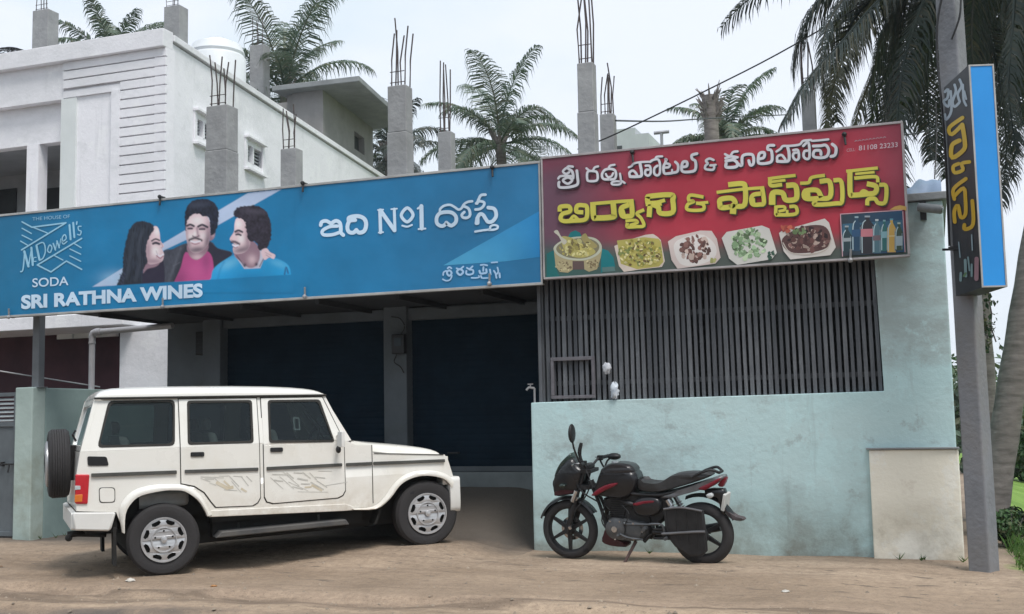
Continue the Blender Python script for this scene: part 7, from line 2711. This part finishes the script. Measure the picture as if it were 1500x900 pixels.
# bare stump with a few dead stubs
q = at_depth(1040, 135, 27)
st = thing("palm_stump", "dead grey palm trunk with a ragged top beside the green palm", "dead palm", Vector((q.x, q.y, -.2)))
b = MB()
b.tube([(0, 0, 0), (.05, 0, q.z * .5), (0, 0, q.z * .93), (0, 0, q.z + .1)], [.24, .2, .17, .2], 10)
b.build("trunk", m_trunk, st, smooth=60)
b = MB()
r_ = random.Random(2)
for i in range(36):
    a = r_.uniform(0, 6.28)
    h = r_.uniform(-.55, .15)
    l = r_.uniform(.25, .55)
    b.tube([(.15 * math.cos(a), .15 * math.sin(a), q.z + h), ((.2 + l * .3) * math.cos(a), (.2 + l * .3) * math.sin(a), q.z + h + l * r_.uniform(.2, .9))], [.035, .008], 4)
b.build("dead_stubs", m_trunk, st)

m_bush = leafmat("shrub leaf", (0.07, 0.14, 0.045), (0.03, 0.07, 0.025))
m_bushd = leafmat("dark shrub leaf", (0.04, 0.085, 0.035), (0.018, 0.042, 0.02))
m_grassm = leafmat("grass blade", (0.13, 0.24, 0.05), (0.06, 0.13, 0.03))
def leaves(b, c, rad, n, size, rr, flat=.5):
    c = Vector(c)
    for _ in range(n):
        d = Vector((rr.gauss(0, 1), rr.gauss(0, 1), rr.gauss(0, 1))).normalized()
        k = rr.uniform(.35, 1.0) ** .5
        p = c + Vector((d.x * rad[0] * k, d.y * rad[1] * k, d.z * rad[2] * k))
        nrm = (d + Vector((rr.uniform(-1, 1), rr.uniform(-1, 1), rr.uniform(-.2, 1.2)))).normalized()
        t = nrm.orthogonal().normalized()
        t.rotate(Matrix.Rotation(rr.uniform(0, 6.28), 3, nrm))
        s2 = nrm.cross(t)
        l = size * rr.uniform(.6, 1.3)
        w_ = l * .28
        b.add([p - t * l * .5, p + s2 * w_, p + t * l * .5 - nrm * l * .15, p - s2 * w_], [(0, 1, 2, 3)])
def shrub(name, label, P, h, wd, n, size, seed, m, group=None):
    rr = random.Random(seed)
    t = thing(name, label, "shrub", Vector(P), group)
    b = MB()
    tops = []
    for i in range(7):
        a = rr.uniform(0, 6.28)
        e = (wd * .7 * math.cos(a) * rr.random(), wd * .7 * math.sin(a) * rr.random(), h * rr.uniform(.5, .95))
        b.tube([(0, 0, -.1), (e[0] * .4, e[1] * .4, e[2] * .5), e], [.018, .012, .005], 5)
        tops.append(e)
    b.build("stem", m_trunk, t)
    b = MB()
    for i in range(12):
        e = tops[i % 7]
        k = rr.uniform(.3, 1.05)
        leaves(b, (e[0] * k + rr.uniform(-.1, .1), e[1] * k + rr.uniform(-.1, .1), e[2] * k), (wd * rr.uniform(.25, .5),) * 2 + (h * rr.uniform(.12, .28),), n // 12, size, rr)
    b.build("foliage", m, t, recalc=False)
    return t
def gp(u, v, d):
    p = at_depth(u, v, d)
    return (p.x, p.y, gz(p.x, p.y))
shrub("shrub", "tall leafy shrub with arching stems right of the leaning palm trunk", gp(1545, 780, 13.4), 1.4, .42, 1100, .10, 51, m_bush)
shrub("bush", "pale far bush standing in the field left of the leaning trunk", gp(1440, 625, 27), 2.6, 1.3, 900, .26, 61, m_palm)
shrub("bush", "wide far bush in the bright field right of the leaning trunk", gp(1502, 620, 30), 2.5, 1.5, 1000, .28, 62, m_bush)
shrub("shrub", "dark low shrub at the foot of the leaning palm trunk", gp(1484, 795, 12.9), .42, .30, 800, .07, 52, m_bushd)
shrub("shrub", "low bright shrub at the edge of the dusty ground beside the pole base", gp(1484, 815, 12.2), .38, .34, 900, .07, 53, m_bush)
shrub("shrub", "dark bushy shrub at the edge of the photograph behind the low bright one", gp(1572, 790, 12.6), .9, .4, 1000, .09, 54, m_bushd)
# creeper behind the pole
rr = random.Random(8)
q = at_depth(1440, 480, 12.6)
cr = thing("creeper", "dark creeper hanging behind the concrete pole below the box sign", "creeper", Vector((q.x, q.y, 1.6)))
b = MB()
lv = MB()
for (x0, z0, x1, z1, dn) in ((-.05, 2.2, .0, .75, 210), (.02, 2.4, .10, .55, 150), (-.02, 1.1, .02, .45, 90)):
    pts = [(x0 + (x1 - x0) * i / 12 + rr.uniform(-.03, .03), rr.uniform(-.03, .03), z0 + (z1 - z0) * i / 12) for i in range(13)]
    b.tube(pts, .008, 5)
    for _ in range(dn):
        p = pts[min(12, int(abs(rr.gauss(0, 5))) if rr.random() < .4 else rr.randrange(13))]
        leaves(lv, (p[0] + rr.gauss(0, .035), p[1] + rr.gauss(0, .035), p[2] + rr.uniform(-.07, .07)), (.02, .02, .02), 1, .07, rr)
b.build("vine", m_rebar, cr)
lv.build("foliage", m_bushd, cr, recalc=False)
# grass and ground cover beyond the pole
gb = MB()
rr = random.Random(14)
for _ in range(5200):
    u = rr.uniform(.62, 3.4)
    y = rr.uniform(10.9, 15.5)
    if y < 11.9 and u < .75:
        continue
    z = gz(u, y)
    h = rr.uniform(.05, .22)
    a = rr.uniform(0, 6.28)
    l = rr.uniform(.02, .10)
    w_ = rr.uniform(.004, .010)
    c, s_ = math.cos(a), math.sin(a)
    gb.add([(u - s_ * w_, y + c * w_, z), (u + s_ * w_, y - c * w_, z), (u + c * l * .5, y + s_ * l * .5, z + h * .7), (u + c * l, y + s_ * l, z + h)], [(0, 1, 2), (0, 2, 3)])
for _ in range(260):
    u, y = rr.uniform(.7, 3.2), rr.uniform(11.2, 14.5)
    leaves(gb, (u, y, gz(u, y) + .07), (.12, .12, .06), 14, .06, rr)
o = gb.build("grass", m_grassm, recalc=False)
o['kind'] = 'stuff'
# unseen trees added across the road to block low sky light and fill reflections
rt = MB()
rr = random.Random(77)
for i in range(46):
    x = -42 + i * 1.7 + rr.uniform(-.8, .8)
    y = rr.uniform(-13, -9.5)
    h = rr.uniform(4.5, 8.0)
    rt.tube([(x, y, -.3), (x, y, h * .6)], .12, 6)
    for k in range(3):
        leaves(rt, (x + rr.uniform(-.8, .8), y + rr.uniform(-.6, .6), h * (.35 + .25 * k)), (1.5, 1.2, h * .24), 60, .75, rr)
o = rt.build("sky_blocker_trees", m_bushd, recalc=False)
o['kind'] = 'stuff'
# small weeds and litter along the foot of the walls
wd_ = MB()
rr = random.Random(23)
for _ in range(11):
    x = rr.choice([rr.uniform(-4.15, .15), rr.uniform(-.7, .2), rr.uniform(-11.1, -10.9)])
    y = 12.08 - rr.random() * .06 if x > -5 else rr.uniform(12.3, 13.5)
    for _k in range(rr.randint(4, 9)):
        a = rr.uniform(0, 6.28)
        l = rr.uniform(.02, .07)
        z = gz(x, y)
        wd_.add([(x - .006, y, z), (x + .006, y, z), (x + l * math.cos(a), y - abs(l * math.sin(a)) * .6, z + l * rr.uniform(.6, 1.4))], [(0, 1, 2)])
o = wd_.build("weeds", m_grassm, recalc=False)
o['kind'] = 'stuff'
lt = [(-6.1, 8.95, "torn dull orange wrapper lying on the dust near the road edge"), (-1.2, 9.6, "flattened pale paper cup on the dust before the motorcycle"), (-9.4, 9.9, "crumpled brown paper behind the jeep on the dusty ground")]
for k, (x, y, lab) in enumerate(lt):
    b = MB()
    b.ball((0, 0, .006), (.032, .022, .009), 10, 6)
    b.v = [(p[0] * rr.uniform(.7, 1.3), p[1] * rr.uniform(.7, 1.3), p[2] * rr.uniform(.6, 1.5)) for p in b.v]
    o = b.build("litter", mat("wrapper %s" % ("orange", "pale", "brown")[k], ((0.40, 0.20, 0.08), (0.55, 0.52, 0.47), (0.24, 0.16, 0.10))[k], None, 20, .7), smooth=40)
    o.location = (x, y, gz(x, y))
    tag(o, lab, "litter")
# far tree belt behind the field
fb_ = MB()
rr = random.Random(19)
for i in range(120):
    u = rr.uniform(1380, 1900)
    d = rr.uniform(52, 75)
    p = at_depth(u, 600, d)
    h = rr.uniform(2.0, 5.2)
    leaves(fb_, (p.x, p.y, h * .45 - .4), (rr.uniform(.8, 1.8), 1.2, h * .62), 130, .42, rr)
o = fb_.build("far_woods", m_bush, recalc=False)
o['kind'] = 'stuff'
o['label'] = "grey green belt of far trees beyond the bright field"

# ================================================================== AIR
hz = MB()
hz.box(-260, 260, -60, 320, -2.5, 40)
hm = bpy.data.materials.new("pale damp air")
hm.use_nodes = True
hn = hm.node_tree
hn.nodes.remove(hn.nodes["Principled BSDF"])
pv = hn.nodes.new("ShaderNodeVolumePrincipled")
pv.inputs['Color'].default_value = (0.9, 0.95, 1.0, 1)
pv.inputs['Density'].default_value = 0.0006
pv.inputs['Anisotropy'].default_value = 0.2
hn.links.new(pv.outputs[0], hn.nodes['Material Output'].inputs['Volume'])
o = hz.build("haze", hm)
o['kind'] = 'stuff'
